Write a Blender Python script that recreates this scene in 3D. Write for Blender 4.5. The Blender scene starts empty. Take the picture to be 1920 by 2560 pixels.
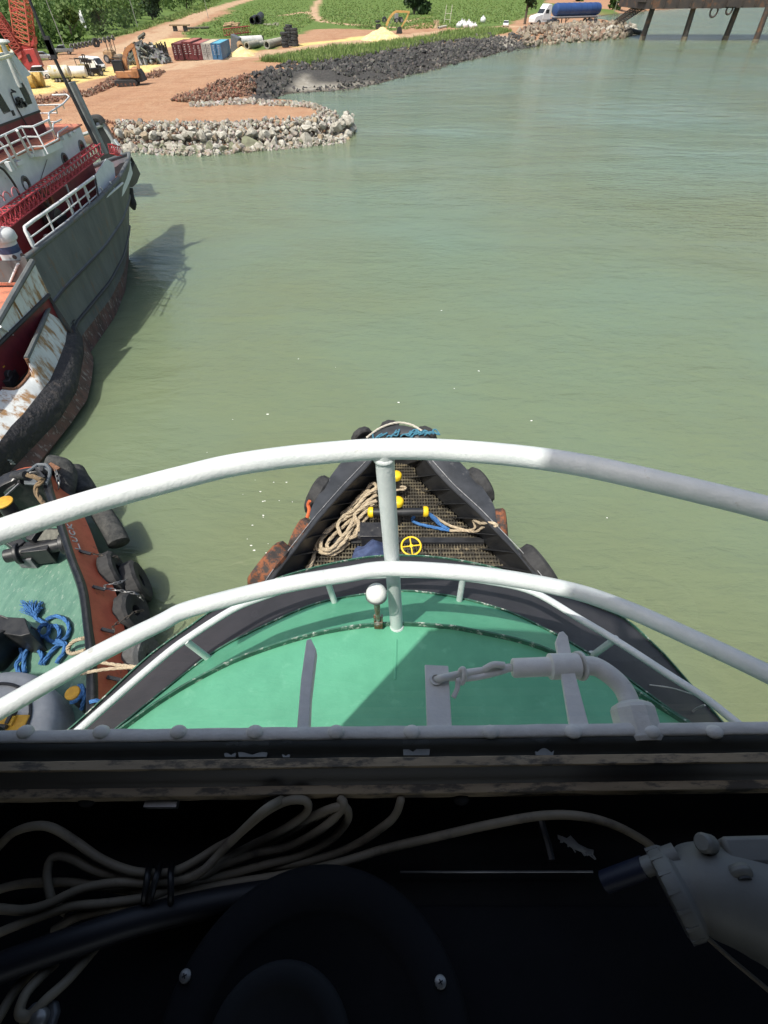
import bpy, bmesh, math, random
import numpy as np
from mathutils import Vector, Matrix, Euler, noise as mnoise
R = random.Random(7)
S = bpy.context.scene
COL = S.collection
PI = math.pi
H = 13.5                                   # eye height above the water, metres
PITCH = math.radians(46.5)
F = 1250.0                                 # focal length in photo pixels
CP, SP = math.cos(PITCH), math.sin(PITCH)

def ray(u, v):
    a = (u - 960) / F; b = (1280 - v) / F
    return Vector((a, CP + b * SP, -SP + b * CP))
def P(u, v, z):                            # pixel of the photo -> point at height z
    d = ray(u, v); t = (z - H) / d.z
    return Vector((d.x * t, d.y * t, z))
def PX(u, v, x):                           # pixel of the photo -> point on the plane of one x
    d = ray(u, v); t = x / d.x
    return Vector((x, d.y * t, H + d.z * t))
def PY(u, v, y):
    d = ray(u, v); t = y / d.y
    return Vector((d.x * t, y, H + d.z * t))
def lerp(a, b, t): return a + (b - a) * t
def cr(pts, k=6, closed=False):            # Catmull-Rom through points
    pts = [Vector(p) for p in pts]; n = len(pts); out = []
    rng = n if closed else n - 1
    for i in range(rng):
        p0 = pts[(i - 1) % n] if (closed or i > 0) else pts[0] * 2 - pts[1]
        p1 = pts[i]; p2 = pts[(i + 1) % n]
        p3 = pts[(i + 2) % n] if (closed or i + 2 < n) else p2 * 2 - p1
        for j in range(k):
            t = j / k
            out.append(0.5 * ((2 * p1) + (p2 - p0) * t + (2 * p0 - 5 * p1 + 4 * p2 - p3) * t * t + (3 * p1 - p0 - 3 * p2 + p3) * t ** 3))
    if not closed: out.append(pts[-1])
    return out
def resample(pts, n):
    pts = [Vector(p) for p in pts]
    L = [0]
    for a, b in zip(pts, pts[1:]): L.append(L[-1] + (b - a).length)
    out = []; j = 0
    for i in range(n):
        s = L[-1] * i / (n - 1)
        while j < len(L) - 2 and L[j + 1] < s: j += 1
        d = L[j + 1] - L[j]
        out.append(pts[j].lerp(pts[j + 1], 0 if d == 0 else (s - L[j]) / d))
    return out

class MB:
    def __init__(s): s.v = []; s.f = []
    def add(s, vs, fs):
        o = len(s.v); s.v += [Vector(v) for v in vs]; s.f += [tuple(i + o for i in f) for f in fs]; return s
    def box(s, c, d, rz=0, ry=0, rx=0, M=None):
        m = (Matrix.Translation(Vector(c)) @ Euler((rx, ry, rz)).to_matrix().to_4x4()) if M is None else M
        vs = [m @ Vector((x * d[0] / 2, y * d[1] / 2, z * d[2] / 2)) for x in (-1, 1) for y in (-1, 1) for z in (-1, 1)]
        return s.add(vs, [(0, 1, 3, 2), (4, 6, 7, 5), (0, 4, 5, 1), (2, 3, 7, 6), (0, 2, 6, 4), (1, 5, 7, 3)])
    def bar(s, a, b, w, h=None, up=(0, 0, 1)):      # rectangular bar from a to b
        a, b = Vector(a), Vector(b); h = h or w
        d = (b - a).normalized(); up = Vector(up)
        if abs(d.dot(up)) > .98: up = Vector((1, 0, 0))
        x = d.cross(up).normalized(); y = x.cross(d)
        q = [x * (i * w / 2) + y * (j * h / 2) for i, j in ((-1, -1), (1, -1), (1, 1), (-1, 1))]
        return s.add([a + k for k in q] + [b + k for k in q], [(3, 2, 1, 0), (4, 5, 6, 7), (0, 1, 5, 4), (1, 2, 6, 5), (2, 3, 7, 6), (3, 0, 4, 7)])
    def tube(s, pts, r, n=8, closed=False, cap=True):
        pts = [Vector(p) for p in pts]; m = len(pts)
        rr = r if isinstance(r, (list, tuple)) else [r] * m
        T = []
        for i in range(m):
            if closed: t = pts[(i + 1) % m] - pts[i - 1]
            else: t = pts[min(i + 1, m - 1)] - pts[max(i - 1, 0)]
            T.append(t.normalized() if t.length > 1e-9 else Vector((0, 0, 1)))
        nrm = T[0].orthogonal().normalized(); vs = []
        for i in range(m):
            nrm = (nrm - T[i] * nrm.dot(T[i]))
            nrm = nrm.normalized() if nrm.length > 1e-6 else T[i].orthogonal().normalized()
            bn = T[i].cross(nrm)
            for k in range(n):
                a = 2 * PI * k / n
                vs.append(pts[i] + (nrm * math.cos(a) + bn * math.sin(a)) * rr[i])
        fs = []
        for i in range(m if closed else m - 1):
            j = (i + 1) % m
            for k in range(n):
                k2 = (k + 1) % n
                fs.append((i * n + k, i * n + k2, j * n + k2, j * n + k))
        if cap and not closed:
            fs.append(tuple(range(n - 1, -1, -1))); fs.append(tuple((m - 1) * n + k for k in range(n)))
        return s.add(vs, fs)
    def cyl(s, a, b, r, r2=None, n=16):
        return s.tube([a, b], [r, r if r2 is None else r2], n)
    def lathe(s, prof, o=(0, 0, 0), ax=(0, 0, 1), n=24):   # prof: (radius, height) along ax
        o = Vector(o); ax = Vector(ax).normalized(); u = ax.orthogonal().normalized(); w = ax.cross(u)
        vs = []; fs = []; m = len(prof)
        for r, h in prof:
            for k in range(n):
                a = 2 * PI * k / n
                vs.append(o + ax * h + (u * math.cos(a) + w * math.sin(a)) * max(r, 1e-5))
        for i in range(m - 1):
            for k in range(n):
                k2 = (k + 1) % n
                fs.append((i * n + k, i * n + k2, (i + 1) * n + k2, (i + 1) * n + k))
        return s.add(vs, fs)
    def ell(s, c, r, n=12, m=8, rot=None):
        c = Vector(c); r = Vector(r) if hasattr(r, '__len__') else Vector((r, r, r))
        vs = []; fs = []
        for i in range(m + 1):
            th = PI * i / m
            for k in range(n):
                a = 2 * PI * k / n
                p = Vector((math.sin(th) * math.cos(a) * r.x, math.sin(th) * math.sin(a) * r.y, math.cos(th) * r.z))
                vs.append(c + ((rot @ p) if rot else p))
        for i in range(m):
            for k in range(n):
                k2 = (k + 1) % n
                fs.append((i * n + k, (i + 1) * n + k, (i + 1) * n + k2, i * n + k2))
        return s.add(vs, fs)
    def grid(s, rows):                              # loft: rows of equal length
        m = len(rows[0]); vs = [p for r in rows for p in r]; fs = []
        for i in range(len(rows) - 1):
            for k in range(m - 1):
                fs.append((i * m + k, i * m + k + 1, (i + 1) * m + k + 1, (i + 1) * m + k))
        return s.add(vs, fs)
    def prism(s, poly, d):                          # polygon of 3-D points pushed along d
        d = Vector(d); n = len(poly); poly = [Vector(p) for p in poly]
        fs = [tuple(range(n - 1, -1, -1)), tuple(range(n, 2 * n))]
        fs += [(i, (i + 1) % n, n + (i + 1) % n, n + i) for i in range(n)]
        return s.add(poly + [p + d for p in poly], fs)
    def build(s, name, mat, parent=None, smooth=35, bevel=0, world=False, solid=0, sub=0):
        me = bpy.data.meshes.new(name)
        off = Vector((0, 0, 0))
        if world and parent is not None:
            q = parent
            while q is not None: off += q.location; q = q.parent
        me.from_pydata([tuple(v - off) for v in s.v], [], s.f)
        bm = bmesh.new(); bm.from_mesh(me); bmesh.ops.remove_doubles(bm, verts=bm.verts, dist=1e-5)
        bmesh.ops.recalc_face_normals(bm, faces=bm.faces); bm.to_mesh(me); bm.free()
        if smooth:
            me.shade_smooth(); me.set_sharp_from_angle(angle=math.radians(smooth))
        me.materials.append(mat)
        o = bpy.data.objects.new(name, me); COL.objects.link(o); o.parent = parent
        if solid:
            m = o.modifiers.new('solid', 'SOLIDIFY'); m.thickness = solid; m.offset = 0
        if bevel:
            m = o.modifiers.new('bevel', 'BEVEL'); m.width = bevel; m.segments = 2; m.limit_method = 'ANGLE'
        if sub:
            m = o.modifiers.new('sub', 'SUBSURF'); m.levels = sub; m.render_levels = sub
        return o

def tag(o, label=None, cat=None, group=None, kind=None):
    for k, x in (('label', label), ('category', cat), ('group', group), ('kind', kind)):
        if x: o[k] = x
    return o
def thing(name, label, cat, loc=(0, 0, 0), rz=0, group=None, kind=None):
    o = bpy.data.objects.new(name, None); COL.objects.link(o)
    o.empty_display_size = .2
    o.location = loc; o.rotation_euler = (0, 0, rz)
    return tag(o, label, cat, group, kind)
def dup(o, parent=None, loc=None, rz=None, label=None, scale=None):
    c = o.copy(); COL.objects.link(c)
    if parent: c.parent = parent
    if loc is not None: c.location = loc
    if rz is not None: c.rotation_euler = (0, 0, rz)
    if scale is not None: c.scale = (scale,) * 3
    if label: c['label'] = label
    for ch in [x for x in o.children]: dup(ch, c)
    return c

# ---------------------------------------------------------------- materials
def nodes_of(name):
    m = bpy.data.materials.new(name); m.use_nodes = True
    nt = m.node_tree; b = nt.nodes['Principled BSDF']
    return m, nt, b
def mk(nt, typ, **kw):
    n = nt.nodes.new(typ)
    for k, v in kw.items():
        if k in n.inputs: n.inputs[k].default_value = v
        else: setattr(n, k, v)
    return n
def c4(c): return (c[0], c[1], c[2], 1)
def M(name, c1, c2=None, scale=4, rough=.6, metal=0, bump=0, bscale=None, bdist=.02, rust=None, rust_amt=.35, rust_scale=2, lo=.38, hi=.62, spec=.5, stretch=None, coat=0, bdetail=4):
    m, nt, b = nodes_of(name); L = nt.links.new
    tc = mk(nt, 'ShaderNodeTexCoord'); vec = tc.outputs['Object']
    if stretch:
        mp = mk(nt, 'ShaderNodeMapping'); mp.inputs['Scale'].default_value = stretch
        L(vec, mp.inputs['Vector']); vec = mp.outputs[0]
    b.inputs['Roughness'].default_value = rough; b.inputs['Metallic'].default_value = metal
    b.inputs['Specular IOR Level'].default_value = spec
    if coat: b.inputs['Coat Weight'].default_value = coat
    col = None
    c2 = c2 or tuple(x * .78 for x in c1)
    nz = mk(nt, 'ShaderNodeTexNoise', Scale=scale, Detail=7, Roughness=.62); L(vec, nz.inputs['Vector'])
    rp = mk(nt, 'ShaderNodeMapRange'); rp.inputs['From Min'].default_value = lo; rp.inputs['From Max'].default_value = hi
    L(nz.outputs['Fac'], rp.inputs['Value'])
    mx = mk(nt, 'ShaderNodeMix', data_type='RGBA'); mx.inputs['A'].default_value = c4(c1); mx.inputs['B'].default_value = c4(c2)
    L(rp.outputs[0], mx.inputs['Factor']); col = mx.outputs['Result']
    if rust:
        n2 = mk(nt, 'ShaderNodeTexNoise', Scale=rust_scale, Detail=9, Roughness=.7); L(vec, n2.inputs['Vector'])
        r2 = mk(nt, 'ShaderNodeMapRange'); r2.inputs['From Min'].default_value = 1 - rust_amt - .42 + .1; r2.inputs['From Max'].default_value = 1 - rust_amt - .42 + .2
        L(n2.outputs['Fac'], r2.inputs['Value'])
        m2 = mk(nt, 'ShaderNodeMix', data_type='RGBA'); m2.inputs['B'].default_value = c4(rust)
        L(r2.outputs[0], m2.inputs['Factor']); L(col, m2.inputs['A']); col = m2.outputs['Result']
    L(col, b.inputs['Base Color'])
    rr = mk(nt, 'ShaderNodeMapRange'); rr.inputs['To Min'].default_value = max(0, rough - .1); rr.inputs['To Max'].default_value = min(1, rough + .12)
    L(nz.outputs['Fac'], rr.inputs['Value']); L(rr.outputs[0], b.inputs['Roughness'])
    if bump:
        n3 = mk(nt, 'ShaderNodeTexNoise', Scale=bscale or scale * 6, Detail=bdetail, Roughness=.6); L(vec, n3.inputs['Vector'])
        bp = mk(nt, 'ShaderNodeBump', Strength=bump, Distance=bdist); L(n3.outputs['Fac'], bp.inputs['Height']); L(bp.outputs[0], b.inputs['Normal'])
    return m

W_ = (.80, .81, .80)
mWhitePipe = M('white_gloss_paint', (.66, .69, .69), (.54, .58, .58), scale=5, rough=.4, bump=.45, bscale=75, bdist=.005, rust=(.36, .33, .27), rust_amt=.055, rust_scale=13, bdetail=4)
mWhite = M('white_paint', (.62, .64, .64), (.52, .54, .54), scale=2, rough=.5, rust=(.30, .19, .10), rust_amt=.07, rust_scale=3)
mGreyPaint = M('grey_brushed_paint', (.78, .77, .73), (.64, .635, .60), scale=9, rough=.75, bump=.5, bscale=90, bdist=.003, rust=(.40, .40, .38), rust_amt=.06, rust_scale=22)
mDeckGreen = M('green_deck_paint', (.105, .36, .225), (.08, .30, .185), scale=3.4, rough=.45, bump=.3, bscale=45, bdist=.005, rust=(.13, .385, .25), rust_amt=.1, rust_scale=9)
mBandGrey = M('charcoal_deck_paint', (.040, .038, .044), (.030, .029, .034), scale=5, rough=.55, bump=.2, bscale=160, bdist=.002)
mChip = M('chipped_edge', (.045, .15, .10), (.03, .09, .06), scale=20, rough=.6, rust=(.55, .55, .5), rust_amt=.135, rust_scale=30)
mBlack = M('black_paint', (.016, .017, .019), (.028, .029, .031), scale=3, rough=.42, bump=.15, bscale=25, bdist=.006)
mBlackWorn = M('worn_black_paint', (.018, .018, .02), (.035, .034, .034), scale=4, rough=.45, rust=(.16, .15, .14), rust_amt=.06, rust_scale=10)
mRubber = M('tyre_rubber', (.022, .022, .023), (.04, .04, .04), scale=6, rough=.8, bump=.4, bscale=30, bdist=.01)
mRubberRust = M('rust_stained_rubber', (.035, .03, .028), (.05, .04, .035), scale=5, rough=.85, rust=(.22, .075, .03), rust_amt=.22, rust_scale=3, bump=.5, bscale=20, bdist=.015)
mYellow = M('yellow_paint', (.80, .56, .02), (.70, .46, .015), scale=6, rough=.4)
mYellowOld = M('weathered_yellow_paint', (.62, .36, .03), (.5, .27, .03), scale=7, rough=.6)
mRopeTan = M('tan_rope', (.52, .43, .30), (.36, .29, .20), scale=14, rough=.95, bump=.9, bscale=40, bdist=.02)
mRopeBlue = M('blue_rope', (.06, .19, .45), (.035, .12, .30), scale=14, rough=.85, bump=.9, bscale=45, bdist=.02)
mTarpBlue = M('navy_cloth', (.05, .075, .16), (.035, .05, .11), scale=5, rough=.85)
mChain = M('chain_steel', (.06, .055, .05), (.12, .10, .08), scale=15, rough=.6, metal=.5)
mSteel = M('dull_steel', (.30, .30, .30), (.2, .2, .2), scale=15, rough=.45, metal=.8)
mGlobe = M('opal_glass', (.78, .78, .76), (.74, .74, .72), scale=3, rough=.25)
# ---------------------------------------------------------------- camera, world, sun
cam = bpy.data.cameras.new('camera'); camo = bpy.data.objects.new('camera', cam); COL.objects.link(camo)
camo.location = (0, 0, H); camo.rotation_euler = (PI / 2 - PITCH, 0, 0)
cam.sensor_fit = 'VERTICAL'; cam.sensor_height = 24; cam.lens = 24 * F / 2560
cam.clip_start = .01; cam.clip_end = 9000
S.camera = camo
SUN_EL = math.radians(63); SUN_D = Vector((.66 * math.cos(SUN_EL), .75 * math.cos(SUN_EL), -math.sin(SUN_EL))).normalized()
w = bpy.data.worlds.new('World'); S.world = w; w.use_nodes = True
nt = w.node_tree; bg = nt.nodes['Background']
sky = mk(nt, 'ShaderNodeTexSky'); sky.sky_type = 'NISHITA'; sky.sun_disc = False
sky.sun_elevation = SUN_EL; sky.sun_rotation = math.atan2(-SUN_D.x, -SUN_D.y); sky.air_density = 1.0; sky.dust_density = 4.5; sky.ozone_density = .6
nt.links.new(sky.outputs[0], bg.inputs['Color']); bg.inputs['Strength'].default_value = .125
sl = bpy.data.lights.new('sun', 'SUN'); sl.energy = 3.5; sl.angle = math.radians(.53); sl.color = (1, .955, .88)
so = bpy.data.objects.new('sun', sl); COL.objects.link(so); so.rotation_euler = SUN_D.to_track_quat('-Z', 'Y').to_euler(); so.location = (-30, -30, 80)
S.view_settings.view_transform = 'Standard'; S.view_settings.look = 'None'; S.view_settings.exposure = .47; S.view_settings.gamma = 1
S.render.engine = 'CYCLES'
S.cycles.max_bounces = 6; S.cycles.diffuse_bounces = 3; S.cycles.glossy_bounces = 3; S.cycles.transparent_max_bounces = 12
S.cycles.caustics_reflective = False; S.cycles.caustics_refractive = False
try: S.cycles.use_denoising = True
except Exception: pass

# ---------------------------------------------------------------- water
def water_mat():
    m, nt, b = nodes_of('murky_harbour_water'); L = nt.links.new
    g = mk(nt, 'ShaderNodeNewGeometry')
    n = mk(nt, 'ShaderNodeTexNoise', Scale=.035, Detail=4, Roughness=.5); L(g.outputs['Position'], n.inputs['Vector'])
    mr = mk(nt, 'ShaderNodeMapRange'); mr.inputs['From Min'].default_value = .36; mr.inputs['From Max'].default_value = .64; L(n.outputs['Fac'], mr.inputs['Value'])
    mx = mk(nt, 'ShaderNodeMix', data_type='RGBA'); mx.inputs['A'].default_value = (.142, .168, .090, 1); mx.inputs['B'].default_value = (.138, .192, .130, 1)
    L(mr.outputs[0], mx.inputs['Factor']); L(mx.outputs['Result'], b.inputs['Base Color'])
    b.subsurface_method = 'BURLEY'; b.inputs['Subsurface Weight'].default_value = .4; b.inputs['Subsurface Radius'].default_value = (.9, 1.0, .7); b.inputs['Subsurface Scale'].default_value = .55
    b.inputs['Roughness'].default_value = .12; b.inputs['IOR'].default_value = 1.42; b.inputs['Specular IOR Level'].default_value = .5
    mp = mk(nt, 'ShaderNodeMapping'); mp.inputs['Scale'].default_value = (.55, 1.25, 1); mp.inputs['Rotation'].default_value = (0, 0, .18); L(g.outputs['Position'], mp.inputs['Vector'])
    a = mk(nt, 'ShaderNodeTexNoise', Scale=1.5, Detail=5, Roughness=.55, Distortion=.4); L(mp.outputs[0], a.inputs['Vector'])
    c = mk(nt, 'ShaderNodeTexNoise', Scale=.25, Detail=3, Roughness=.5, Distortion=.3); L(mp.outputs[0], c.inputs['Vector'])
    pt_ = mk(nt, 'ShaderNodeTexNoise', Scale=.045, Detail=3, Roughness=.55, Distortion=.6); L(mp.outputs[0], pt_.inputs['Vector'])
    pm = mk(nt, 'ShaderNodeMapRange'); pm.inputs['From Min'].default_value = .38; pm.inputs['From Max'].default_value = .66; pm.inputs['To Min'].default_value = .35; pm.inputs['To Max'].default_value = 1.25; L(pt_.outputs['Fac'], pm.inputs['Value'])
    fine = mk(nt, 'ShaderNodeTexNoise', Scale=4.2, Detail=3, Roughness=.5, Distortion=.3); L(mp.outputs[0], fine.inputs['Vector'])
    fa = mk(nt, 'ShaderNodeMath', operation='MULTIPLY_ADD'); L(fine.outputs['Fac'], fa.inputs[0]); fa.inputs[1].default_value = .3; L(a.outputs['Fac'], fa.inputs[2])
    hm = mk(nt, 'ShaderNodeMath', operation='MULTIPLY'); L(fa.outputs[0], hm.inputs[0]); L(pm.outputs[0], hm.inputs[1])
    b1 = mk(nt, 'ShaderNodeBump', Strength=.8, Distance=.18); L(hm.outputs[0], b1.inputs['Height'])
    b2 = mk(nt, 'ShaderNodeBump', Strength=.45, Distance=.6); L(c.outputs['Fac'], b2.inputs['Height']); L(b1.outputs[0], b2.inputs['Normal'])
    L(b2.outputs[0], b.inputs['Normal'])
    return m
mw = MB(); mw.add([(-4000, -600, 0), (4000, -600, 0), (4000, 6000, 0), (-4000, 6000, 0)], [(0, 1, 2, 3)])
tag(mw.build('water', water_mat(), smooth=0), kind='structure', label='murky green harbour water with small ripples', cat='water')
# ================================================================ own tug, seen from inside its wheelhouse
def D(drop): return H - drop
def Z(pts, drop): return [P(u, v, D(drop)) for u, v in pts]
tug = thing('tugboat', 'black-bowed tug with round green foredeck and curved white handrails below the wheelhouse window', 'tugboat', (0, 3, 0))
# handrails: pipe bends traced at their own heights
top = cr(Z([(-170, 1400), (0, 1330), (240, 1252), (480, 1187), (600, 1160), (770, 1137), (980, 1122), (1200, 1131), (1420, 1157), (1650, 1206), (1920, 1272), (2080, 1325)], 1.08), 8)
a = MB(); a.tube(top, .037, 20); a.build('handrail', mWhitePipe, tug, world=True, smooth=60)
low_px = [(-140, 1850), (0, 1774), (240, 1638), (400, 1558), (480, 1521), (700, 1465), (860, 1437), (980, 1422), (1200, 1436), (1410, 1472), (1555, 1518), (1721, 1591), (1920, 1685), (2050, 1755)]
low = cr(Z(low_px, 1.66), 8)
a = MB(); a.tube(low, .033, 20); a.build('handrail', mWhitePipe, tug, world=True, smooth=60)
pt = P(960, 1124, D(1.08)); pb = P(992, 1570, D(2.22)); pm = pt.lerp(pb, .5)
a = MB(); a.tube([pt, pm, pb], [.034, .032, .031], 16)
a.tube([pb + Vector((0, 0, .004)), pb + Vector((0, 0, .03))], [.042, .033], 16)
j = pt; a.ell(j + Vector((0, -.004, -.036)), (.039, .036, .02), 14, 8)
a.build('rail_post', mWhitePipe, tug, world=True, smooth=60)

coam = Z([(230, 1880), (297, 1836), (400, 1762), (492, 1706), (611, 1648), (766, 1597), (904, 1571), (1009, 1566), (1111, 1572), (1160, 1579), (1299, 1608), (1388, 1640), (1490, 1685), (1582, 1733), (1721, 1820), (1800, 1875)], 2.20)
coam = cr(coam, 5)
def at_drop(pts, d): return [Vector((p.x, p.y, D(d))) for p in pts]
binn = cr(Z([(210, 1885), (290, 1826), (400, 1737), (528, 1638), (629, 1582), (766, 1520), (858, 1496), (995, 1480), (1083, 1486), (1166, 1501), (1277, 1534), (1388, 1588), (1471, 1636), (1555, 1690), (1666, 1771), (1740, 1820), (1830, 1890)], 2.46), 5)
bout = cr(Z([(90, 1905), (218, 1796), (373, 1650), (480, 1572), (556, 1520), (700, 1452), (860, 1410), (980, 1396), (1120, 1404), (1280, 1440), (1466, 1514), (1555, 1552), (1627, 1616), (1671, 1661), (1799, 1812), (1880, 1905)], 2.72), 5)
n = 70
C0, B0, B1 = resample(coam, n), resample(binn, n), resample(bout, n)
back = [Vector((p.x * .97, min(p.y, .276), D(2.2) - .002)) for p in C0]
back = [Vector((lerp(C0[0].x, C0[-1].x, i / (n - 1)), .2, D(2.2))) for i in range(n)]
a = MB(); a.grid([[p.lerp(q, t) for p, q in zip(back, at_drop(C0, 2.2))] for t in (0, .25, .5, .75, 1)])
a.build('upper_deck', mDeckGreen, tug, world=True, smooth=60)
a = MB(); a.grid([at_drop(C0, 2.24), [p.lerp(q, .5) + Vector((0, 0, .012)) for p, q in zip(at_drop(C0, 2.24), at_drop(B0, 2.46))], at_drop(B0, 2.46)])
a.build('deck_apron', mDeckGreen, tug, world=True, smooth=60)
def plate(line, d0, d1, th, name, mat, parent=tug):       # upstanding strip along a line
    outw = []
    for i, p in enumerate(line):
        t = line[min(i + 1, len(line) - 1)] - line[max(i - 1, 0)]; nn = Vector((-t.y, t.x, 0)).normalized() * th
        outw.append(nn)
    b = MB(); lo = [Vector((p.x, p.y, D(d1))) for p in line]; hi = [Vector((p.x, p.y, D(d0))) for p in line]
    b.grid([lo, hi, [p + k for p, k in zip(hi, outw)], [p + k for p, k in zip(lo, outw)]])
    return b.build(name, mat, parent, world=True)
plate(C0, 2.168, 2.27, .008, 'coaming', mChip)
plate(B0, 2.448, 2.52, .007, 'gutter_edge', mChip)
a = MB(); a.grid([at_drop(B0, 2.462), [p.lerp(q, .5) + Vector((0, 0, .006)) for p, q in zip(at_drop(B0, 2.462), at_drop(B1, 2.70))], at_drop(B1, 2.70)])
a.build('deck_border', mBandGrey, tug, world=True, smooth=60)
plate(B1, 2.685, 2.78, .007, 'outer_edge', mChip)
a = MB(); a.grid([at_drop(B1, 2.75), at_drop(B1, 6), at_drop(B1, 11.75)]); a.build('deckhouse_front', mBlackWorn, tug, world=True)
# centre weld bead under the deck paint
a = MB(); a.tube([P(991, 1600, D(2.205)), P(988, 1700, D(2.204))], .009, 8); a.build('weld_bead', mDeckGreen, tug, world=True)
# thin pipe rail and its short stanchions
thin = cr(Z([(60, 1950), (185, 1836), (400, 1648), (480, 1588), (583, 1523), (656, 1493), (730, 1470), (850, 1446), (980, 1437), (1110, 1440), (1230, 1455), (1333, 1480), (1444, 1544), (1538, 1600), (1666, 1683), (1765, 1747), (1843, 1808), (1960, 1900)], 2.24), 6)
a = MB(); a.tube(thin, .0185, 12); a.build('pipe_rail', mWhitePipe, tug, world=True, smooth=60)
for (u0, v0, u1, v1) in ((524, 1648, 464, 1602), (839, 1513, 818, 1451), (1147, 1508, 1157, 1446), (1480, 1640, 1540, 1596)):
    q0 = P(u0, v0, D(2.47)); q1 = P(u1, v1, D(2.24))
    a = MB(); a.tube([q0, q1], .0175, 12); a.tube([q0, q0 + Vector((0, 0, .012))], .026, 12)
    a.build('stanchion', mWhitePipe, tug, world=True, smooth=60)
# scratches through the dark paint and the loose white cord at the right border
mScr = M('bare_white_scratch', (.6, .6, .56), rough=.7, scale=20)
a = MB()
a.tube(cr([P(1624, 1712, D(2.50)), P(1680, 1720, D(2.44)), P(1740, 1738, D(2.30)), P(1775, 1742, D(2.25))], 5), .0035, 6)
a.tube(cr([P(1722, 1796, D(2.58)), P(1735, 1776, D(2.55)), P(1755, 1765, D(2.45)), P(1762, 1763, D(2.42))], 5), .005, 6)
a.tube(cr([P(1720, 1796, D(2.58)), P(1736, 1796, D(2.58)), P(1752, 1802, D(2.6))], 5), .005, 6)
tag(a.build('cord', mScr, None), 'thin white cord tied to the pipe rail over the charcoal border', 'cord')
# lamp on its bracket at the coaming
lc = P(941, 1484, D(1.82)); base = P(946, 1560, D(2.17))
lamp = thing('deck_lamp', 'white globe deck lamp on small rusty bracket beside rail post', 'lamp', base)
a = MB(); a.ell(lc, (.0455, .0455, .048), 28, 18); a.build('globe', mGlobe, lamp, world=True, smooth=60)
a = MB(); a.lathe([(.0455, -.006), (.0475, -.003), (.0475, .003), (.0455, .006)], lc + Vector((0, -.004, -.012)), (0, .1, 1), 28); a.build('collar', mSteel, lamp, world=True)
mLampMetal = M('rusty_lamp_metal', (.35, .35, .33), (.25, .22, .18), scale=25, rough=.5, metal=.5, rust=(.2, .09, .04), rust_amt=.25, rust_scale=20)
a = MB(); low_c = lc + Vector((0, 0, -.05))
a.tube([low_c, low_c.lerp(base, .5), base + Vector((0, 0, .03))], [.016, .012, .012], 10)
a.box(base + Vector((0, 0, .012)), (.040, .035, .055)); a.box(base + Vector((-.018, -.004, .05)), (.008, .02, .06)); a.box(base + Vector((.018, -.004, .05)), (.008, .02, .06))
a.cyl(base + Vector((0, -.022, .02)), base + Vector((0, -.012, .02)), .012, n=12)
a.build('bracket', mLampMetal, lamp, world=True)

# ---- bow: bulwarks, deck grating, fittings
ZD, ZC = 1.9, 2.95
def z7(pts): return [(600 + x / 2.023, 1030 + y / 2.023) for x, y in pts]
def capz(v): return ZC + .55 * max(0, min(1, (1230 - v) / 160)) ** 1.5
inL = [(690, 150), (668, 250), (540, 385), (400, 545), (280, 700), (180, 830), (110, 940), (40, 1060)]
inR = [(905, 150), (945, 250), (1060, 380), (1190, 500), (1310, 625), (1405, 725), (1490, 830), (1580, 950), (1660, 1060)]
outL = [(650, 132), (505, 262), (362, 480), (352, 566), (262, 690), (160, 812), (90, 930), (10, 1060)]
outR = [(925, 105), (1120, 260), (1275, 452), (1300, 560), (1400, 690), (1505, 820), (1600, 950), (1690, 1060)]
def cappts(px): return [P(u, v, capz(v)) for u, v in z7(px)]
tip_in = cappts([(740, 125), (800, 118), (860, 125)]); tip_out = cappts([(700, 92), (800, 66), (880, 80)])
iline = cappts(inL)[::-1] + tip_in + cappts(inR); oline = cappts(outL)[::-1] + tip_out + cappts(outR)
I = resample(cr(iline, 4), 90); O = resample(cr(oline, 4), 90)
a = MB(); a.grid([O, [p.lerp(q, .12) + Vector((0, 0, .02)) for p, q in zip(O, I)], [p.lerp(q, .9) + Vector((0, 0, .03)) for p, q in zip(O, I)], I])
a.build('bulwark_cap', M('worn_charcoal_paint', (.048, .051, .056), (.028, .03, .033), scale=1.6, rough=.38, rust=(.12, .12, .12), rust_amt=.08, rust_scale=4), tug, world=True, smooth=50)
mEdge = M('worn_light_edge', (.33, .33, .33), (.16, .16, .16), scale=8, rough=.5)
a = MB(); a.tube([p + Vector((0, 0, .03)) for p in I], .028, 8); a.build('cap_bead', mBlack, tug, world=True)
a = MB()
for sgn, src in ((-1, inL), (1, inR)):
    q = cappts(src)[1:]
    q = [p + Vector((sgn * .13, .06, .055)) for p in q]; a.tube(resample(q, 30), .012, 6)
a.build('edge_wear', mEdge, tug, world=True)
centre = Vector((0, 6, 0))
# bulwark inner face down to the deck
deckL = z7([(700, 200), (690, 320), (560, 450), (440, 610), (350, 745), (260, 880), (190, 1000)])
deckR = z7([(890, 200), (897, 322), (1030, 460), (1180, 600), (1345, 785), (1440, 900), (1520, 1010)])
dl = [P(u, v, ZD) for u, v in deckL]; dr = [P(u, v, ZD) for u, v in deckR]
dt = [P(u, v, ZD) for u, v in z7([(740, 185), (800, 175), (850, 185)])]
DK = resample(cr(dl[::-1] + dt + dr, 4), 90)
a = MB(); a.grid([I, DK]); a.build('bulwark', mBlack, tug, world=True, smooth=50)
hull0 = [Vector((p.x * .98, p.y - .1, .9)) for p in O]; hull1 = [Vector((p.x * .90, 6 + (p.y - 6) * .9, -.6)) for p in O]
a = MB(); a.grid([O, [p + Vector((0, 0, -.35)) for p in O], hull0, hull1]); a.build('hull', mBlackWorn, tug, world=True, smooth=50)
a = MB(); m = len(DK) // 2
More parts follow.
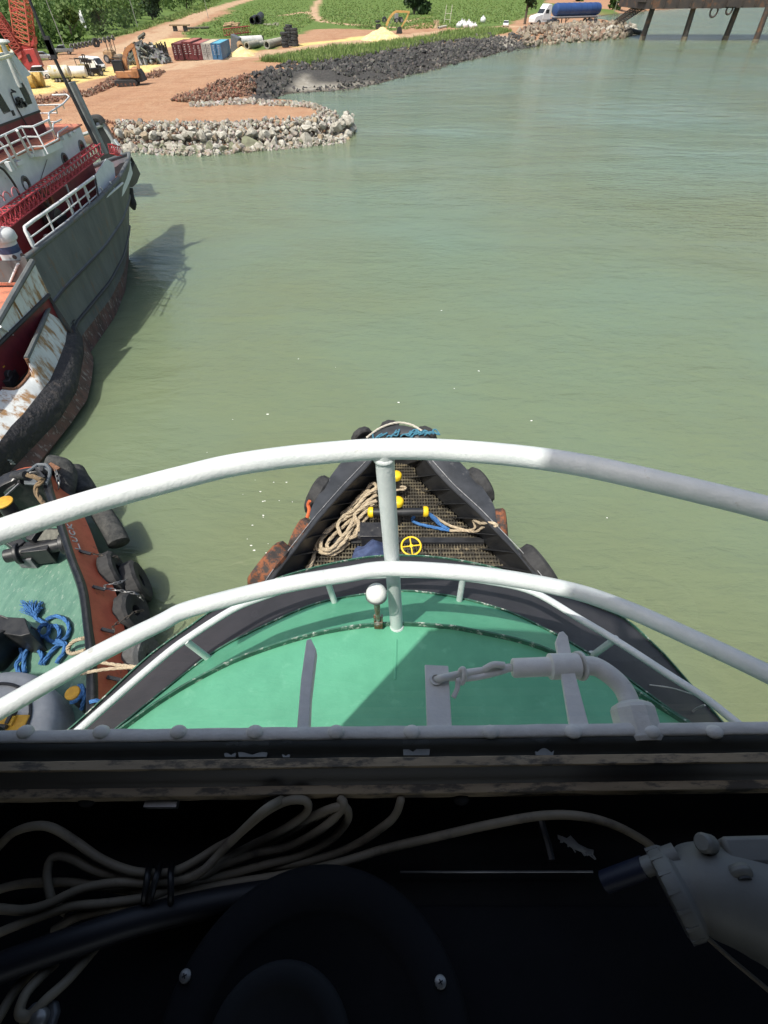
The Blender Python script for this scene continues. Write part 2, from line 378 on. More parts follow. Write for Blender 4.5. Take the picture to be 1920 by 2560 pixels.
a.grid([[p - Vector((0, 0, .12)) for p in DK[:m]], [p - Vector((0, 0, .12)) for p in DK[::-1][:m]]]); a.build('lower_plate', M('grimy_deck_plate', (.035, .03, .022), (.06, .05, .035), scale=2, rough=.8), tug, world=True)
# frames (knees) against the inner bulwark
a = MB()
for i in list(range(8, 40, 4)) + list(range(52, 84, 4)):
    a = MB(); p, q = I[i], DK[i]; mid = (q + Vector((-math.copysign(.32, q.x), 0, 0)))
    a.prism([p - Vector((0, 0, .05)), q + Vector((0, 0, .02)), mid + Vector((0, 0, .02))], (0, .025, 0))
    a.build('bulwark_frame', mBlack, tug, world=True)
# grating: bearing bars and cross rods clipped to the deck outline
poly = [(p.x, p.y) for p in DK]
def inside(x, y, poly):
    c = False; k = len(poly) - 1
    for i in range(len(poly)):
        x1, y1 = poly[i]; x2, y2 = poly[k]
        if (y1 > y) != (y2 > y) and x < (x2 - x1) * (y - y1) / (y2 - y1) + x1: c = not c
        k = i
    return c
def span(y):
    xs = []
    k = len(poly) - 1
    for i in range(len(poly)):
        x1, y1 = poly[i]; x2, y2 = poly[k]
        if (y1 > y) != (y2 > y): xs.append((x2 - x1) * (y - y1) / (y2 - y1) + x1)
        k = i
    return (min(xs), max(xs)) if len(xs) >= 2 else None
mGrate = M('worn_deck_grating', (.20, .165, .105), (.10, .09, .06), scale=1.6, rough=.75, rust=(.05, .045, .035), rust_amt=.25, rust_scale=4)
a = MB(); y = min(p.y for p in DK) + .05; ymax = max(p.y for p in DK); ybeam = P(1150, 1354, ZD).y
while y < ymax - .1:
    s = span(y)
    if s and abs(y - ybeam) > .14: a.box(((s[0] + s[1]) / 2, y, ZD - .02), (s[1] - s[0] - .06, .035, .03))
    y += .152
x = -3.6
while x < 3.6:
    ys = []; k = len(poly) - 1
    for i in range(len(poly)):
        x1, y1 = poly[i]; x2, y2 = poly[k]
        if (x1 > x) != (x2 > x): ys.append((y2 - y1) * (x - x1) / (x2 - x1) + y1)
        k = i
    if ys:
        y1 = max(ys); y0 = min(p.y for p in DK)
        if len(ys) > 1 and min(ys) > y0 + .5: y0 = min(ys)
        if y1 - y0 > .3: a.box((x, (y0 + y1) / 2, ZD - .015), (.022, y1 - y0 - .05, .035))
    x += .088
a.build('deck_grating', mGrate, tug, world=True, smooth=0)
s = span(ybeam); a = MB(); a.box(((s[0] + s[1]) / 2, ybeam, ZD + .02), (s[1] - s[0], .2, .14)); a.build('deck_beam', mBlack, tug, world=True, bevel=.01)
# tow bitts: two posts, crossbar with yellow ends
for (u, v) in ((990, 1184), (994, 1249)):
    c = P(u, v, ZD + .98)
    a = MB(); a.lathe([(.0, -1.1), (.21, -1.1), (.21, -1.05), (.155, -1.03), (.155, -.06), (.16, -.05)], c, n=24); bp_ = a.build('bollard', mBlack, tug, world=True)
    a = MB(); a.lathe([(.158, -.20), (.185, -.17), (.19, -.06), (.175, -.015), (.13, .02), (.07, .035), (0, .04)], c, n=28); a.build('cap', mYellow, bp_, world=True)
c = P(994, 1249, ZD + .98); zb = ZD + .58
e0 = P(925, 1281, zb); e1 = P(1066, 1279, zb)
a = MB(); a.tube([e0 + Vector((.05, 0, 0)), e1 - Vector((.05, 0, 0))], .125, 20); cb = a.build('crossbar', mBlack, tug, world=True)
for e, sg in ((e0, -1), (e1, 1)):
    a = MB(); a.lathe([(.13, -.10), (.165, -.09), (.17, .0), (.14, .05), (.07, .075), (0, .08)], e, (sg, 0, 0), 24); a.build('crossbar_end', mYellow, cb, world=True)
# handwheel
hc = P(1028, 1365, ZD + .85)
a = MB(); tx = Matrix.Rotation(math.radians(18), 3, 'X')
ring = [hc + tx @ Vector((.27 * math.cos(k * PI / 16), .27 * math.sin(k * PI / 16), 0)) for k in range(32)]
a.tube(ring, .027, 10, closed=True)
for k in range(4):
    an = k * PI / 2 + .12; a.tube([hc, hc + tx @ Vector((.26 * math.cos(an), .26 * math.sin(an), 0))], .02, 8)
a.lathe([(0, -.03), (.05, -.03), (.05, .03), (0, .035)], hc, tx @ Vector((0, 0, 1)), 14)
hw = a.build('handwheel', mYellow, tug, world=True, smooth=60)
a = MB(); a.tube([hc - Vector((0, 0, .02)), Vector((hc.x, hc.y + .1, ZD))], .035, 10); a.build('spindle', mSteel, hw, world=True)
# windlass box behind the post, small fairlead block on the right
bx = P(930, 1345, ZD + .35); a = MB(); a.box(bx, (.62, .5, .7)); a.box(bx + Vector((0, 0, .37)), (.7, .56, .05)); a.cyl(bx + Vector((-.42, 0, .1)), bx + Vector((.42, 0, .1)), .13, n=16)
a.build('deck_locker', mBlackWorn, tug, world=True, bevel=.02)
fl = P(1215, 1328, ZD + .2); a = MB(); a.box(fl, (.5, .16, .12)); a.cyl(fl + Vector((.18, 0, -.2)), fl + Vector((.18, 0, .2)), .09); a.cyl(fl + Vector((-.2, 0, -.2)), fl + Vector((-.2, 0, .14)), .05); a.build('fairlead', mBlack, tug, world=True)
# navy cloth bundle over the locker edge
rr = random.Random(3); a = MB(); cc = P(925, 1372, ZD + .5); rows = []
for i in range(15):
    rw = []
    for k in range(15):
        s_, t_ = i / 14 - .5, k / 14 - .5
        h = .20 * math.cos(s_ * 2.6) * math.cos(t_ * 2.2) + .05 * math.sin(11 * s_ + 5 * t_) + .035 * math.sin(19 * t_ - 9 * s_)
        rw.append(cc + Vector((s_ * .95 + .2 * t_, t_ * .75 + .1 * math.sin(5 * s_), h - .28 * (abs(s_) + abs(t_)))))
    rows.append(rw)
a.grid(rows); tag(a.build('tarpaulin', mTarpBlue, None, solid=.012, smooth=60, sub=1), 'crumpled navy blue tarpaulin by the yellow handwheel', 'tarpaulin')

# ---- ropes
def strand_rope(pts, r, n=7, tw=.55, strands=3):              # laid rope: three strands twisting round a path
    pts = [Vector(p) for p in pts]; L = sum((q - p).length for p, q in zip(pts, pts[1:]))
    m = max(8, int(L / (r * 1.15))); pts = resample(pts, m)
    b = MB(); nrm = None; fr = []
    for i in range(m):
        t = (pts[min(i + 1, m - 1)] - pts[max(i - 1, 0)]).normalized()
        nrm = t.orthogonal().normalized() if nrm is None else (nrm - t * nrm.dot(t)).normalized()
        fr.append((nrm.copy(), t.cross(nrm)))
    for s_ in range(strands):
        b.tube([pts[i] + (fr[i][0] * math.cos(tw * i + s_ * 2 * PI / strands) + fr[i][1] * math.sin(tw * i + s_ * 2 * PI / strands)) * r * .48 for i in range(m)], r * .6, 6)
    return b
def z7p(x, y, z): return P(600 + x / 2.023, 1030 + y / 2.023, z)
# heap of old mooring line on the port side: several bights flaked over each other
lines = []
rr = random.Random(11)
def hz(i): return ZD + .07 + i
lines.append([(690, 385, .5), (640, 420, .42), (610, 455, .4), (570, 500, .35), (520, 530, .3), (495, 580, .3), (530, 640, .25), (590, 620, .3), (600, 560, .4), (580, 520, .45), (640, 470, .5), (690, 450, .5)])
lines.append([(690, 420, .3), (620, 470, .3), (560, 520, .25), (480, 570, .22), (420, 620, .2), (385, 680, .2), (430, 715, .2), (490, 690, .25), (540, 640, .3), (560, 590, .3), (600, 540, .32), (660, 480, .32)])
lines.append([(680, 470, .2), (600, 500, .2), (520, 545, .2), (440, 600, .18), (395, 640, .15), (375, 720, .1), (360, 770, .08), (335, 800, .06), (320, 850, .06)])
lines.append([(640, 400, .3), (600, 440, .25), (570, 470, .22), (540, 510, .2), (500, 555, .2), (450, 600, .25), (410, 650, .3), (420, 695, .32), (465, 690, .34), (510, 640, .34), (545, 600, .36), (575, 545, .36)])
lines.append([(600, 500, .12), (545, 560, .12), (500, 600, .14), (455, 645, .22), (440, 680, .24), (470, 700, .2), (520, 670, .16), (570, 620, .14), (620, 560, .12), (650, 520, .12)])
lines.append([(430, 590, .1), (400, 630, .1), (390, 665, .1), (410, 700, .08), (455, 722, .08), (500, 705, .08), (550, 660, .1)])
lines.append([(620, 405, .2), (650, 400, .35), (680, 405, .4), (690, 370, .4), (665, 365, .3), (640, 395, .2), (600, 430, .1), (560, 480, .08), (510, 520, .08)])
a = MB()
for ln in lines:
    b = strand_rope(cr([z7p(x, y, ZD + z) for x, y, z in ln], 8), .062); a.add(b.v, b.f)
tag(a.build('rope_heap', mRopeTan, None, smooth=60), 'heap of thick tan mooring rope flaked on the grating left of the bollards', 'rope')
b = strand_rope(cr([z7p(932, 505, zb + .05), z7p(985, 530, ZD + .3), z7p(1050, 570, ZD + .1), (z7p(1110, 590, ZD + .08)), z7p(1160, 603, ZD + .12), z7p(1195, 605, ZD + .3), z7p(1235, 580, ZD + .7), z7p(1290, 580, ZC + .02), z7p(1300, 570, ZC + .06), z7p(1265, 560, ZC + .05), z7p(1215, 562, ZC - .25), z7p(1180, 545, ZC - .5), z7p(1190, 585, ZD + .3), z7p(1150, 600, ZD + .1), z7p(1060, 600, ZD + .1)], 8), .045)
tag(b.build('mooring_rope', mRopeTan, None, smooth=60), 'tan mooring rope led from yellow crossbar end over the right bulwark', 'rope')
a = MB()
for ln in ([(940, 505, .6), (985, 535, .35), (1020, 575, .15), (1060, 598, .1), (1020, 592, .08), (965, 580, .08), (900, 565, .08), (870, 545, .1), (880, 530, .3)], [(950, 510, .55), (1000, 560, .2), (1050, 590, .14)]):
    b = strand_rope(cr([z7p(x, y, ZD + z) for x, y, z in ln], 8), .05); a.add(b.v, b.f)
tag(a.build('rope_sling', mRopeBlue, None, smooth=60), 'bright blue rope sling looped below the crossbar on the bow', 'rope')
a = MB(); b = strand_rope(cr([z7p(780, 375, ZD + .5), z7p(830, 378, ZD + .45), z7p(836, 390, ZD + .4), z7p(790, 395, ZD + .42)], 6), .04); a.add(b.v, b.f)
b.build('bollard_turn', mRopeTan, None, smooth=60)
tag(bpy.data.objects['bollard_turn'], 'turn of old rope around the forward bollard', 'rope')
# tip: white rope along the rim and blue lashing net
a = strand_rope(cr([p + Vector((0, .02, .06)) for p in cappts([(640, 140), (700, 95), (760, 70), (810, 63), (870, 75), (920, 105)])], 8), .035)
tag(a.build('rim_rope', M('pale_rope', (.55, .52, .45), (.4, .37, .3), scale=20, rough=.9), None, smooth=60), 'pale rope lashed along the rim of the bow tip', 'rope')
a = MB(); rr = random.Random(5)
for k in range(16):
    x0 = lerp(665, 975, rr.random()); pts = [(x0 + d * 16 + rr.uniform(-6, 6), 112 + 16 * math.sin(x0 * .01 + d) + rr.uniform(-10, 10)) for d in range(4)]
    a.tube(cr([P(600 + x / 2.023, 1030 + y / 2.023, capz(1030 + y / 2.023) + .05 + .03 * rr.random()) for x, y in pts], 4), .028, 6)
tag(a.build('lashing', M('teal_rope', (.06, .22, .30), (.04, .13, .2), scale=15, rough=.9), None, smooth=60), 'faded teal rope lashing tangled across the bow tip', 'rope')

# ---- tyres
def tyre_mesh(Rr, r, n=40, tread=20, mat=mRubber):
    b = MB(); rows = []
    for k in range(n):                                       # cross-section swept round the axle (local z)
        an = 2 * PI * k / n; lug = 1 + (.055 if (k % 4) < 2 else 0)
        prof = [(Rr - 1.75 * r, -.62 * r), (Rr - r, -.92 * r), (Rr - .25 * r, -.85 * r), (Rr * lug, -.55 * r), (Rr * (lug - .01), 0), (Rr * lug, .55 * r), (Rr - .25 * r, .85 * r), (Rr - r, .92 * r), (Rr - 1.75 * r, .62 * r), (Rr - 1.6 * r, 0)]
        rows.append([Vector((q * math.cos(an), q * math.sin(an), z)) for q, z in prof])
    m_ = len(rows[0]); vs = [p for rw in rows for p in rw]; fs = []
    for i in range(n):
        for k in range(m_):
            fs.append((i * m_ + k, i * m_ + (k + 1) % m_, ((i + 1) % n) * m_ + (k + 1) % m_, ((i + 1) % n) * m_ + k))
    return b.add(vs, fs)
def put_tyre(c, axis, Rr=.6, r=.19, mat=mRubber, label='', group='', name='tyre_fender', spin=0):
    o = tyre_mesh(Rr, r).build(name, mat, None, smooth=28)
    q = Vector(axis).to_track_quat('Z', 'Y'); o.rotation_mode = 'QUATERNION'; o.rotation_quaternion = q @ Euler((0, 0, spin)).to_quaternion(); o.location = c
    return tag(o, label, 'tyre', group)
G1 = 'tyre fenders hung around the black bow'
def bow_tyre(x, y, off, Rr, r, mat, lab, dz=.5, tilt=.25):
    v = 1030 + y / 2.023; p = P(600 + x / 2.023, v, capz(v)); k = min(range(len(O)), key=lambda i: (O[i] - p).length)
    t_ = (O[min(k + 1, len(O) - 1)] - O[max(k - 1, 0)]); n_ = Vector((t_.y, -t_.x, 0)).normalized()
    if n_.x * p.x < 0: n_ = -n_
    put_tyre(O[k] + n_ * off - Vector((0, 0, dz)), n_ + Vector((0, 0, tilt)), Rr, r, mat, lab, G1)
bow_tyre(425, 375, .24, .62, .24, mRubber, 'worn black tyre hung high on the left bow shoulder')
bow_tyre(312, 590, .26, .56, .22, mRubberRust, 'tyre with orange rag below the left bow shoulder')
bow_tyre(190, 770, .42, .72, .30, mRubberRust, 'large rust-stained tyre hung at left beside the foredeck', .45, .5)
bow_tyre(1190, 345, .24, .62, .24, mRubber, 'worn black tyre hung high on the right bow shoulder')
bow_tyre(1290, 520, .24, .5, .2, mRubberRust, 'smaller tyre below the kink of the right bulwark')
bow_tyre(1462, 765, .40, .68, .28, mRubber, 'large black tyre hung at right beside the foredeck', .45, .5)
put_tyre(P(905, 1092, 2.9), (-.5, .85, .1), .36, .15, mRubber, 'small tyre at the left of the bow tip', G1)
put_tyre(P(1065, 1090, 2.9), (.5, .85, .1), .36, .15, mRubber, 'small tyre at the right of the bow tip', G1)
put_tyre(P(975, 1072, 3.0) , (0, 1, .1), .33, .14, mRubber, 'small tyre strapped on the stem below the rim rope', G1)
# orange rag and white cord at the left fenders
mOr = M('orange_cloth', (.65, .14, .04), (.45, .1, .04), scale=8, rough=.9)
a = MB(); a.tube(cr([z7p(352, 450, 2.95), z7p(345, 470, 2.8), z7p(350, 500, 2.7), z7p(332, 555, 2.5), z7p(325, 590, 2.3)], 5), [.05] * 20 + [.04], 7) if False else a.tube(cr([z7p(352, 450, 2.95), z7p(345, 470, 2.8), z7p(350, 500, 2.7), z7p(332, 555, 2.5), z7p(325, 590, 2.3)], 5), .055, 7)
tag(a.build('rag', mOr, None), 'orange rag strip tied along the left bow tyre', 'rag')
a = MB(); a.tube(cr([z7p(325, 545, 2.6), z7p(310, 580, 2.45), z7p(298, 605, 2.3)], 5), .045, 7)
tag(a.build('cord_knot', M('white_cord', (.6, .6, .57), rough=.9), None), 'white knotted cord hanging beside the orange rag', 'cord')
# ---------------------------------------------------------------- wheelhouse around the camera
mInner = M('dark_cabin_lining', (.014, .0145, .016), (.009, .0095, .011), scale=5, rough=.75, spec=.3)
mBrown = M('grimy_frame_wood', (.44, .335, .21), (.24, .19, .13), scale=7, rough=.8, bump=.6, bscale=40, bdist=.003, rust=(.10, .085, .065), rust_amt=.2, rust_scale=55, stretch=(.3, 1, 1), lo=.3, hi=.7)
mGasket = M('perished_gasket', (.075, .085, .086), (.045, .052, .053), scale=8, rough=.6, rust=(.36, .38, .38), rust_amt=.05, rust_scale=16, stretch=(.3, 1, 1))
wh = thing('wheelhouse', 'dark wheelhouse with grey-painted window sill, grimy frame and black panels below', 'wheelhouse', (0, -.5, H - 1), kind='structure')
TILT = .0115
def strip(profile, name, mat, x0=-.66, x1=1.25, wob=0, k=120, parent=wh, bevel=0):
    b = MB(); rows = []; rg = random.Random(len(name))
    for i in range(k + 1):
        x = lerp(x0, x1, i / k)
        w1 = [mnoise.noise(Vector((x * 24, j * 3.1, 0))) * wob for j in range(len(profile))]
        rows.append([Vector((x, y + TILT * x + w1[j], D(d) + w1[j] * .6)) for j, (y, d) in enumerate(profile)])
    b.grid(rows); return b.build(name, mat, parent, world=True, smooth=45)
strip([(.264, .81), (.2635, .766), (.2640, .7622), (.2660, .7595), (.2745, .7575), (.281, .759), (.2835, .766), (.284, .83), (.29, 2.25)], 'sill_lip', mGreyPaint, wob=.0009)
strip([(.236, .79), (.246, .787), (.2505, .782), (.2545, .772), (.258, .766), (.2632, .763)], 'gasket', mGasket, wob=.0012)
strip([(.236, .79), (.2355, .7525), (.2345, .751), (.2235, .7515), (.2225, .753), (.222, .77)], 'inner_frame', mBrown, wob=.0007)
strip([(.2228, .755), (.2195, .760), (.2165, .762), (.2120, .7725), (.2070, .778)], 'rubber_seal', M('ribbed_rubber', (.055, .05, .045), (.03, .028, .026), scale=4, rough=.4, stretch=(.2, 1, 1)), wob=.0004)
strip([(.2085, .79), (.208, .7788), (.2065, .778), (.1965, .7782), (.1955, .7792), (.1950, .784), (.1955, .80)], 'frame_ledge', mBrown, wob=.0006)
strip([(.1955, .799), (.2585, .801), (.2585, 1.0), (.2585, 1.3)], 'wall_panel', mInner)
# peeled grey patches on the gasket
a = MB()
for (u0, u1, v0, v1) in ((560, 590, 1882, 1892), (595, 668, 1880, 1892), (1007, 1075, 1866, 1888), (1338, 1385, 1870, 1888), (705, 725, 1886, 1893)):
    q = []
    for i in range(9):
        s = i / 8; q.append(P(lerp(u0, u1, s), v1 - (v1 - v0) * (.35 + .65 * abs(math.sin(3.1 * s * 1.3 + u0))) , D(.775)))
    q += [P(u1 - 2, v1, D(.775)), P(u0 + 2, v1, D(.775))]
    # lay the flake on the sloping gasket
    q = [Vector((p.x, p.y, p.z)) for p in q]; a.prism(q, (0, 0, -.004))
a.build('paint_flakes', M('peeling_grey_paint', (.30, .32, .32), (.22, .24, .24), scale=20, rough=.8), wh, world=True)
for u in (60, 250, 444, 636, 840, 1030, 1227, 1435, 1632, 1790):
    c = P(u, 1836, D(.757)); a = MB(); a.ell(c + Vector((0, .004, -.001)), (.0125, .010, .0085), 16, 8); a.build('sill_bolt', mGreyPaint, wh, world=True, smooth=70)
# pane
gm = bpy.data.materials.new('window_glass'); gm.use_nodes = True; nt = gm.node_tree
for x in list(nt.nodes):
    if x.type != 'OUTPUT_MATERIAL': nt.nodes.remove(x)
outn = nt.nodes['Material Output']; tr = mk(nt, 'ShaderNodeBsdfTransparent', Color=(.965, .98, .97, 1)); gl = mk(nt, 'ShaderNodeBsdfGlossy', Roughness=.02, Color=(.9, .95, 1, 1))
lw = mk(nt, 'ShaderNodeLayerWeight', Blend=.5); pw = mk(nt, 'ShaderNodeMath', operation='POWER'); pw.inputs[1].default_value = 4.5
fr = mk(nt, 'ShaderNodeMath', operation='MULTIPLY_ADD'); fr.inputs[1].default_value = .55; fr.inputs[2].default_value = .022
nt.links.new(lw.outputs['Facing'], pw.inputs[0]); nt.links.new(pw.outputs[0], fr.inputs[0]); mx = mk(nt, 'ShaderNodeMixShader')
nt.links.new(fr.outputs[0], mx.inputs[0]); nt.links.new(tr.outputs[0], mx.inputs[1]); nt.links.new(gl.outputs[0], mx.inputs[2]); nt.links.new(mx.outputs[0], outn.inputs[0])
zr = H + .40
a = MB(); a.add([(-.60, .2565 - TILT * .6, D(.775)), (1.22, .2565 + TILT * 1.22, D(.775)), (1.22, .2565 + TILT * 1.22, zr), (-.60, .2565 - TILT * .6, zr)], [(0, 1, 2, 3)])
a.build('window_pane', gm, wh, world=True, smooth=0)
# shell: side walls, back, floor, roof
a = MB()
fl_, fr_ = (-.62, .262), (1.24, .285)
ring_ = [fl_, (-1.55, -.75), (-1.55, -3.2), (2.15, -3.2), (2.15, -.75), fr_]
for (x0, y0), (x1, y1) in zip(ring_, ring_[1:]):
    if y0 == y1 or (x0 > 1.5 and x1 > 1.5):                         # aft and starboard walls have window openings
        zt = D(.95); a.bar((x0, y0, (zt + D(2.25)) / 2), (x1, y1, (zt + D(2.25)) / 2), .05, zt - D(2.25)); a.bar((x0, y0, zr - .07), (x1, y1, zr - .07), .05, .1)
        for k in range(5): a.box((lerp(x0, x1, k / 4), lerp(y0, y1, k / 4), (zr + D(.95)) / 2), (.07, .07, zr - D(.95) + .02))
    else: a.bar((x0, y0, (zr + D(2.25)) / 2), (x1, y1, (zr + D(2.25)) / 2), .05, zr - D(2.25))
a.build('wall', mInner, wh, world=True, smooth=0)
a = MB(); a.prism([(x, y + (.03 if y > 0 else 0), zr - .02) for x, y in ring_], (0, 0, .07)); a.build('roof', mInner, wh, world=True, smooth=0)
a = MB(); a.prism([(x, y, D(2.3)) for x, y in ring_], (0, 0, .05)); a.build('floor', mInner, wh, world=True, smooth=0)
for x in (-.62, 1.24):
    a = MB(); a.box((x, .262 + TILT * x, (zr + D(.8)) / 2), (.06, .07, zr - D(.8))); a.build('window_post', mInner, wh, world=True)
# console
mConsole = M('black_console', (.008, .009, .012), (.006, .0065, .009), scale=4, rough=.8, spec=.25, bump=.25, bscale=180, bdist=.001)
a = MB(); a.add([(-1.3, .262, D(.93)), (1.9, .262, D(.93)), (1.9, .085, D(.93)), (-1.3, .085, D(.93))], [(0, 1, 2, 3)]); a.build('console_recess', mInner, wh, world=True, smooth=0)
a = MB(); a.box((.3, -.315, D(.93)), (3.2, .8, .05)); a.build('console_top', mConsole, wh, world=True, bevel=.004)
a = MB(); a.tube([P(1000, 2180, D(.902)), P(1482, 2179, D(.902))], .0015, 6); a.build('panel_edge', mSteel, wh, world=True)
a = MB(); a.add([(-1.3, -.71, D(.94)), (1.9, -.71, D(.94)), (1.9, -.71, D(2.25)), (-1.3, -.71, D(2.25))], [(0, 1, 2, 3)]); a.build('console_front', mConsole, wh, world=True, smooth=0)
for u, v in ((217, 2003), (677, 2003), (1153, 1998)):
    a = MB(); c = P(u, v, D(.80)); a.ell(c, (.012, .008, .01), 14, 8); a.build('frame_bolt', mInner, wh, world=True)
a = MB(); a.box(P(405, 2008, D(.80)), (.046, .012, .010)); a.build('label_plate', mSteel, wh, world=True)
# round fixture
zc = D(.80); cc = P(780, 2650, zc)
rf = thing('compass_mount', 'round black instrument mount with screwed flange on the console', 'instrument', (cc.x, cc.y, D(.91)))
a = MB(); a.lathe([(.180, -.11), (.179, -.03), (.176, -.006), (.170, 0), (.128, .0), (.124, -.006), (.0, -.006)], cc, n=72); a.build('flange', M('matt_black_flange', (.0065, .007, .009), (.005, .0055, .007), scale=9, rough=.8, spec=.25, bump=.2, bscale=160, bdist=.001), rf, world=True, smooth=60)
a = MB(); ic = P(690, 2650, D(.795)); a.lathe([(.082, -.02), (.080, .0), (.074, .003), (.058, .003), (.054, -.001), (.0, -.001)], ic, n=60); a.build('inner_ring', M('matt_charcoal', (.012, .013, .015), rough=.75, scale=5, spec=.3), rf, world=True, smooth=60)
mScrew = M('screw_steel', (.34, .33, .31), (.22, .21, .2), scale=30, rough=.4, metal=.6)
for u, v in ((463, 2440), (1101, 2455)):
    c = P(u, v, zc + .001); a = MB()
    a.lathe([(.0068, -.002), (.0066, .0015), (.0045, .0032), (0, .0038)], c, (0, .15, 1), 20); sc_ = a.build('screw', mScrew, rf, world=True)
    a = MB(); a.box(c + Vector((0, 0, .0037)), (.0055, .0013, .0012), rz=.5); a.box(c + Vector((0, 0, .0037)), (.0013, .0055, .0012), rz=.5); a.build('slot', mBlack, sc_, world=True)
# bracket with bright screw at the lower left corner
c = P(98, 2545, D(.83)); br = thing('bracket', 'grey metal bracket with shiny screw at the lower left of the console', 'bracket', c)
a = MB(); a.prism([P(u, v, D(.85)) for u, v in ((70, 2530), (95, 2505), (150, 2500), (155, 2530), (130, 2600), (40, 2600))], (0, 0, .012)); a.build('plate', M('grey_alloy', (.16, .165, .17), rough=.5, metal=.3), br, world=True, bevel=.003)
a = MB(); a.lathe([(.010, -.004), (.010, .002), (.007, .006), (0, .007)], c, (0, .1, 1), 20); a.build('screw', mScrew, br, world=True, smooth=60)
# cable bundle
mCable = M('old_grey_cable', (.27, .225, .16), (.20, .17, .12), scale=12, rough=.6, rust=(.15, .12, .09), rust_amt=.12, rust_scale=18)
def c2(pts, d0=.86): return [P(x / 1.728, 1780 + y / 1.728, D(d0 + dz - .085 * max(0, min(1, (2120 - (1780 + y / 1.728)) / 122)))) for x, y, dz in pts]
def cable(pts, label, r=.0058, mat=mCable, name='cable', group='pale cables tied in a bundle under the window'):
    b = MB(); b.tube(cr(pts, 8), r, 10); return tag(b.build(name, mat, None, smooth=70), label, 'cable', group)
cable(c2([(-60, 640, 0), (0, 575, -.01), (60, 520, -.02), (150, 492, -.02), (230, 502, -.02), (330, 562, -.02), (430, 632, -.02), (540, 680, -.02), (640, 697, -.02), (740, 692, -.02), (830, 652, -.02), (930, 590, -.02), (1010, 545, -.02), (1130, 445, -.01), (1220, 392, 0), (1285, 378, .0), (1328, 392, .0), (1318, 440, .0), (1220, 510, -.01), (1080, 580, -.01), (940, 655, -.01), (800, 715, -.01)]), 'pale cable arching up at far left before the cable ties')
cable(c2([(-60, 790, .02), (0, 765, .02), (100, 742, .02), (250, 735, .015), (400, 747, .01), (520, 765, .01), (640, 775, 0), (760, 760, 0), (860, 700, -.005), (980, 640, 0), (1150, 605, .01), (1300, 560, .01), (1400, 500, .02), (1450, 455, .02), (1430, 432, .01), (1380, 445, .01), (1280, 505, .02), (1120, 570, .02)]), 'dim cable running lowest through the middle of the tied bundle')
cable(c2([(290, 868, .01), (235, 830, .005), (212, 770, 0), (204, 690, -.005), (228, 630, -.01), (300, 632, -.01), (420, 690, -.005), (560, 716, 0), (640, 718, 0), (850, 716, -.005), (960, 660, -.01), (1100, 612, -.01), (1250, 580, -.01), (1380, 510, -.01), (1460, 440, -.005), (1485, 395, 0), (1468, 373, .01)]), 'pale cable with a tight hairpin bend left of the cable ties')
cable(c2([(-60, 845, -.01), (0, 850, -.01), (100, 856, -.01), (200, 832, -.012), (350, 765, -.015), (500, 738, -.015), (640, 740, -.012), (780, 730, -.02), (870, 690, -.03), (960, 600, -.035), (1050, 510, -.035), (1140, 425, -.03), (1205, 385, .0), (1228, 374, .02)]), 'pale cable crossing diagonally over the others right of the ties')
cable(c2([(-60, 985, 0), (0, 952, 0), (150, 892, 0), (300, 842, -.005), (450, 828, -.01), (640, 800, -.01), (800, 745, -.005), (1000, 700, 0), (1150, 660, 0), (1300, 620, 0), (1430, 550, 0), (1500, 470, .005), (1496, 415, .0), (1450, 412, .0), (1350, 452, .005), (1200, 545, .0), (1050, 610, .0), (900, 670, .0)]), 'pale cable with a round bight at the upper right of the bundle')
cable(c2([(230, 945, .02), (330, 885, .01), (500, 842, 0), (640, 822, -.005), (800, 785, -.005), (1000, 742, -.005), (1300, 692, -.01), (1500, 642, -.01), (1659, 592, -.01), (1858, 545, -.01), (2108, 488, -.015), (2338, 448, -.015), (2508, 450, -.015), (2658, 490, -.01), (2788, 560, 0), (2830, 600, .01)]), 'long pale cable leading right to the grey motor housing')
cable(c2([(900, 700, .01), (1100, 675, .01), (1300, 652, .005), (1500, 592, 0), (1659, 492, 0), (1710, 440, .005), (1730, 385, .01), (1732, 372, .02)]), 'pale cable rising under the sill to the right of the bundle')
cable(c2([(-60, 1400, .0), (0, 1310, 0), (60, 1210, .01), (130, 1128, .02), (200, 1060, .03)], .84), 'pale cable end dropping off the lower left edge', group='')
cable(c2([(420, 1010, .02), (300, 1150, 0), (200, 1242, -.01), (130, 1312, -.01), (85, 1300, -.01), (110, 1220, -.01), (180, 1140, 0), (240, 1085, .02)], .84), 'pale cable folded in a narrow loop at lower left', group='')
cable(c2([(-60, 1130, -.03), (0, 1105, -.03), (150, 1050, -.03), (400, 965, -.03), (620, 895, -.025), (900, 830, -.01), (1200, 770, 0), (1500, 720, .02)], .86), 'thick black cable below the pale bundle', r=.017, mat=M('black_sheath', (.011, .012, .017), rough=.5), group='')
cable(c2([(3050, 970, 0), (3150, 1060, 0), (3317, 1200, 0), (3420, 1290, 0)], .86), 'thin pale wire below the grey motor housing', r=.003, group='')
mTie = M('black_cable_tie', (.010, .010, .011), rough=.4)
for x, dx in ((640, -22), (682, -44), (738, 0)):
    a = MB()
    a.tube(cr(c2([(x + 6, 660, -.005), (x, 690, -.045), (x + dx * .4, 750, -.05), (x + dx * .8, 815, -.04), (x + dx, 850, -.005)]), 6), .0042, 8)
    tag(a.build('cable_tie', mTie, None), 'black cable tie around the pale cable bundle', 'cable tie', 'cable ties on the pale bundle')
a = MB(); a.tube(cr([P(960 + x / 1.728, 1780 + y / 1.728, D(.84)) for x, y in ((690, 425), (676, 460), (690, 520), (705, 570), (722, 640))], 5), .006, 8)
tag(a.build('cable_clip', mTie, None), 'black cable clip holding the long pale cable by the frayed paper', 'cable clip')
a = MB(); rr = random.Random(9); rows = []
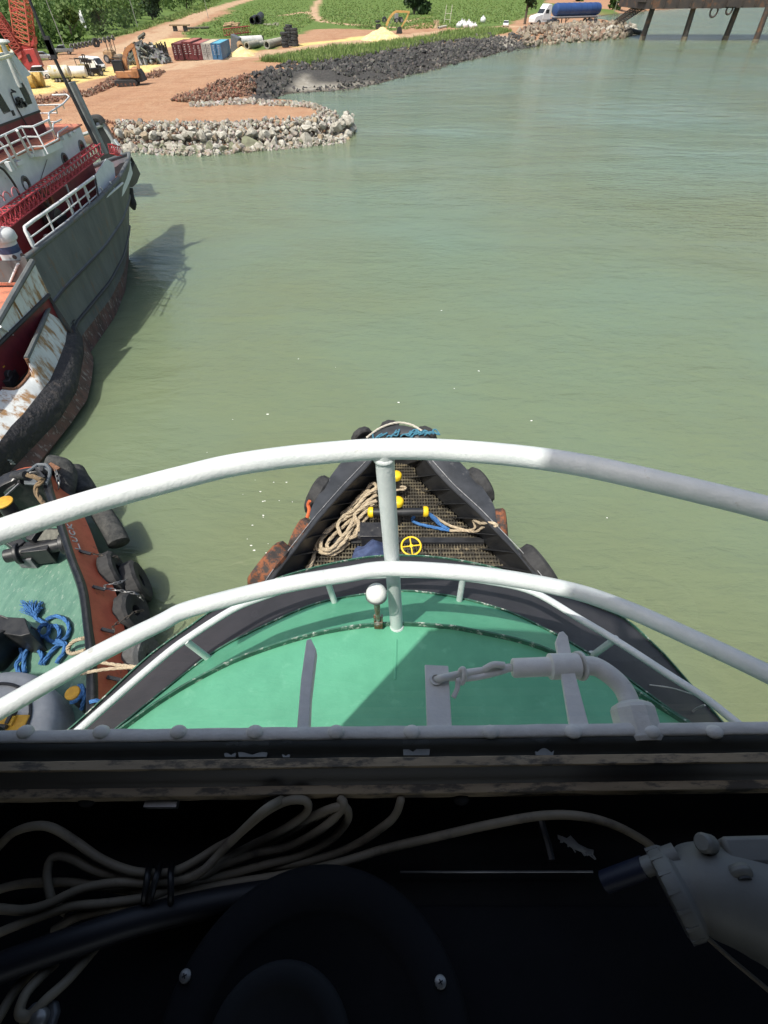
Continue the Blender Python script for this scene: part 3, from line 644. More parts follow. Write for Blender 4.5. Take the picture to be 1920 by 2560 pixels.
up_ = [(750, 530), (790, 545), (805, 533), (840, 570), (880, 590), (906, 596)]; dn_ = [(752, 548), (785, 566), (815, 590), (850, 604), (880, 620), (903, 618)]
a.grid([[P(960 + x / 1.728, 1780 + y / 1.728, D(.885) + rr.uniform(0, .004)) for x, y in up_], [P(960 + x / 1.728, 1780 + y / 1.728, D(.885) + rr.uniform(0, .004)) for x, y in dn_]])
for k in range(14):
    i = rr.randrange(5); x, y = dn_[i]; a.tube([P(960 + (x + rr.uniform(-5, 20)) / 1.728, 1780 + (y - 10) / 1.728, D(.884)), P(960 + (x + 15 + rr.uniform(-5, 20)) / 1.728, 1780 + (y + 16) / 1.728, D(.884))], .0007, 4)
tag(a.build('torn_paper', M('dirty_paper', (.36, .37, .36), rough=.9), None, solid=.001), 'frayed scrap of dirty white paper on the console', 'paper scrap')
# cast motor housing at right
mCast = M('cast_grey_metal', (.20, .20, .185), (.155, .155, .145), scale=6, rough=.55, metal=.15, bump=.25, bscale=70, bdist=.002, rust=(.10, .10, .095), rust_amt=.06, rust_scale=30)
mo = thing('wiper_motor', 'grey cast metal wiper motor housing with ribbed ring at the right of the console', 'wiper motor', P(1800, 2240, D(.90)))
c0 = P(1690, 2230, D(.765)); ax = (P(1790, 2196, D(.745)) - c0).normalized()
path = cr([c0 - ax * .004, c0 + ax * .012, P(1770, 2222, D(.755)), P(1860, 2246, D(.755)), P(1950, 2292, D(.757)), P(2060, 2380, D(.765))], 6)
rad = [lerp(.036, .0415, min(1, i / 5)) if i < 8 else lerp(.0415, .056, min(1, ((i - 7) / 13)) ** .7) for i in range(len(path))]
a = MB(); a.tube(path, rad, 44); a.build('housing', mCast, mo, world=True, smooth=60)
a = MB(); a.lathe([(.030, -.008), (.041, -.012), (.0475, -.010), (.049, -.006), (.049, .005), (.0465, .009), (.044, .010), (.042, .013), (.038, .013)], c0, ax, 48)
u_ = ax.orthogonal().normalized(); w_ = ax.cross(u_)
for k in range(16):
    an = k * PI / 8; p_ = c0 + (u_ * math.cos(an) + w_ * math.sin(an)) * .0468; a.bar(p_ - ax * .0105, p_ + ax * .004, .004, .0052, up=(u_ * math.cos(an) + w_ * math.sin(an)))
a.build('ring', mCast, mo, world=True, smooth=40)
a = MB(); nz0 = P(1620, 2165, D(.755)); a.lathe([(.010, 0), (.011, .005), (.011, .03), (.014, .034), (.014, .05)], nz0 - ax * .012, ax, 20); a.build('nozzle', mCast, mo, world=True)
a = MB(); a.tube([nz0 - ax * .004, nz0 - ax * .05 + Vector((0, 0, -.02))], .013, 12); a.build('rubber_boot', M('navy_rubber', (.012, .016, .035), rough=.5), mo, world=True)
a = MB(); q = P(1850, 2130, D(.70)); a.box(q + Vector((.045, .004, -.03)), (.10, .03, .045), ry=-.12); a.cyl(q + Vector((-.005, -.012, -.01)), q + Vector((-.005, -.025, -.006)), .013, n=20); lug_ = a.build('mounting_lug', mCast, mo, world=True, bevel=.005)
a = MB(); a.cyl(q + Vector((-.005, -.022, -.007)), q + Vector((-.005, -.027, -.0055)), .008, n=18); a.build('bolt', mBlack, lug_, world=True)
a = MB(); q = P(1762, 2108, D(.71)); a.lathe([(.011, -.012), (.011, .004), (.008, .008), (0, .008)], q, (-.8, 0, .6), 18); a.build('screw_boss', mCast, mo, world=True)
# outside: forward brackets, plate and wiper cable gland on the window wall
mOut = mGreyPaint
zo = D(.762)
def fb(pxs, name, th, label, cat, parent=None):
    b = MB(); b.prism([P(u, v, zo) for u, v in pxs], (0, 0, -th)); return b.build(name, mOut, parent or ob, world=True, bevel=.0015)
ob = thing('bracket', 'grey painted angle bar with a pointed end standing alone outside the window', 'bracket', P(760, 1820, zo))
fb([(741, 1836), (772, 1836), (776, 1740), (790, 1622), (777, 1596), (766, 1600), (752, 1700)], 'flange', .006, '', '')
a = MB(); a.prism([P(772, 1836, zo), P(776, 1740, zo), P(790, 1622, zo), P(786, 1615, zo), P(768, 1740, zo), P(764, 1836, zo)], (0, 0, -.02)); a.v = [v - Vector((0, 0, .0035)) for v in a.v]; a.build('web', mOut, ob, world=True)
ob = thing('plate', 'grey flat plate with an eye hole lashed to the painted cable outside', 'plate', P(1095, 1820, zo))
fb([(1068, 1836), (1131, 1836), (1121, 1664), (1062, 1661)], 'flat_bar', .005, '', '')
a = MB(); hc2 = P(1090, 1699, zo + .001); a.lathe([(.0068, 0), (.0068, .0035), (.0098, .0035), (.0098, 0)], hc2, n=24); a.build('eye', mOut, ob, world=True)
ob = thing('bracket', 'grey painted bar crossing over the painted cable clamp outside the window', 'bracket', P(1440, 1820, zo))
fb([(1428, 1832), (1478, 1830), (1440, 1690), (1420, 1590), (1408, 1577), (1398, 1580), (1389, 1604), (1396, 1640)], 'bar', .008, '', '')
def c9(x, y, d): return P(1000 + x / 1.803, 1400 + y / 1.803, D(d))
wc = thing('wiper_cable', 'paint-covered cable with sleeve and hex gland running outside the window', 'cable', c9(800, 480, .79))
a = MB()
a.tube(cr([c9(160, 540, .765), c9(190, 532, .75), c9(240, 520, .758), c9(300, 508, .765), c9(400, 495, .768), c9(500, 482, .77)], 6), .0058, 10)
a.tube(cr([c9(180, 535, .77), c9(240, 532, .775), c9(320, 532, .77), c9(420, 512, .77), c9(500, 488, .77)], 6), .0052, 10)
a.tube(cr([c9(270, 500, .752), c9(285, 490, .745), c9(292, 520, .75), c9(280, 555, .762), c9(262, 540, .758), c9(258, 580, .764), c9(240, 620, .768)], 6), .004, 8)
a.tube(cr([c9(380, 492, .762), c9(420, 472, .755), c9(470, 474, .758)], 5), .0055, 8)
a.build('lashing', mOut, wc, world=True, smooth=60)
a = MB(); a.tube([c9(505, 487, .77), c9(512, 487, .77), c9(672, 480, .772)], [.013, .0155, .0155], 18); a.tube([c9(670, 480, .772), c9(676, 480, .772), c9(800, 478, .774), c9(806, 478, .774)], [.016, .021, .021, .016], 18)
a.tube([c9(806, 478, .774), c9(818, 476, .775), c9(830, 476, .775)], [.024, .024, .019], 18); a.build('sleeve', mOut, wc, world=True, smooth=50)
a = MB(); a.tube(cr([c9(825, 477, .775), c9(880, 480, .775), c9(940, 515, .776), c9(990, 560, .778), c9(1020, 605, .78), c9(1036, 650, .78)], 8), .0155, 16); a.build('hose', mOut, wc, world=True, smooth=60)
a = MB()
g0 = c9(1040, 645, .778); g1 = c9(1075, 770, .785); ga = (g1 - g0).normalized()
a.lathe([(.018, -.002), (.030, .004), (.034, .010), (.034, .052), (.030, .058), (.0, .058)], g0, ga, 10); a.build('hex_gland', mOut, wc, world=True, smooth=20)

# unseen mast on the wheelhouse roof, added so its bars shade the right handrails
a = MB(); a.tube([(-.9, -1.6, zr), (-.9, -1.6, H + 5.2)], .06, 12); ms_ = a.build('shade_bar_mast', mWhitePipe, wh, world=True)
a = MB(); a.bar((-1.13, -.60, H + 4.0), (-.36, -.98, H + 4.0), .26, .10); a.bar((-1.20, -1.08, H + 4.0), (-.52, -1.36, H + 4.0), .15, .10); a.bar((-.9, -1.6, H + 4.0), (-.78, -.78, H + 4.0), .06, .06); a.build('shade_bars', mWhitePipe, ms_, world=True)
# ================================================================ red-sided tug moored alongside, lower left
from mathutils.bvhtree import BVHTree
def z6(x, y, z): return P(x / 3.16, 1150 + y / 3.16, z)
def c1(x, y, z): return P(x / 6.9125, 1140 + y / 6.9125, z)
def cc2(x, y, z): return P(x / 5.53, 1350 + y / 5.53, z)
def cc3(x, y, z): return P(x / 6.38, 1600 + y / 6.38, z)
mRed = M('faded_red_hull_paint', (.64, .15, .075), (.54, .12, .06), scale=2.2, rough=.5, rust=(.16, .06, .04), rust_amt=.08, rust_scale=2.5)
mDeckGreenOld = M('worn_green_deck', (.13, .25, .185), (.085, .19, .14), scale=3, rough=.4, bump=.35, bscale=14, bdist=.02, rust=(.25, .34, .28), rust_amt=.12, rust_scale=9, stretch=(1.6, .5, 1))
rt = thing('tugboat', 'red-sided tug with worn green deck and tyre fenders moored at lower left', 'tugboat', (-10, 6, 0))
RZ = 1.45
capo = cr([z6(-40, 160, 2.55), z6(60, 100, 2.6), z6(230, 60, 2.65), z6(330, 60, 2.65), z6(385, 110, 2.6), z6(420, 240, 2.55), z6(500, 480, 2.5), z6(590, 760, 2.5), z6(680, 1000, 2.5), z6(725, 1320, 2.5), z6(750, 1500, 2.5), z6(765, 1800, 2.5), z6(765, 2200, 2.5), z6(750, 2600, 2.5), z6(740, 3200, 2.5)], 6)
capi = cr([z6(-60, 260, 2.55), z6(40, 190, 2.6), z6(200, 130, 2.65), z6(290, 110, 2.65), z6(330, 150, 2.6), z6(350, 260, 2.55), z6(440, 510, 2.5), z6(530, 790, 2.5), z6(615, 1040, 2.5), z6(655, 1320, 2.5), z6(672, 1500, 2.5), z6(680, 1800, 2.5), z6(672, 2200, 2.5), z6(660, 2600, 2.5), z6(650, 3200, 2.5)], 6)
n = 90; CO, CI = resample(capo, n), resample(capi, n)
mCap = M('glossy_black_capping', (.016, .017, .019), (.028, .029, .031), scale=4, rough=.3, rust=(.4, .38, .36), rust_amt=.02, rust_scale=30)
a = MB(); up = Vector((0, 0, 1))
a.grid([[p - up * .1 for p in CO], CO, [p.lerp(q, .22) + up * .06 for p, q in zip(CO, CI)], [p.lerp(q, .45) + up * .015 for p, q in zip(CO, CI)], [p.lerp(q, .58) + up * .015 for p, q in zip(CO, CI)], [p.lerp(q, .8) + up * .06 for p, q in zip(CO, CI)], CI, [p - up * .1 for p in CI]])
a.build('bulwark_cap', mCap, rt, world=True, smooth=60)
out15 = cr([z6(-60, 165, 2.0), z6(180, 62, 2.0), z6(335, 62, 1.9), z6(440, 110, 1.7), z6(540, 200, 1.6), z6(690, 500, 1.55), z6(805, 800, 1.5), z6(925, 1080, 1.5), z6(1000, 1450, 1.5), z6(1010, 1800, 1.5), z6(1000, 2200, 1.5), z6(990, 2600, 1.5), z6(980, 3200, 1.5)], 6)
O15 = resample(out15, n)
a = MB(); a.grid([[p - up * .08 for p in CO], [p.lerp(q, .55) + Vector((-.05, 0, 0)) - up * .02 for p, q in zip(CO, O15)], O15]); fl_o = a.build('hull_side', mRed, rt, world=True, smooth=60)
bv = BVHTree.FromPolygons([tuple(v) for v in a.v], a.f)
def onto(bv, u, v, off=.012):
    d = ray(u, v).normalized(); h = bv.ray_cast(Vector((0, 0, H)), d)
    return (h[0] - d * off) if h[0] is not None else None
a = MB(); a.grid([O15, [Vector((p.x - .15, p.y - .05, .6)) for p in O15], [Vector((p.x - .7, p.y - .2, -.5)) for p in O15]]); a.build('hull_bottom', mBlackWorn, rt, world=True, smooth=60)
DI = [Vector((p.x - .10, p.y - .08, RZ)) for p in CI]
a = MB(); a.grid([CI, DI]); a.build('bulwark', mBlackWorn, rt, world=True)
a = MB(); m0 = CI.index(max(CI, key=lambda p: p.y))
poly_ = [Vector((p.x, p.y, RZ - .004)) for p in DI] + [Vector((-16, 1, RZ - .004)), Vector((-16, 9, RZ - .004))]
a.add(poly_, [tuple(range(len(poly_)))]); a.build('deck', mDeckGreenOld, rt, world=True, smooth=0)
# hand-painted name on the flank
mPaintW = M('white_lettering_paint', (.62, .60, .56), rough=.6, scale=30)
r_ = Vector((-.33, -.944)); u_ = Vector((-.965, -.20)); og = Vector((1384, 1616))
def tp(r, u):
    q = og + r_ * r + u_ * u; w = onto(bv, q.x / 6.9125, 1140 + q.y / 6.9125); return w
letters = [[(0, 112), (0, 0), (100, 0)],
           [(140, 112), (138, 40), (150, 8), (185, 5), (205, 30), (215, 112)],
           [(330, 95), (305, 112), (272, 95), (258, 50), (275, 8), (310, 0), (335, 20)],
           [(380, 112), (372, 0)], [(450, 112), (378, 52), (455, 0)]]
a = MB()
for st in letters:
    q = [x for x in (tp(s[0], s[1] * .8) for s in st) if x is not None]
    if len(q) > 1: a.tube(resample(q, 14) if len(st) < 4 else cr(q, 4), .024, 6)
a.build('painted_name', mPaintW, rt, world=True)
# bow fender roll with strap and chain
mFend = M('frayed_black_fender', (.03, .032, .032), (.075, .075, .07), scale=5, rough=.9, bump=.8, bscale=22, bdist=.03)
a = MB(); a.tube(cr([c1(850, 150, 2.3), c1(980, 170, 2.25), c1(1090, 210, 2.15), c1(1140, 330, 2.0), c1(1130, 460, 1.9), c1(1110, 560, 1.8), c1(1090, 640, 1.7), c1(1150, 760, 1.5)], 5), .34, 18)
a.build('bow_fender', mFend, rt, world=True, smooth=60)
a = MB(); a.tube(cr([c1(1250, 250, 1.3), c1(1330, 400, 1.2), c1(1400, 500, 1.1), c1(1460, 600, 1.0), c1(1510, 690, .95)], 6), [.3] + [.40] * 22 + [.34, .2], 16); a.build('bow_fender', mFend, rt, world=True, smooth=60)
a = MB(); a.tube(cr([z6(790, 400, 1.2), z6(870, 520, 1.1), z6(920, 610, 1.0), z6(945, 670, .9)], 5), [.22] + [.34] * 14 + [.2], 14); a.build('side_fender', mFend, rt, world=True, smooth=60)
def chain(pts, r=.05, mat=mChain, name='chain', label='', group=None, parent=None):
    pts = [Vector(p) for p in pts]; L = sum((q - p).length for p, q in zip(pts, pts[1:])); n_ = max(4, int(L / (r * 2.3))); pts = resample(pts, n_ + 1); b = MB()
    for i in range(n_):
        p, q = pts[i], pts[i + 1]; d = (q - p); ln = d.length * .72; d.normalize(); s_ = d.orthogonal().normalized()
        if i % 2: s_ = d.cross(s_)
        c = (p + q) / 2; b.tube([c + d * ln * math.cos(k * PI / 5) + s_ * r * .62 * math.sin(k * PI / 5) for k in range(10)], r * .25, 5, closed=True)
    o = b.build(name, mat, parent, world=True, smooth=60)
    return tag(o, label, 'chain', group) if not parent else o
mRustIron = M('rusty_iron', (.22, .10, .05), (.12, .06, .035), scale=8, rough=.8, bump=.4, bscale=30)
a = MB(); a.bar(c1(840, 150, 2.66), c1(1000, 240, 2.62), .20, .06); a.build('fender_strap', mRustIron, rt, world=True)
chain([c1(960, 250, 2.65), c1(990, 350, 2.6), c1(1015, 440, 2.5), c1(1010, 560, 2.3)], .07, mSteel, label='pale steel chain hanging over the frayed bow fender of the red tug')
# bow: octagon roller housing
mHs = M('blue_grey_steel', (.13, .15, .165), (.09, .10, .11), scale=4, rough=.5, rust=(.3, .28, .24), rust_amt=.05, rust_scale=8)
oc = [(430, 310), (650, 150), (800, 150), (865, 230), (860, 340), (800, 480), (600, 510), (430, 500)]
a = MB(); a.prism([c1(x, y, 2.52) for x, y in oc], (0, 0, .06)); a.build('bow_plate', mHs, rt, world=True, bevel=.01)
a = MB()
for i in range(8):
    if i in (5, 6, 7): continue
    a.tube([c1(*oc[i], 2.72), c1(*oc[(i + 1) % 8], 2.72)], .055, 8)
a.build('bow_rim', mHs, rt, world=True)
a = MB(); a.bar(c1(650, 250, 2.75), c1(800, 420, 2.75), .06, .3); a.bar(c1(735, 210, 2.8), c1(730, 290, 2.8), .09, .16); a.build('bow_rib', mBlackWorn, rt, world=True)
a = MB(); a.tube([c1(235, 350, 2.6), c1(450, 330, 2.8)], .13, 14); a.tube([c1(220, 420, 2.4), c1(420, 420, 2.5)], .16, 14); a.build('bow_roller', mBlackWorn, rt, world=True)
a = MB(); a.bar(c1(330, 480, 2.55), c1(90, 700, 2.4), .05); a.bar(c1(280, 480, 2.45), c1(50, 630, 2.3), .18, .1); a.build('bow_bracket', mSteel, rt, world=True)
b = strand_rope(cr([c1(480, 330, 2.9), c1(560, 350, 2.95), c1(690, 400, 2.9), c1(740, 400, 2.85), c1(700, 470, 2.8), c1(630, 520, 2.7), c1(620, 600, 2.65), c1(660, 700, 2.6), c1(740, 800, 2.6), c1(800, 960, 2.6)], 8), .075)
tag(b.build('hawser', M('brown_hawser', (.22, .15, .08), (.11, .08, .05), scale=10, rough=.95, bump=.8, bscale=30), None, smooth=60), 'thick brown hawser lying over the bow plate of the red tug', 'rope')
# bollard with yellow top at the far left
c = c1(60, 800, 2.75)
a = MB(); a.tube([Vector((c.x + .05, c.y - .05, RZ)), c], [.24, .22], 20); bo = a.build('bollard', mBlackWorn, rt, world=True)
a = MB(); a.lathe([(0, -.02), (.26, -.02), (.26, .02), (.23, .035), (0, .037)], c, n=28); a.build('cap', mYellowOld, bo, world=True)
a = MB(); c = cc3(1160, 845, 2.35); a.tube([Vector((c.x, c.y, RZ)), c], .14, 20); bo = a.build('bollard', mBlackWorn, rt, world=True)
a = MB(); a.lathe([(0, -.02), (.165, -.02), (.165, .015), (.15, .03), (0, .032)], c, (0, 0, 1), 28); a.build('cap', mYellowOld, bo, world=True)
# grating platform and black windlass casting its shape on the deck
a = MB()
p00, p10, p11, p01 = cc2(520, -140, RZ + .05), cc2(860, -140, RZ + .05), cc2(865, 120, RZ + .05), cc2(740, 150, RZ + .05)
for i in range(22):
    t = i / 21; a.bar(p00.lerp(p10, t), cc2(480, 90, RZ + .05).lerp(p11, t), .022, .04)
a.build('foredeck_grating', M('dull_grating', (.3, .3, .26), (.2, .2, .18), scale=6, rough=.6), rt, world=True)
a = MB(); a.prism([cc2(440, -160, RZ + .003), cc2(880, -160, RZ + .003), cc2(880, 130, RZ + .003), cc2(560, 200, RZ + .003), cc2(400, 100, RZ + .003)], (0, 0, .01)); a.build('grating_well', mBlackWorn, rt, world=True)
mWin = M('black_machinery', (.014, .015, .017), (.03, .03, .03), scale=4, rough=.45)
wl = cc2(560, 140, RZ + .5)
a = MB(); a.box(wl + Vector((-.05, 0, -.1)), (.75, .42, .6), rz=.15); a.tube([wl + Vector((-.9, -.25, .02)), wl + Vector((.7, .25, .02))], .20, 18); a.tube([wl + Vector((.55, .2, .02)), wl + Vector((.68, .24, .02))], .32, 20); a.tube([wl + Vector((-.6, -.16, .02)), wl + Vector((-.5, -.13, .02))], .32, 20)
a.bar(wl + Vector((-.2, .1, .3)), wl + Vector((.1, 1.3, .55)), .22, .2); a.bar(wl + Vector((-.5, .0, .1)), wl + Vector((-1.7, .7, .3)), .35, .3)
a.build('windlass', mWin, rt, world=True, bevel=.02)
a = MB(); q = cc2(290, 225, RZ + .4); a.prism([cc2(200, 270, RZ + .42), cc2(260, 180, RZ + .42), cc2(385, 180, RZ + .42), cc2(440, 230, RZ + .42), cc2(420, 275, RZ + .42)], (0, 0, -.4)); a.build('chain_locker', M('grey_steel_lid', (.2, .2, .21), (.13, .13, .14), scale=5, rough=.5), rt, world=True)
# black winch cabinet at the left edge
a = MB(); a.prism([cc2(-160, 1010, RZ + .9), cc2(60, 1060, RZ + .9), cc2(340, 1075, RZ + .9), cc2(420, 1290, RZ + .9), cc2(280, 1330, RZ + .9), cc2(-160, 1260, RZ + .9)], (0, 0, -.9)); a.build('winch_cabinet', mWin, rt, world=True, bevel=.02)
a = MB(); q0, q1 = cc2(-260, 1450, RZ + .5), cc2(40, 1540, RZ + .5); a.tube([q0, q1], .5, 26); a.tube([q1 - (q1 - q0).normalized() * .1, q1], .55, 28); a.build('winch_drum', mWin, rt, world=True)
a = MB(); a.tube([cc2(-60, 1020, RZ + 1.0), cc2(520, 1240, RZ + .6)], .02, 8); a.build('lever', mWin, rt, world=True)
# wheelhouse-side dome at the bottom left with yellow winch inside the guard
dm = cc3(230, 1130, 2.6)
a = MB(); a.lathe([(1.42, -1.3), (1.42, -.25), (1.36, -.08), (1.2, 0), (.9, .03), (0, .04)], dm + Vector((-.55, -.42, 0)), n=48); a.build('winch_cover', M('grey_canvas_cover', (.55, .56, .54), (.44, .45, .44), scale=3, rough=.7), rt, world=True, smooth=50)
a = MB(); cq = dm + Vector((-.55, -.42, .05)); a.tube([cq + Vector((1.02 * math.cos(k * PI / 24), 1.02 * math.sin(k * PI / 24), .0)) for k in range(48)], .035, 8, closed=True); a.build('cover_band', mBlack, rt, world=True)
a = MB(); q = cc3(200, 1330, 2.66); a.box(q, (.62, .34, .1)); a.box(q + Vector((-.08, .02, .08)), (.3, .2, .1)); yw = a.build('winch_block', mYellowOld, rt, world=True, bevel=.02)
a = MB(); a.box(q + Vector((-.02, .09, .10)), (.07, .3, .14)); a.tube([q + Vector((-.3, -.1, .12)), q + Vector((.0, -.12, .12))], .05, 10); a.build('clamp', mBlack, yw, world=True)
# blue rope coil with frayed end
def bluec(pts): return cr([cc2(x, y, RZ + z) for x, y, z in pts], 8)
a = MB()
for ln in ([(480, 1060, .1), (540, 1110, .1), (620, 1150, .1), (680, 1220, .1), (660, 1300, .1), (590, 1345, .1), (530, 1300, .12), (540, 1220, .14), (600, 1170, .18), (640, 1160, .2)],
           [(640, 1110, .08), (720, 1060, .08), (820, 1060, .08), (910, 1110, .08), (955, 1200, .08), (940, 1310, .08), (870, 1390, .1), (770, 1420, .1), (690, 1390, .1), (640, 1340, .1)],
           [(700, 1190, .1), (770, 1185, .12), (815, 1240, .12), (820, 1320, .12), (790, 1390, .15), (830, 1400, .16), (900, 1430, .12), (920, 1460, .1)],
           [(920, 1460, .1), (860, 1440, .1), (780, 1470, .1), (700, 1560, .1), (640, 1640, .08), (600, 1720, .08)],
           [(900, 1470, .1), (880, 1560, .1), (820, 1640, .1), (780, 1700, .1)],
           [(400, 1250, .1), (460, 1270, .1), (500, 1330, .1), (500, 1430, .1), (540, 1530, .1), (590, 1620, .1), (560, 1720, .1)],
           [(300, 1350, .1), (300, 1430, .12), (290, 1520, .14), (310, 1570, .14), (280, 1640, .14), (230, 1720, .12), (260, 1830, .1), (330, 1900, .1)],
           [(430, 1350, .1), (420, 1430, .1), (370, 1520, .12), (340, 1600, .12), (330, 1700, .12), (340, 1830, .1)]):
    b = strand_rope(bluec(ln), .055); a.add(b.v, b.f)
rr = random.Random(4); ct = cc2(490, 1070, RZ + .1)
for k in range(70):
    q = cc2(lerp(260, 610, rr.random()), lerp(830, 1000, rr.random() ** 1.3), RZ + .03 + .1 * rr.random()); mid = ct.lerp(q, .5) + Vector((rr.uniform(-.05, .05), rr.uniform(-.05, .05), rr.uniform(.03, .12)))
    a.tube(cr([ct + Vector((rr.uniform(-.04, .04), 0, 0)), mid, q], 3), .011, 4)
tag(a.build('rope_coil', mRopeBlue, None, smooth=60), 'blue rope coiled with frayed end on the green deck of the red tug', 'rope')
b = strand_rope(cr([cc2(1150, 1360, 2.45), cc2(1100, 1370, 2.2), cc2(1020, 1400, 1.9), cc2(950, 1470, 1.65), cc2(935, 1530, 1.6), cc2(990, 1570, 1.8), cc2(1080, 1550, 2.2), cc2(1180, 1520, 2.5)], 8), .05)
tag(b.build('mooring_rope', mRopeTan, None, smooth=60), 'short tan rope looped inside the black bulwark of the red tug', 'rope')
b = strand_rope(cr([z6(640, 1690, 2.52), z6(740, 1668, 2.58), z6(860, 1650, 2.6), z6(1000, 1640, 2.7), z6(1120, 1636, 2.8), z6(1260, 1640, 3.0)], 6), .04); tag(b.build('mooring_rope', mRopeTan, None, smooth=60), 'lower of two tan mooring lines stretched from the red tug to the green foredeck', 'rope'); a = MB()
b = strand_rope(cr([z6(700, 1570, 2.52), z6(760, 1590, 2.56), z6(900, 1615, 2.62), z6(1100, 1634, 2.8), z6(1260, 1640, 3.0)], 6), .04); a.add(b.v, b.f)
tag(a.build('mooring_rope', mRopeTan, None, smooth=60), 'upper of two tan mooring lines stretched from the red tug to the green foredeck', 'rope')
b = strand_rope(cr([cc3(1130, 990, 2.25), cc3(1200, 970, 2.28), cc3(1290, 890, 2.3), cc3(1310, 800, 2.3), cc3(1250, 730, 2.3), cc3(1310, 740, 2.35), cc3(1350, 850, 2.3), cc3(1330, 980, 2.1), cc3(1300, 1100, 1.8)], 8), .05)
tag(b.build('mooring_rope', mRopeBlue, None, smooth=60), 'blue rope turned round the yellow-topped bollard of the red tug', 'rope'); a = MB(); b = strand_rope(cr([cc3(1440, 990, 2.55), cc3(1520, 965, 2.58), cc3(1620, 1000, 2.5), cc3(1720, 1060, 2.4)], 6), .045); a.add(b.v, b.f)
tag(a.build('mooring_rope', mRopeBlue, None, smooth=60), 'short blue rope crossing the black capping beside the yellow-topped bollard', 'rope')
# tyres and chains on the flank
G2 = 'tyre fenders chained to the red tug'
put_tyre(z6(905, 900, 1.25), (.86, .45, .12), .68, .25, mRubber, 'big black tyre hung foremost below the painted name', G2)
put_tyre(z6(1075, 970, .75), (.86, .45, .12), .68, .27, mRubber, 'dark tyre floating outside the foremost one', G2)
put_tyre(z6(1040, 1200, 1.3), (.93, .2, .3), .58, .24, mRubber, 'tyre in the middle of the red flank with chains across', G2)
put_tyre(z6(1120, 1560, 1.2), (.95, .05, .2), .58, .28, M('smooth_grey_rubber', (.10, .105, .105), (.06, .06, .06), scale=6, rough=.7, rust=(.2, .2, .19), rust_amt=.12, rust_scale=3), 'smooth grey tyre hung aftmost beside the foredeck of the near tug', G2)
def lug(x, y): 
    b = MB(); q = onto(bv, x / 3.16, 1150 + y / 3.16, .02); b.bar(q, q + Vector((.3, -.02, -.12)), .08, .06); b.build('chain_lug', mBlack, rt, world=True); return q + Vector((.3, -.02, -.1))
CG = 'chains holding the tyres of the red tug'
q = lug(625, 718); chain([q, z6(760, 745, 2.0), z6(860, 760, 1.85), z6(930, 765, 1.7), z6(945, 800, 1.5)], .045, label='chain from below the painted name to the foremost tyre', group=CG)
q = lug(730, 1000); chain([q, z6(830, 985, 2.0), z6(920, 975, 1.95), z6(1000, 945, 1.8)], .05, mSteel, label='pale chain draped up over the foremost tyre', group=CG)
chain([q, z6(850, 1015, 2.0), z6(960, 1035, 1.85), z6(1080, 1055, 1.7), z6(1130, 1110, 1.4)], .05, mSteel, label='pale chain leading aft to the middle tyre', group=CG)
q = lug(800, 1335); chain([q, z6(890, 1310, 2.0), z6(980, 1260, 1.9), z6(1060, 1200, 1.85), z6(1130, 1190, 1.6)], .05, mChain, label='rusty chain looped over the middle tyre', group=CG)
q = lug(845, 1715); chain([q, z6(910, 1720, 1.9), z6(930, 1760, 1.8), z6(950, 1790, 1.7)], .045, mSteel, label='short chain end hanging aftmost on the red flank', group=CG)

# its deckhouse stands just outside the picture and shades the after deck
a = MB(); a.box((-11.2, -1.6, 4.2), (5.0, 9.2, 5.5)); a.box((-11.2, -1.4, 8.0), (4.4, 8.6, 2.1)); a.build('deckhouse', mWhite, rt, world=True, bevel=.05)
# ================================================================ grey tug with white house, left
def q4(x, y): return (x / 3.456, 200 + y / 3.456)
def q5(x, y): return (x / 3.456, 650 + y / 3.456)
def k5(x, y): return (x / 6.9125, 90 + y / 6.9125)
def k6(x, y): return (x / 6.9125, 300 + y / 6.9125)
def k7(x, y): return (x / 6.9125, 520 + y / 6.9125)
def k8(x, y): return (180 + x / 9.217, 230 + y / 9.217)
mGreyHull = M('grey_hull_paint', (.125, .135, .136), (.088, .097, .098), scale=1.3, rough=.62, bump=.3, bscale=1.2, bdist=.10, rust=(.15, .10, .07), rust_amt=.11, rust_scale=2.4, stretch=(1, 1, .3))
mBoot = M('rusty_boot_top', (.16, .085, .065), (.075, .05, .04), scale=2.5, rough=.85, rust=(.30, .25, .22), rust_amt=.14, rust_scale=5, bump=.4, bscale=12, stretch=(1, 1, .5))
mWhiteRust = M('rusty_white_paint', (.70, .72, .71), (.58, .60, .59), scale=2, rough=.6, rust=(.33, .19, .085), rust_amt=.2, rust_scale=1.9, stretch=(1, 1, .3))
mHouse = M('house_white_paint', (.72, .75, .76), (.62, .66, .67), scale=1.5, rough=.5, rust=(.3, .28, .25), rust_amt=.05, rust_scale=2)
mMaroon = M('maroon_paint', (.20, .028, .034), (.15, .02, .026), scale=2, rough=.5, rust=(.08, .05, .045), rust_amt=.1)
mOrange = M('orange_red_deck', (.55, .20, .12), (.44, .15, .09), scale=2, rough=.6, rust=(.25, .12, .08), rust_amt=.15)
mLattice = M('red_lattice_paint', (.50, .06, .075), (.36, .04, .05), scale=5, rough=.5)
mRail = M('white_rail_paint', (.72, .74, .74), rough=.45, scale=6)
mDarkGlass = M('dark_window_glass', (.02, .022, .02), (.035, .035, .028), scale=1, rough=.1)
gt = thing('tugboat', 'grey-bowed tug with white house, maroon base and rusty white bulwark aft', 'tugboat', (-18, 24, 0))
CX = -18.3
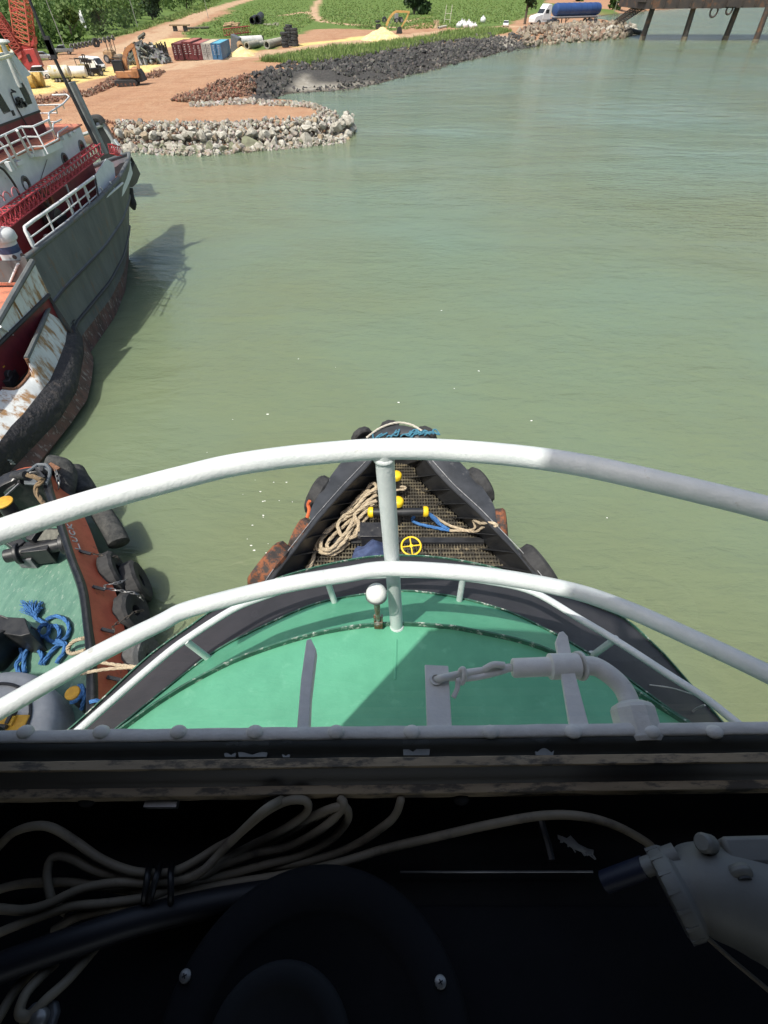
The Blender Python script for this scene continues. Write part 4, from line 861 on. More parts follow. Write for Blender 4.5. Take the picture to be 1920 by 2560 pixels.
# stations: (y, gunwale half, gunwale z, mid half z2.6, water half)
st = [(43.6, .12, 5.25, None, None), (42.2, .55, 5.2, None, None)]
def hx(y, tab):
    for (a0, b0), (a1, b1) in zip(tab, tab[1:]):
        if a0 <= y <= a1: return lerp(b0, b1, (y - a0) / (a1 - a0))
    return tab[0][1] if y < tab[0][0] else tab[-1][1]
GUN = [(23.2, 2.5), (27, 2.42), (32, 2.3), (37, 1.72), (40, 1.05), (42, .55), (43.4, .06)]
WL = [(16, 4.3), (18.7, 4.28), (21.2, 3.95), (23, 3.2), (24.6, 2.62), (28.9, 2.4), (32.7, 1.72), (38.3, .06)]
def stem(z): return lerp(37.7, 43.4, max(0, z) / 5.2) if z > 0 else 37.7 + z * .4
def halfb(y, z):                      # half-breadth: tables squeezed to each level's own stem
    g = hx(23.2 + (y - 23.2) * (43.4 - 23.2) / (stem(z) - 23.2), GUN); w_ = hx(23.2 + (y - 23.2) * (38.3 - 23.2) / (stem(z) - 23.2), WL)
    t = max(0, min(1, z / 5.1)); return lerp(w_, g, t)
lev = [5.15, 4.6, 3.9, 3.3, 3.24, 3.1, 2.4, 1.7, 1.64, 1.5, .95]
def hull_rows(levels, side, ny=34, y0=23.2, bump=()):
    rows = []
    for z in levels:
        r = []
        for i in range(ny):
            y = lerp(y0, stem(z), i / (ny - 1)); x = halfb(y, z) + (.07 if z in bump else 0) * (1 if i < ny - 1 else 0)
            r.append(Vector((CX + side * x, y, z)))
        rows.append(r)
    return rows
for side in (1, -1):
    a = MB(); a.grid(hull_rows(lev, side, bump=(3.24, 1.64))); o = a.build('hull_side', mGreyHull, gt, world=True, smooth=40)
    a = MB(); a.grid(hull_rows([.95, .5, 0, -.6], side)); a.build('boot_top', mBoot, gt, world=True, smooth=50)
    gr = hull_rows([5.15], side)[0]
    a = MB(); a.grid([gr, [p + Vector((-side * .12, 0, .02)) for p in gr], [p + Vector((-side * .14, 0, -.9)) for p in gr]]); a.build('bulwark_inner', mHouse, gt, world=True)
    a = MB(); a.tube([p + Vector((-side * .06, 0, .03)) for p in gr], .13, 8); a.build('bulwark_rim', mGreyHull, gt, world=True, smooth=60)
# rubbing strips along the seams of the near side
for z, r in ((3.2, .07), (1.62, .09)):
    a = MB(); a.tube([p + Vector((.02, 0, 0)) for p in hull_rows([z], 1)[0]], r, 8); a.build('rubbing_strake', mBlackWorn, gt, world=True, smooth=60)
a = MB(); f0, f1 = hull_rows([4.3], 1)[0], hull_rows([4.3], -1)[0]; a.grid([f0, f1]); a.build('foredeck', mOrange, gt, world=True)
# anchor / bow fender at the stem
a = MB(); a.prism([PX(*k8(1380, 1500), CX + .25), PX(*k8(1480, 1680), CX + .25), PX(*k8(1580, 1890), CX + .25), PX(*k8(1500, 2100), CX + .25), PX(332, 468, CX + .25), PX(322, 468, CX + .25), PX(*k8(1330, 1980), CX + .25), PX(*k8(1440, 1620), CX + .25)], (-.5, 0, 0)); a.build('stem_fender', mBlackWorn, gt, world=True, bevel=.04)
a = MB(); a.tube(cr([PX(321, 470, CX + .1), PX(326, 490, CX + .1), PX(331, 510, CX + .1), PX(336, 524, CX + .1)], 4), [.3, .3, .28, .26, .25, .26, .28, .3, .3, .25, .2, .15, .1], 10); a.build('stem_fender', mRubber, gt, world=True)
# forecastle break and aft body
a = MB(); brk = [Vector((CX + 2.55, 23.2, 5.15)), Vector((CX + 3.12, 23.2, 1.9)), Vector((CX + 3.12, 23.2, .3)), Vector((CX - 3.12, 23.2, .3)), Vector((CX - 2.55, 23.2, 5.15))]
a.add(brk, [(0, 1, 2, 3, 4)]); a.build('break_bulkhead', mGreyHull, gt, world=True, smooth=0)
# upper side panel with dark capping, maroon wall below it
def yz(pts, x): return [Vector((x, y, z)) for y, z in pts]
PXA = CX + 2.85
a = MB(); a.prism(yz([(23.18, 5.1), (21.6, 4.72), (19.2, 4.15), (14.5, 3.9), (14.5, 3.55), (23.18, 3.7)], PXA), (-.06, 0, 0)); a.build('side_panel', mWhiteRust, gt, world=True)
a = MB(); a.tube(yz([(23.18, 5.12), (21.6, 4.75), (19.2, 4.18), (14.5, 3.93)], PXA - .03), .13, 8); a.build('panel_capping', mGreyHull, gt, world=True)
a = MB(); a.tube(yz([(23.1, 3.68), (14.5, 3.52)], PXA + .02), .09, 8); a.build('panel_foot', mBlackWorn, gt, world=True)
a = MB(); a.prism(yz([(23.18, 3.7), (14.5, 3.55), (14.5, 1.9), (23.18, 1.9)], PXA - .12), (-.05, 0, 0)); a.build('well_wall', mMaroon, gt, world=True)
mRustStrip = M('rust_streak', (.30, .17, .06), (.18, .1, .05), scale=6, rough=.9)
a = MB(); a.bar(PX(*q5(110, 345), PXA + .005), PX(*q5(195, 490), PXA + .005), .10, .02, up=(1, 0, 0)); a.build('pipe_strip', mRustStrip, gt, world=True)
a = MB(); a.tube([PX(*q5(0, 575), PXA + .2), P(*q5(250, 742), 2.2)], .05, 8); a.build('stay_bar', mRail, gt, world=True)
up3 = [(-13.25, 10, 2.5), ]
Btop = [P(*q5(430, 335), 3.1), P(*q5(445, 350), 3.12), P(*q5(360, 560), 3.1), P(*q5(270, 760), 3.05), P(*q5(228, 850), 3.0), P(*q5(265, 965), 2.45), P(*q5(150, 1105), 2.3), P(*q5(20, 1110), 2.45), P(*q5(-200, 1330), 2.5), P(*q5(-420, 1640), 2.5)]
Bbot = [P(*q5(590, 515), 1.9), P(*q5(588, 540), 1.9), P(*q5(565, 710), 1.88), P(*q5(495, 895), 1.86), P(*q5(430, 1040), 1.85), P(*q5(330, 1165), 1.85), P(*q5(200, 1330), 1.85), P(*q5(100, 1430), 1.85), P(*q5(-100, 1700), 1.85), P(*q5(-300, 2000), 1.85)]
T_, B_ = resample(Btop, 60), resample(Bbot, 60)
a = MB(); a.grid([T_, [p.lerp(q, .5) + Vector((.03, 0, 0)) for p, q in zip(T_, B_)], B_]); a.build('aft_bulwark', mWhiteRust, gt, world=True, smooth=60)
a = MB(); a.grid([[p + Vector((-.02, 0, -.01)) for p in T_], [Vector((p.x - .1, p.y, 1.9)) for p in B_]]); a.build('bulwark_lining', mMaroon, gt, world=True)
a = MB(); a.tube(cr(Btop[1:5], 4), .10, 8); a.build('bulwark_capping', mGreyHull, gt, world=True)
a = MB(); a.tube(cr(Btop[4:8], 4), .07, 8); a.build('bulwark_capping', mRustIron, gt, world=True)
a = MB(); a.grid([[Vector((p.x - .1, p.y, 1.9)) for p in B_], [Vector((PXA - .1, p.y, 1.9)) for p in B_]]); a.build('side_deck', mBlackWorn, gt, world=True)
F_o = resample([P(*q5(655, 570), 1.5), P(*q5(712, 665), 1.35), P(*q5(715, 760), 1.3), P(*q5(690, 900), 1.25), P(*q5(655, 1070), 1.2), P(*q5(520, 1290), 1.15), P(*q5(300, 1520), 1.1), P(*q5(0, 1830), 1.05), P(*q5(-260, 2200), 1.05)], 60)
a = MB(); a.grid([B_, [p.lerp(q, .45) + Vector((.12, 0, .1)) for p, q in zip(B_, F_o)], F_o, [Vector((p.x - .12, p.y - .05, p.z - .45)) for p in F_o]]); a.build('rubber_fender', M('tarred_rubber', (.02, .02, .023), (.035, .034, .036), scale=1.2, rough=.75, bump=1.0, bscale=3.5, bdist=.14, rust=(.07, .06, .055), rust_amt=.15, rust_scale=2.5), gt, world=True, smooth=45)
W_o = resample([P(*q5(745, 800), 0), P(*q5(780, 870), 0), P(*q5(788, 930), 0), P(*q5(770, 1100), 0), P(*q5(735, 1240), 0), P(*q5(640, 1370), 0), P(*q5(400, 1700), 0), P(*q5(200, 1960), 0), P(*q5(-60, 2300), 0)], 60)
a = MB(); a.grid([[Vector((p.x - .1, p.y, p.z - .35)) for p in F_o], [p.lerp(q, .6) + Vector((.18, 0, 0)) for p, q in zip([Vector((f.x, f.y, .7)) for f in F_o], W_o)], W_o, [p + Vector((-.25, 0, -.7)) for p in W_o]]); a.build('boot_top', mBoot, gt, world=True, smooth=50)
# draught marks on the aft quarter
for i in range(4):
    a = MB(); q = P(*q5(30 + 14 * i, 1730 + 16 * i), 1.1); a.bar(q + Vector((.15, 0, .1)), q + Vector((.15, .16, -.05)), .02)
    a.build('draught_mark', mRail, gt, world=True)
# fittings in the well: two mooring bitts with yellow tops
for (x, y) in ((60, 850), (250, 660), (0, 920)):
    c = P(*q5(x, y), 2.75); a = MB(); a.tube([Vector((c.x - .02, c.y, 1.92)), c], [.17, .15], 14); bo = a.build('bollard', M('worn_yellow_bitt', (.34, .24, .08), (.2, .14, .08), scale=5, rough=.8) if x else mBlackWorn, gt, world=True)
    a = MB(); a.lathe([(0, -.03), (.17, -.03), (.17, .02), (0, .03)], c, n=16); a.build('cap', mYellowOld, bo, world=True)
a = MB(); c = P(*q5(60, 1030), 2.2); a.box(c, (.6, .9, .35), rz=.2); a.cyl(c + Vector((-.3, 0, .2)), c + Vector((.3, 0, .2)), .2); a.build('fairlead_roller', mBlackWorn, gt, world=True, bevel=.03)
# upper main deck aft of the break, seen orange
a = MB(); a.add([Vector((PXA - .07, 23.2, 4.02)), Vector((PXA - .07, 14, 3.45)), Vector((-23, 14, 3.45)), Vector((-23, 23.2, 4.02))], [(0, 1, 2, 3)]); a.build('upper_deck', mOrange, gt, world=True)
a = MB(); a.box((CX, 24.4, 4.16), (4.6, 2.6, .1)); a.build('upper_deck', mOrange, gt, world=True)
# house: maroon base, white wall with portholes, orange deck
HX = -17.2
a = MB(); a.box(((HX - 3.2) / 2 * 1 + HX / 2 - .0, 29.2, 5.35), (3.2 - .0, 12.2, 2.1)); 
a = MB(); a.box((HX - 1.6, 30.15, 5.35), (3.2, 10.26, 2.15)); a.build('house_base', mMaroon, gt, world=True)
a = MB(); a.box((HX - 1.59, 30.15, 7.2), (3.22, 10.3, 1.56)); a.build('house_wall', mHouse, gt, world=True, bevel=.03)
a = MB(); a.prism([Vector(p) for p in ((HX + .12, 25.0, 8.0), (HX + .12, 29.2, 8.0), (HX + .55, 29.6, 8.0), (HX + .55, 31.6, 8.0), (HX + .12, 32.2, 8.0), (HX + .02, 35.6, 8.0), (HX - 3.3, 35.6, 8.0), (HX - 3.3, 25.0, 8.0))], (0, 0, .07)); a.build('bridge_deck', mOrange, gt, world=True)
a = MB(); a.prism([Vector(p) for p in ((HX + .56, 29.6, 7.72), (HX + .56, 31.6, 7.72), (HX + .06, 32.4, 7.72), (HX + .03, 32.4, 7.98), (HX + .56, 31.6, 7.99), (HX + .56, 29.6, 7.99))][:3] + [Vector((HX, 29.3, 7.72))], (0, 0, .27)); a.build('deck_wing', mHouse, gt, world=True)
mPort = M('porthole_brass', (.16, .17, .17), rough=.5, metal=.3, scale=8)
for (u, v) in ((k6(445, 1100)), (k6(1120, 690)), (k6(1410, 465))):
    c = PX(u, v, HX + .02); a = MB(); a.lathe([(.0, .03), (.22, .03), (.235, .05), (.31, .06), (.33, .0)], c, (1, 0, 0), 28); po = a.build('porthole', mPort, gt, world=True)
    a = MB(); a.lathe([(0, .045), (.22, .045), (.22, .02)], c, (1, 0, 0), 24); a.build('glass', mDarkGlass, po, world=True)
a = MB(); a.lathe([(0, .0), (.16, .0), (.16, .03), (.11, .05), (0, .05)], PX(*k6(445, 1100), HX + .06) + Vector((0, -.08, -.05)), (1, 0, 0), 16); a.build('porthole_clip', mHouse, gt, world=True)
# cable hanging down the wall
a = MB(); a.tube(cr([PX(*k6(-40, 800), HX + .12), PX(*k6(60, 860), HX + .2), PX(*k6(160, 980), HX + .22), PX(*k6(260, 1130), HX + .2), PX(*k6(330, 1280), HX + .2), PX(*k6(370, 1370), HX + .2)], 6), .05, 8); tag(a.build('hose', mBlackWorn, None), 'black hose hanging down the white house wall of the grey tug', 'hose')
a = MB(); a.tube([PX(*k6(815, 680), HX + .06), PX(*k6(690, 1070), HX + .06)], .012, 5); a.build('stay_wire', mBlack, gt, world=True)
# brackets and boxes under the deck edge
for (x, y, w2, h2) in ((330, 740, .5, .16), (545, 610, .28, .14), (715, 580, .32, .2), (1215, 250, .22, .16), (1290, 200, .12, .1), (1090, 310, .18, .15)):
    a = MB(); a.box(PX(*k6(x, y), HX + .1), (.16, w2, h2)); a.build('deck_bracket', mHouse, gt, world=True, bevel=.01)
a = MB(); c = PX(*k6(160, 800), HX + .25); a.box(c, (.2, .2, .35)); a.tube(cr([c + Vector((0, -.4, .6)), c + Vector((0, -.2, .95)), c + Vector((0, .2, .75)), c + Vector((0, .45, -.2))], 5), .06, 8); a.build('davit', mHouse, gt, world=True)
# bridge-deck rails
def rail(trace, z, r=.035): 
    b = MB(); b.tube([P(*k6(x, y), z) for x, y in trace], r, 8); b.build('deck_rail', mRail, gt, world=True)
rt_ = [(-160, 370), (0, 290), (370, 120), (570, 115), (850, -10), (840, -115), (1090, -280), (1200, -400), (1150, -440), (900, -430)]
rm_ = [(-160, 575), (0, 500), (450, 290), (660, 290), (910, 170), (920, 60), (1060, -10)]
rl_ = [(-160, 825), (0, 745), (540, 465), (770, 455), (1000, 335), (1000, 220), (1170, 110)]
rail(rt_, 9.05, .042); rail(rm_, 8.62); rail(rl_, 8.17)
rail([(540, -250), (1050, -265)], 9.05); rail([(700, -115), (980, -120)], 8.6); rail([(790, 35), (1030, 30)], 8.2)
for (x0, y0, x1, y1) in ((85, 260, 300, 670), (290, 180, 510, 590), (370, 120, 590, 560), (580, 118, 830, 590), (840, 0, 960, 330), (1080, -270, 1110, -200), (620, -260, 690, -110), (950, -265, 990, -115)):
    w3 = .06 if x0 in (85, 290, 840) else .035
    a = MB(); a.tube([P(*k6(x0, y0), 9.04), P(*k6(x1, y1), 8.05)], w3, 8); a.build('rail_post', mRail, gt, world=True)
# wheelhouse: maroon base, white walls with a brow over the front windows
WX = -18.0
a = MB(); a.prism(yz([(26, 8.06), (33.2, 8.06), (33.2, 8.97), (26, 8.97)], WX - .02), (-2.3, 0, 0)); a.build('bridge_base', mMaroon, gt, world=True)
prof = [(26, 8.97), (33.2, 8.97), (33.25, 10.32), (33.75, 10.36), (32.8, 11.3), (26, 11.3)]
a = MB(); a.prism(yz(prof, WX), (-2.4, 0, 0)); br_ = a.build('bridge', mHouse, gt, world=True)
a = MB(); a.prism(yz([(26, 8.93), (33.24, 8.93), (33.24, 9.01), (26, 9.01)], WX + .03), (-.05, 0, 0)); a.build('trim', mBlackWorn, br_, world=True)
wq = [k5(305, 835), k5(420, 795), k5(560, 1165), k5(480, 1190)]
a = MB(); a.prism([PX(u, v, WX + .012) for u, v in wq], (-.05, 0, 0)); a.build('window', mDarkGlass, br_, world=True)
wq = [k5(-90, 900), k5(10, 1000), k5(190, 1300), k5(70, 1350), k5(-90, 1090)]
a = MB(); a.prism([PX(u, v, WX + .012) for u, v in wq], (-.05, 0, 0)); a.build('window', mDarkGlass, br_, world=True)
a = MB(); a.prism([Vector((WX - .25, 33.25, 9.3)), Vector((WX - 2.1, 33.25, 9.3)), Vector((WX - 2.1, 33.28, 10.2)), Vector((WX - .25, 33.28, 10.2))], (0, .03, 0)); a.build('window', mDarkGlass, br_, world=True)
a = MB(); a.tube(cr([PX(*k5(250, 965), WX + .15), PX(*k5(200, 975), WX + .1), PX(*k5(205, 1030), WX + .06), PX(*k5(300, 1250), WX + .05), PX(*k5(400, 1430), WX + .05), PX(*k6(520, 180), WX + .06)], 5), .03, 6)
a.tube([PX(*k5(195, 930), WX + .1), PX(*k5(270, 965), WX + .15)], .04, 6); a.build('conduit', mBlackWorn, br_, world=True)
a = MB(); rr = random.Random(2)
for k in range(12):
    c = PX(*k5(lerp(290, 440, rr.random()), lerp(1090, 1200, rr.random())), WX + .08); a.box(c, (.1, lerp(.08, .22, rr.random()), lerp(.05, .2, rr.random())), rx=rr.random())
a.build('horn_cluster', mBlack, br_, world=True)
a = MB(); a.box(PX(*k5(230, 1330), WX + .03), (.05, .16, .2)); a.build('junction_box', mBlackWorn, br_, world=True)
# top: curved white rail and yellow fittings
a = MB(); a.tube(cr([PY(*k5(-60, 240), 33.4), PY(*k5(60, 235), 33.4), PY(*k5(160, 245), 33.2), PY(*k5(215, 285), 32.6), PY(*k5(190, 330), 31.6), PY(*k5(60, 375), 30.6), PY(*k5(-60, 400), 30)], 5), .07, 8);  a.build('top_rail', M('cream_paint', (.7, .68, .5), rough=.5), gt, world=True)
a = MB(); c = PY(*k5(30, 100), 31.5); a.lathe([(0, .1), (.3, .06), (.34, 0), (.3, -.05), (.1, -.06), (.1, -1.6)], c, n=20); a.tube([c, c + Vector((.25, .2, -1.9))], .06, 8); a.build('radar_dome', M('cream_paint_old', (.62, .64, .6), rough=.5), gt, world=True)
a = MB(); a.box(PY(*k5(10, 290), 32.5), (.6, .8, .5)); a.build('locker', mYellowOld, gt, world=True, bevel=.03)
# mast and funnel-like post on the foredeck
a = MB(); mp_ = [PY(66, -20, 36.8), PY(110, 90, 36.8), PY(187, 253, 36.8), PY(225, 330, 36.8), PY(252, 384, 36.8)]; a.tube(mp_, [.07, .085, .10, .11, .12], 10)
for i, (u, v) in enumerate(((121, 112), (127, 124), (131, 135), (118, 103))):
    c = PY(u, v, 36.8); a.box(c + Vector((.06, -.05, 0)), (.28, .2, .4))
a.build('mast', mBlackWorn, gt, world=True)
a = MB(); p0, p1 = PY(177, 205, 37.3), PY(262, 386, 37.3); a.bar(p1, p0, .40, .34, up=(0, 1, 0)); po_ = a.build('samson_post', M('pale_grey_post', (.27, .29, .28), (.2, .21, .21), scale=3, rough=.6, rust=(.4, .38, .3), rust_amt=.08, rust_scale=6), gt, world=True, bevel=.04)
a = MB(); a.tube([p0 + Vector((-.19, -.2, 0)), p1 + Vector((-.19, -.2, 0))], .03, 6); a.build('cable_run', M('cream_edge', (.5, .47, .36), rough=.7), po_, world=True)
# red lattice boom stowed beside the house
def lattice(p, q, w, h, n, r, up=(0, 0, 1)):
    p, q = Vector(p), Vector(q); d = (q - p).normalized(); s_ = d.cross(Vector(up)).normalized(); u2 = s_.cross(d); b = MB()
    cs = [s_ * (i * w / 2) + u2 * (j * h / 2) for i, j in ((-1, -1), (1, -1), (1, 1), (-1, 1))]
    for c in cs: b.tube([p + c, q + c], r, 6)
    for i in range(n):
        a0, a1 = p.lerp(q, i / n), p.lerp(q, (i + 1) / n)
        for k in range(4):
            b.tube([a0 + cs[k], a1 + cs[(k + 1) % 4]], r * .62, 5); b.tube([a0 + cs[k], a0 + cs[(k + 1) % 4]], r * .62, 5)
    return b
b = lattice(PX(-60, 600, -16.75), PX(246, 372, -16.75), .42, .5, 30, .035); b.build('stowed_boom', mLattice, gt, world=True, smooth=50)
b = lattice(PY(278, 372, 40), PY(297, 378, 41), .3, .5, 4, .03); b.build('boom_head', mLattice, gt, world=True)
for (x, y) in ((100, 1560), (200, 1500), (340, 1420)):
    c = PX(*k6(x, y), -16.72); a = MB(); a.tube([c + Vector((0, .28 * math.cos(k * PI / 8), .3 + .28 * math.sin(k * PI / 8))) for k in range(9)], .03, 6); a.build('boom_hoop', M('pink_hoop', (.55, .2, .22), rough=.5), gt, world=True)
# gunwale rails on the forecastle
def gx(z): return -16.05
gtop = [(-16.0, 24.4, 6.1), (-16.02, 28, 6.12), (-16.15, 32.7, 6.15)]
a = MB(); a.tube([Vector((-15.95, 24.4, 5.2)), Vector((-15.97, 24.4, 5.98)), Vector((-16.0, 24.52, 6.08))] + cr(gtop, 4)[1:], .075, 10); a.build('gunwale_rail', mRail, gt, world=True, smooth=60)
for z in (5.65, 5.3):
    a = MB(); a.tube([Vector((-15.97, 24.4, z)), Vector((-16.02, 28, z)), Vector((-16.3, 33.2, z + .02))], .035, 8); a.build('gunwale_rail', mRail, gt, world=True)
for y in (26.6, 28.9, 30.0, 31.1):
    x = -15.97 - (y - 24.4) * .02; a = MB(); a.tube([Vector((x, y, 5.12)), Vector((x, y, 6.1))], .05, 8); a.build('rail_post', mRail, gt, world=True)
a = MB(); a.tube([PX(*q4(820, 830), -16.2), PX(*q4(860, 1060), -16.1)], .05, 8); a.build('rail_post', mBlackWorn, gt, world=True)
a = MB(); a.tube([PX(*q4(860, 1060), -16.15), PX(*q4(1060, 890), -16.5)], .06, 8); a.tube([PX(*q4(870, 930), -16.3), PX(*q4(920, 1010), -16.3)], .05, 8); a.tube([PX(*q4(950, 880), -16.4), PX(*q4(990, 950), -16.4)], .05, 8); a.build('gunwale_rail', mRail, gt, world=True)
for (x, y) in ((600, 1090), (740, 960), (255, 1370)):
    c = PX(*q4(x, y), -16.25); a = MB(); a.tube(cr([c + Vector((0, -.1, .2)), c + Vector((0, 0, .3)), c + Vector((0, .1, .15)), c + Vector((0, .14, -.35))], 4), .05, 8); a.build('rail_hook', mRail, gt, world=True)
a = MB(); a.prism([PX(*q4(820, 830), -16.6), PX(*q4(920, 680), -16.9), PX(*q4(985, 720), -17.0), PX(*q4(1000, 860), -16.9), PX(*q4(900, 1010), -16.55), PX(*q4(858, 1060), -16.5)], (-.06, 0, 0)); a.build('breakwater', mHouse, gt, world=True)
# deck clutter along the forecastle
for (x, y, rr_, lab) in ((490, 1190, .42, 'black windlass drum'),):
    c = PX(*q4(x, y), -16.6); a = MB(); a.tube([c + Vector((-.5, 0, 0)), c + Vector((.15, 0, 0))], .42, 20); a.box(c + Vector((-.2, .3, -.3)), (.6, 1.0, .5)); a.build('windlass', mBlackWorn, gt, world=True, bevel=.02)
a = MB(); c = PX(*q4(420, 1370), -16.25); a.lathe([(0, .2), (.15, .17), (.2, .05), (.14, -.15), (.12, -.4)], c, n=16); a.build('vent', M('grey_vent', (.35, .36, .36), rough=.5), gt, world=True)
a = MB(); c = PX(*q4(480, 1370), -16.2); a.tube([c + Vector((0, .25 * math.cos(k * PI / 8), .2 * math.sin(k * PI / 8))) for k in range(16)], .08, 8, closed=True); a.build('fairlead', mBlackWorn, gt, world=True)
put_tyre(PX(*q4(410, 1030), -16.8), (1, .1, .1), .45, .12, mRubberRust, 'rust-streaked ring hung on the maroon wall of the grey tug', '', name='life_ring')
bpy.data.objects['life_ring']['category'] = 'ring'
a = MB(); c0_, c1_ = PX(*q4(570, 900), HX + .3), PX(*q4(640, 1100), HX + .3); a.tube([c0_, c1_], .05, 8); a.tube([c0_ + Vector((0, -.25, 0)), c0_ + Vector((0, .2, .1))], .06, 8); a.build('davit', mRail, gt, world=True)
# white cowl ventilator with a blue band
vb = PX(38, 655, -16.65); vt = thing('ventilator', 'white mushroom ventilator with dark blue band beside the grey forecastle', 'ventilator', vb)
a = MB(); a.lathe([(.47, -.6), (.47, .14), (.44, .16)], vb, n=32); a.build('base', mBlackWorn, vt, world=True)
a = MB(); a.lathe([(.44, .12), (.44, .46)], vb, n=32); a.lathe([(.44, .74), (.44, .95)], vb, n=32); a.build('body', mWhite, vt, world=True)
a = MB(); a.lathe([(.441, .45), (.444, .46), (.444, .73), (.441, .74)], vb, n=32); a.build('band', M('navy_band', (.05, .08, .17), rough=.5), vt, world=True)
a = MB(); a.lathe([(.40, .90), (.54, .93), (.56, .98), (.54, 1.20), (.44, 1.33), (.24, 1.39), (0, 1.40)], vb, n=36); a.build('cap', mWhite, vt, world=True, smooth=40)
for x, y in ((250, 850), (385, 820)):
    c = PY(*k7(x, y), vb.y - .43); a = MB(); a.lathe([(.0, 0), (.09, 0), (.09, -.02)], c, (.2, -1, 0), 14); a.build('vent_hole', mBlack, vt, world=True)
# ladder rail beside it
for tr in ([(60, 1110), (180, 830), (290, 745)], [(170, 1290), (300, 980), (640, 740)], [(-40, 800), (60, 640), (180, 570)]):
    a = MB(); a.tube([P(*k7(x, y), z) for (x, y), z in zip(tr, (4.2, 5.0, 5.15))], .05, 8); a.build('ladder_rail', mRail, gt, world=True, smooth=60)
a = MB(); a.tube([P(*k7(180, 570), 5.15), P(*k7(400, 950), 4.3)], .05, 8); a.tube([P(*k7(20, 820), 5.0), P(*k7(120, 960), 4.3)], .05, 8); a.build('rail_post', mRail, gt, world=True)
# ---------------------------------------------------------------- black boat beyond the bow
bb = thing('workboat', 'black-hulled workboat with tyre heap at its bow behind the grey tug', 'workboat', P(240, 330, 2))
YB = 52.0
a = MB(); a.prism([PY(*k8(430, 800), YB), PY(*k8(720, 760), YB), PY(*k8(900, 1000), YB), PY(*k8(1180, 1500), YB), PY(*k8(1190, 1700), YB), PY(*k8(700, 1700), YB)], (-1.5, 3.5, 0)); a.build('hull', mBlack, bb, world=True, bevel=.1)
a = MB(); a.prism([PY(*k8(900, 1120), YB - .05), PY(*k8(980, 1100), YB - .05), PY(*k8(1080, 1240), YB - .05), PY(*k8(1060, 1290), YB - .05), PY(*k8(910, 1290), YB - .05)], (0, .3, 0)); a.build('bulwark_plate', mHouse, bb, world=True)
a = MB(); a.tube([PY(*k8(560, 810), YB), PY(*k8(740, 750), YB)], .12, 8); a.tube([PY(*k8(740, 790), YB), PY(*k8(920, 1100), YB), PY(*k8(1220, 1540), YB)], .14, 8); a.tube([PY(*k8(250, 980), YB), PY(*k8(410, 930), YB)], .12, 8); a.build('rail', M('grey_rail', (.4, .42, .42), rough=.5), bb, world=True)
a = MB(); a.tube(cr([PY(*k8(480, 760), YB), PY(*k8(470, 650), YB), PY(*k8(540, 610), YB), PY(*k8(640, 620), YB), PY(*k8(720, 720), YB)], 5), .28, 10); a.build('fender_arch', mRubber, bb, world=True)
for i, (x, y, rr_) in enumerate(((980, 900, .95), (1080, 1020, 1.0), (1150, 1150, .9), (1180, 1230, .7), (920, 860, .8))):
    c = PY(*k8(x, y), YB + 1.0); o = tyre_mesh(rr_, rr_ * .42, 28).build('tyre', mRubber, bb, world=True, smooth=30); o.rotation_euler = (.5, .9, .2 * i); o.location = c - bb.location
# ================================================================ the shore
def Zw(pts, z=0): return [P(u, v, z) for u, v in pts]
shore_px = [(120, 350), (316, 371), (386, 373), (500, 376), (616, 372), (731, 359), (809, 351), (863, 347), (876, 332), (872, 314), (847, 297), (809, 287), (778, 276), (708, 270), (616, 266), (596, 263), (623, 256), (654, 247), (693, 243), (731, 233), (809, 228), (866, 224), (920, 216), (1001, 193), (1090, 170), (1140, 158), (1174, 151), (1263, 128), (1337, 111), (1416, 101), (1495, 94), (1560, 88), (1592, 82), (1590, 72), (1560, 61), (1500, 50), (1480, 44), (1520, 38), (1600, 30), (1650, 25)]
shore = [(p.x, p.y) for p in Zw(shore_px)]
land_poly = np.array(shore + [(330, 700), (420, 900), (700, 2600), (-2200, 2600), (-1400, 500), (-400, 90), (-120, 60)])
def in_poly(px, py, poly):
    c = np.zeros(px.shape, bool); n = len(poly)
    for i in range(n):
        x1, y1 = poly[i]; x2, y2 = poly[i - 1]
        if y1 == y2: continue
        m = ((y1 > py) != (y2 > py)) & (px < (x2 - x1) * (py - y1) / (y2 - y1) + x1); c ^= m
    return c
def seg_dist(px, py, line, closed=False):
    d = np.full(px.shape, 1e9); L = len(line)
    for i in range(L if closed else L - 1):
        x1, y1 = line[i]; x2, y2 = line[(i + 1) % L]; dx, dy = x2 - x1, y2 - y1; l2 = dx * dx + dy * dy + 1e-9
        t = np.clip(((px - x1) * dx + (py - y1) * dy) / l2, 0, 1); d = np.minimum(d, np.hypot(px - x1 - t * dx, py - y1 - t * dy))
    return d
def vnoise(x, y, s, seed=0):                                  # value noise, vectorised
    x = x / s + seed * 17.3; y = y / s - seed * 9.7; xi = np.floor(x); yi = np.floor(y); fx = x - xi; fy = y - yi
    h = lambda a, b: np.modf(np.abs(np.sin(a * 127.1 + b * 311.7) * 43758.5453))[0]
    fx = fx * fx * (3 - 2 * fx); fy = fy * fy * (3 - 2 * fy)
    return (h(xi, yi) * (1 - fx) + h(xi + 1, yi) * fx) * (1 - fy) + (h(xi, yi + 1) * (1 - fx) + h(xi + 1, yi + 1) * fx) * fy
def fbm(x, y, s, seed=0): return (vnoise(x, y, s, seed) + .5 * vnoise(x, y, s / 2.1, seed + 1) + .25 * vnoise(x, y, s / 4.3, seed + 2)) / 1.75
LZ = 1.6
def zone(pts): return np.array([(p.x, p.y) for p in Zw(pts, LZ)])
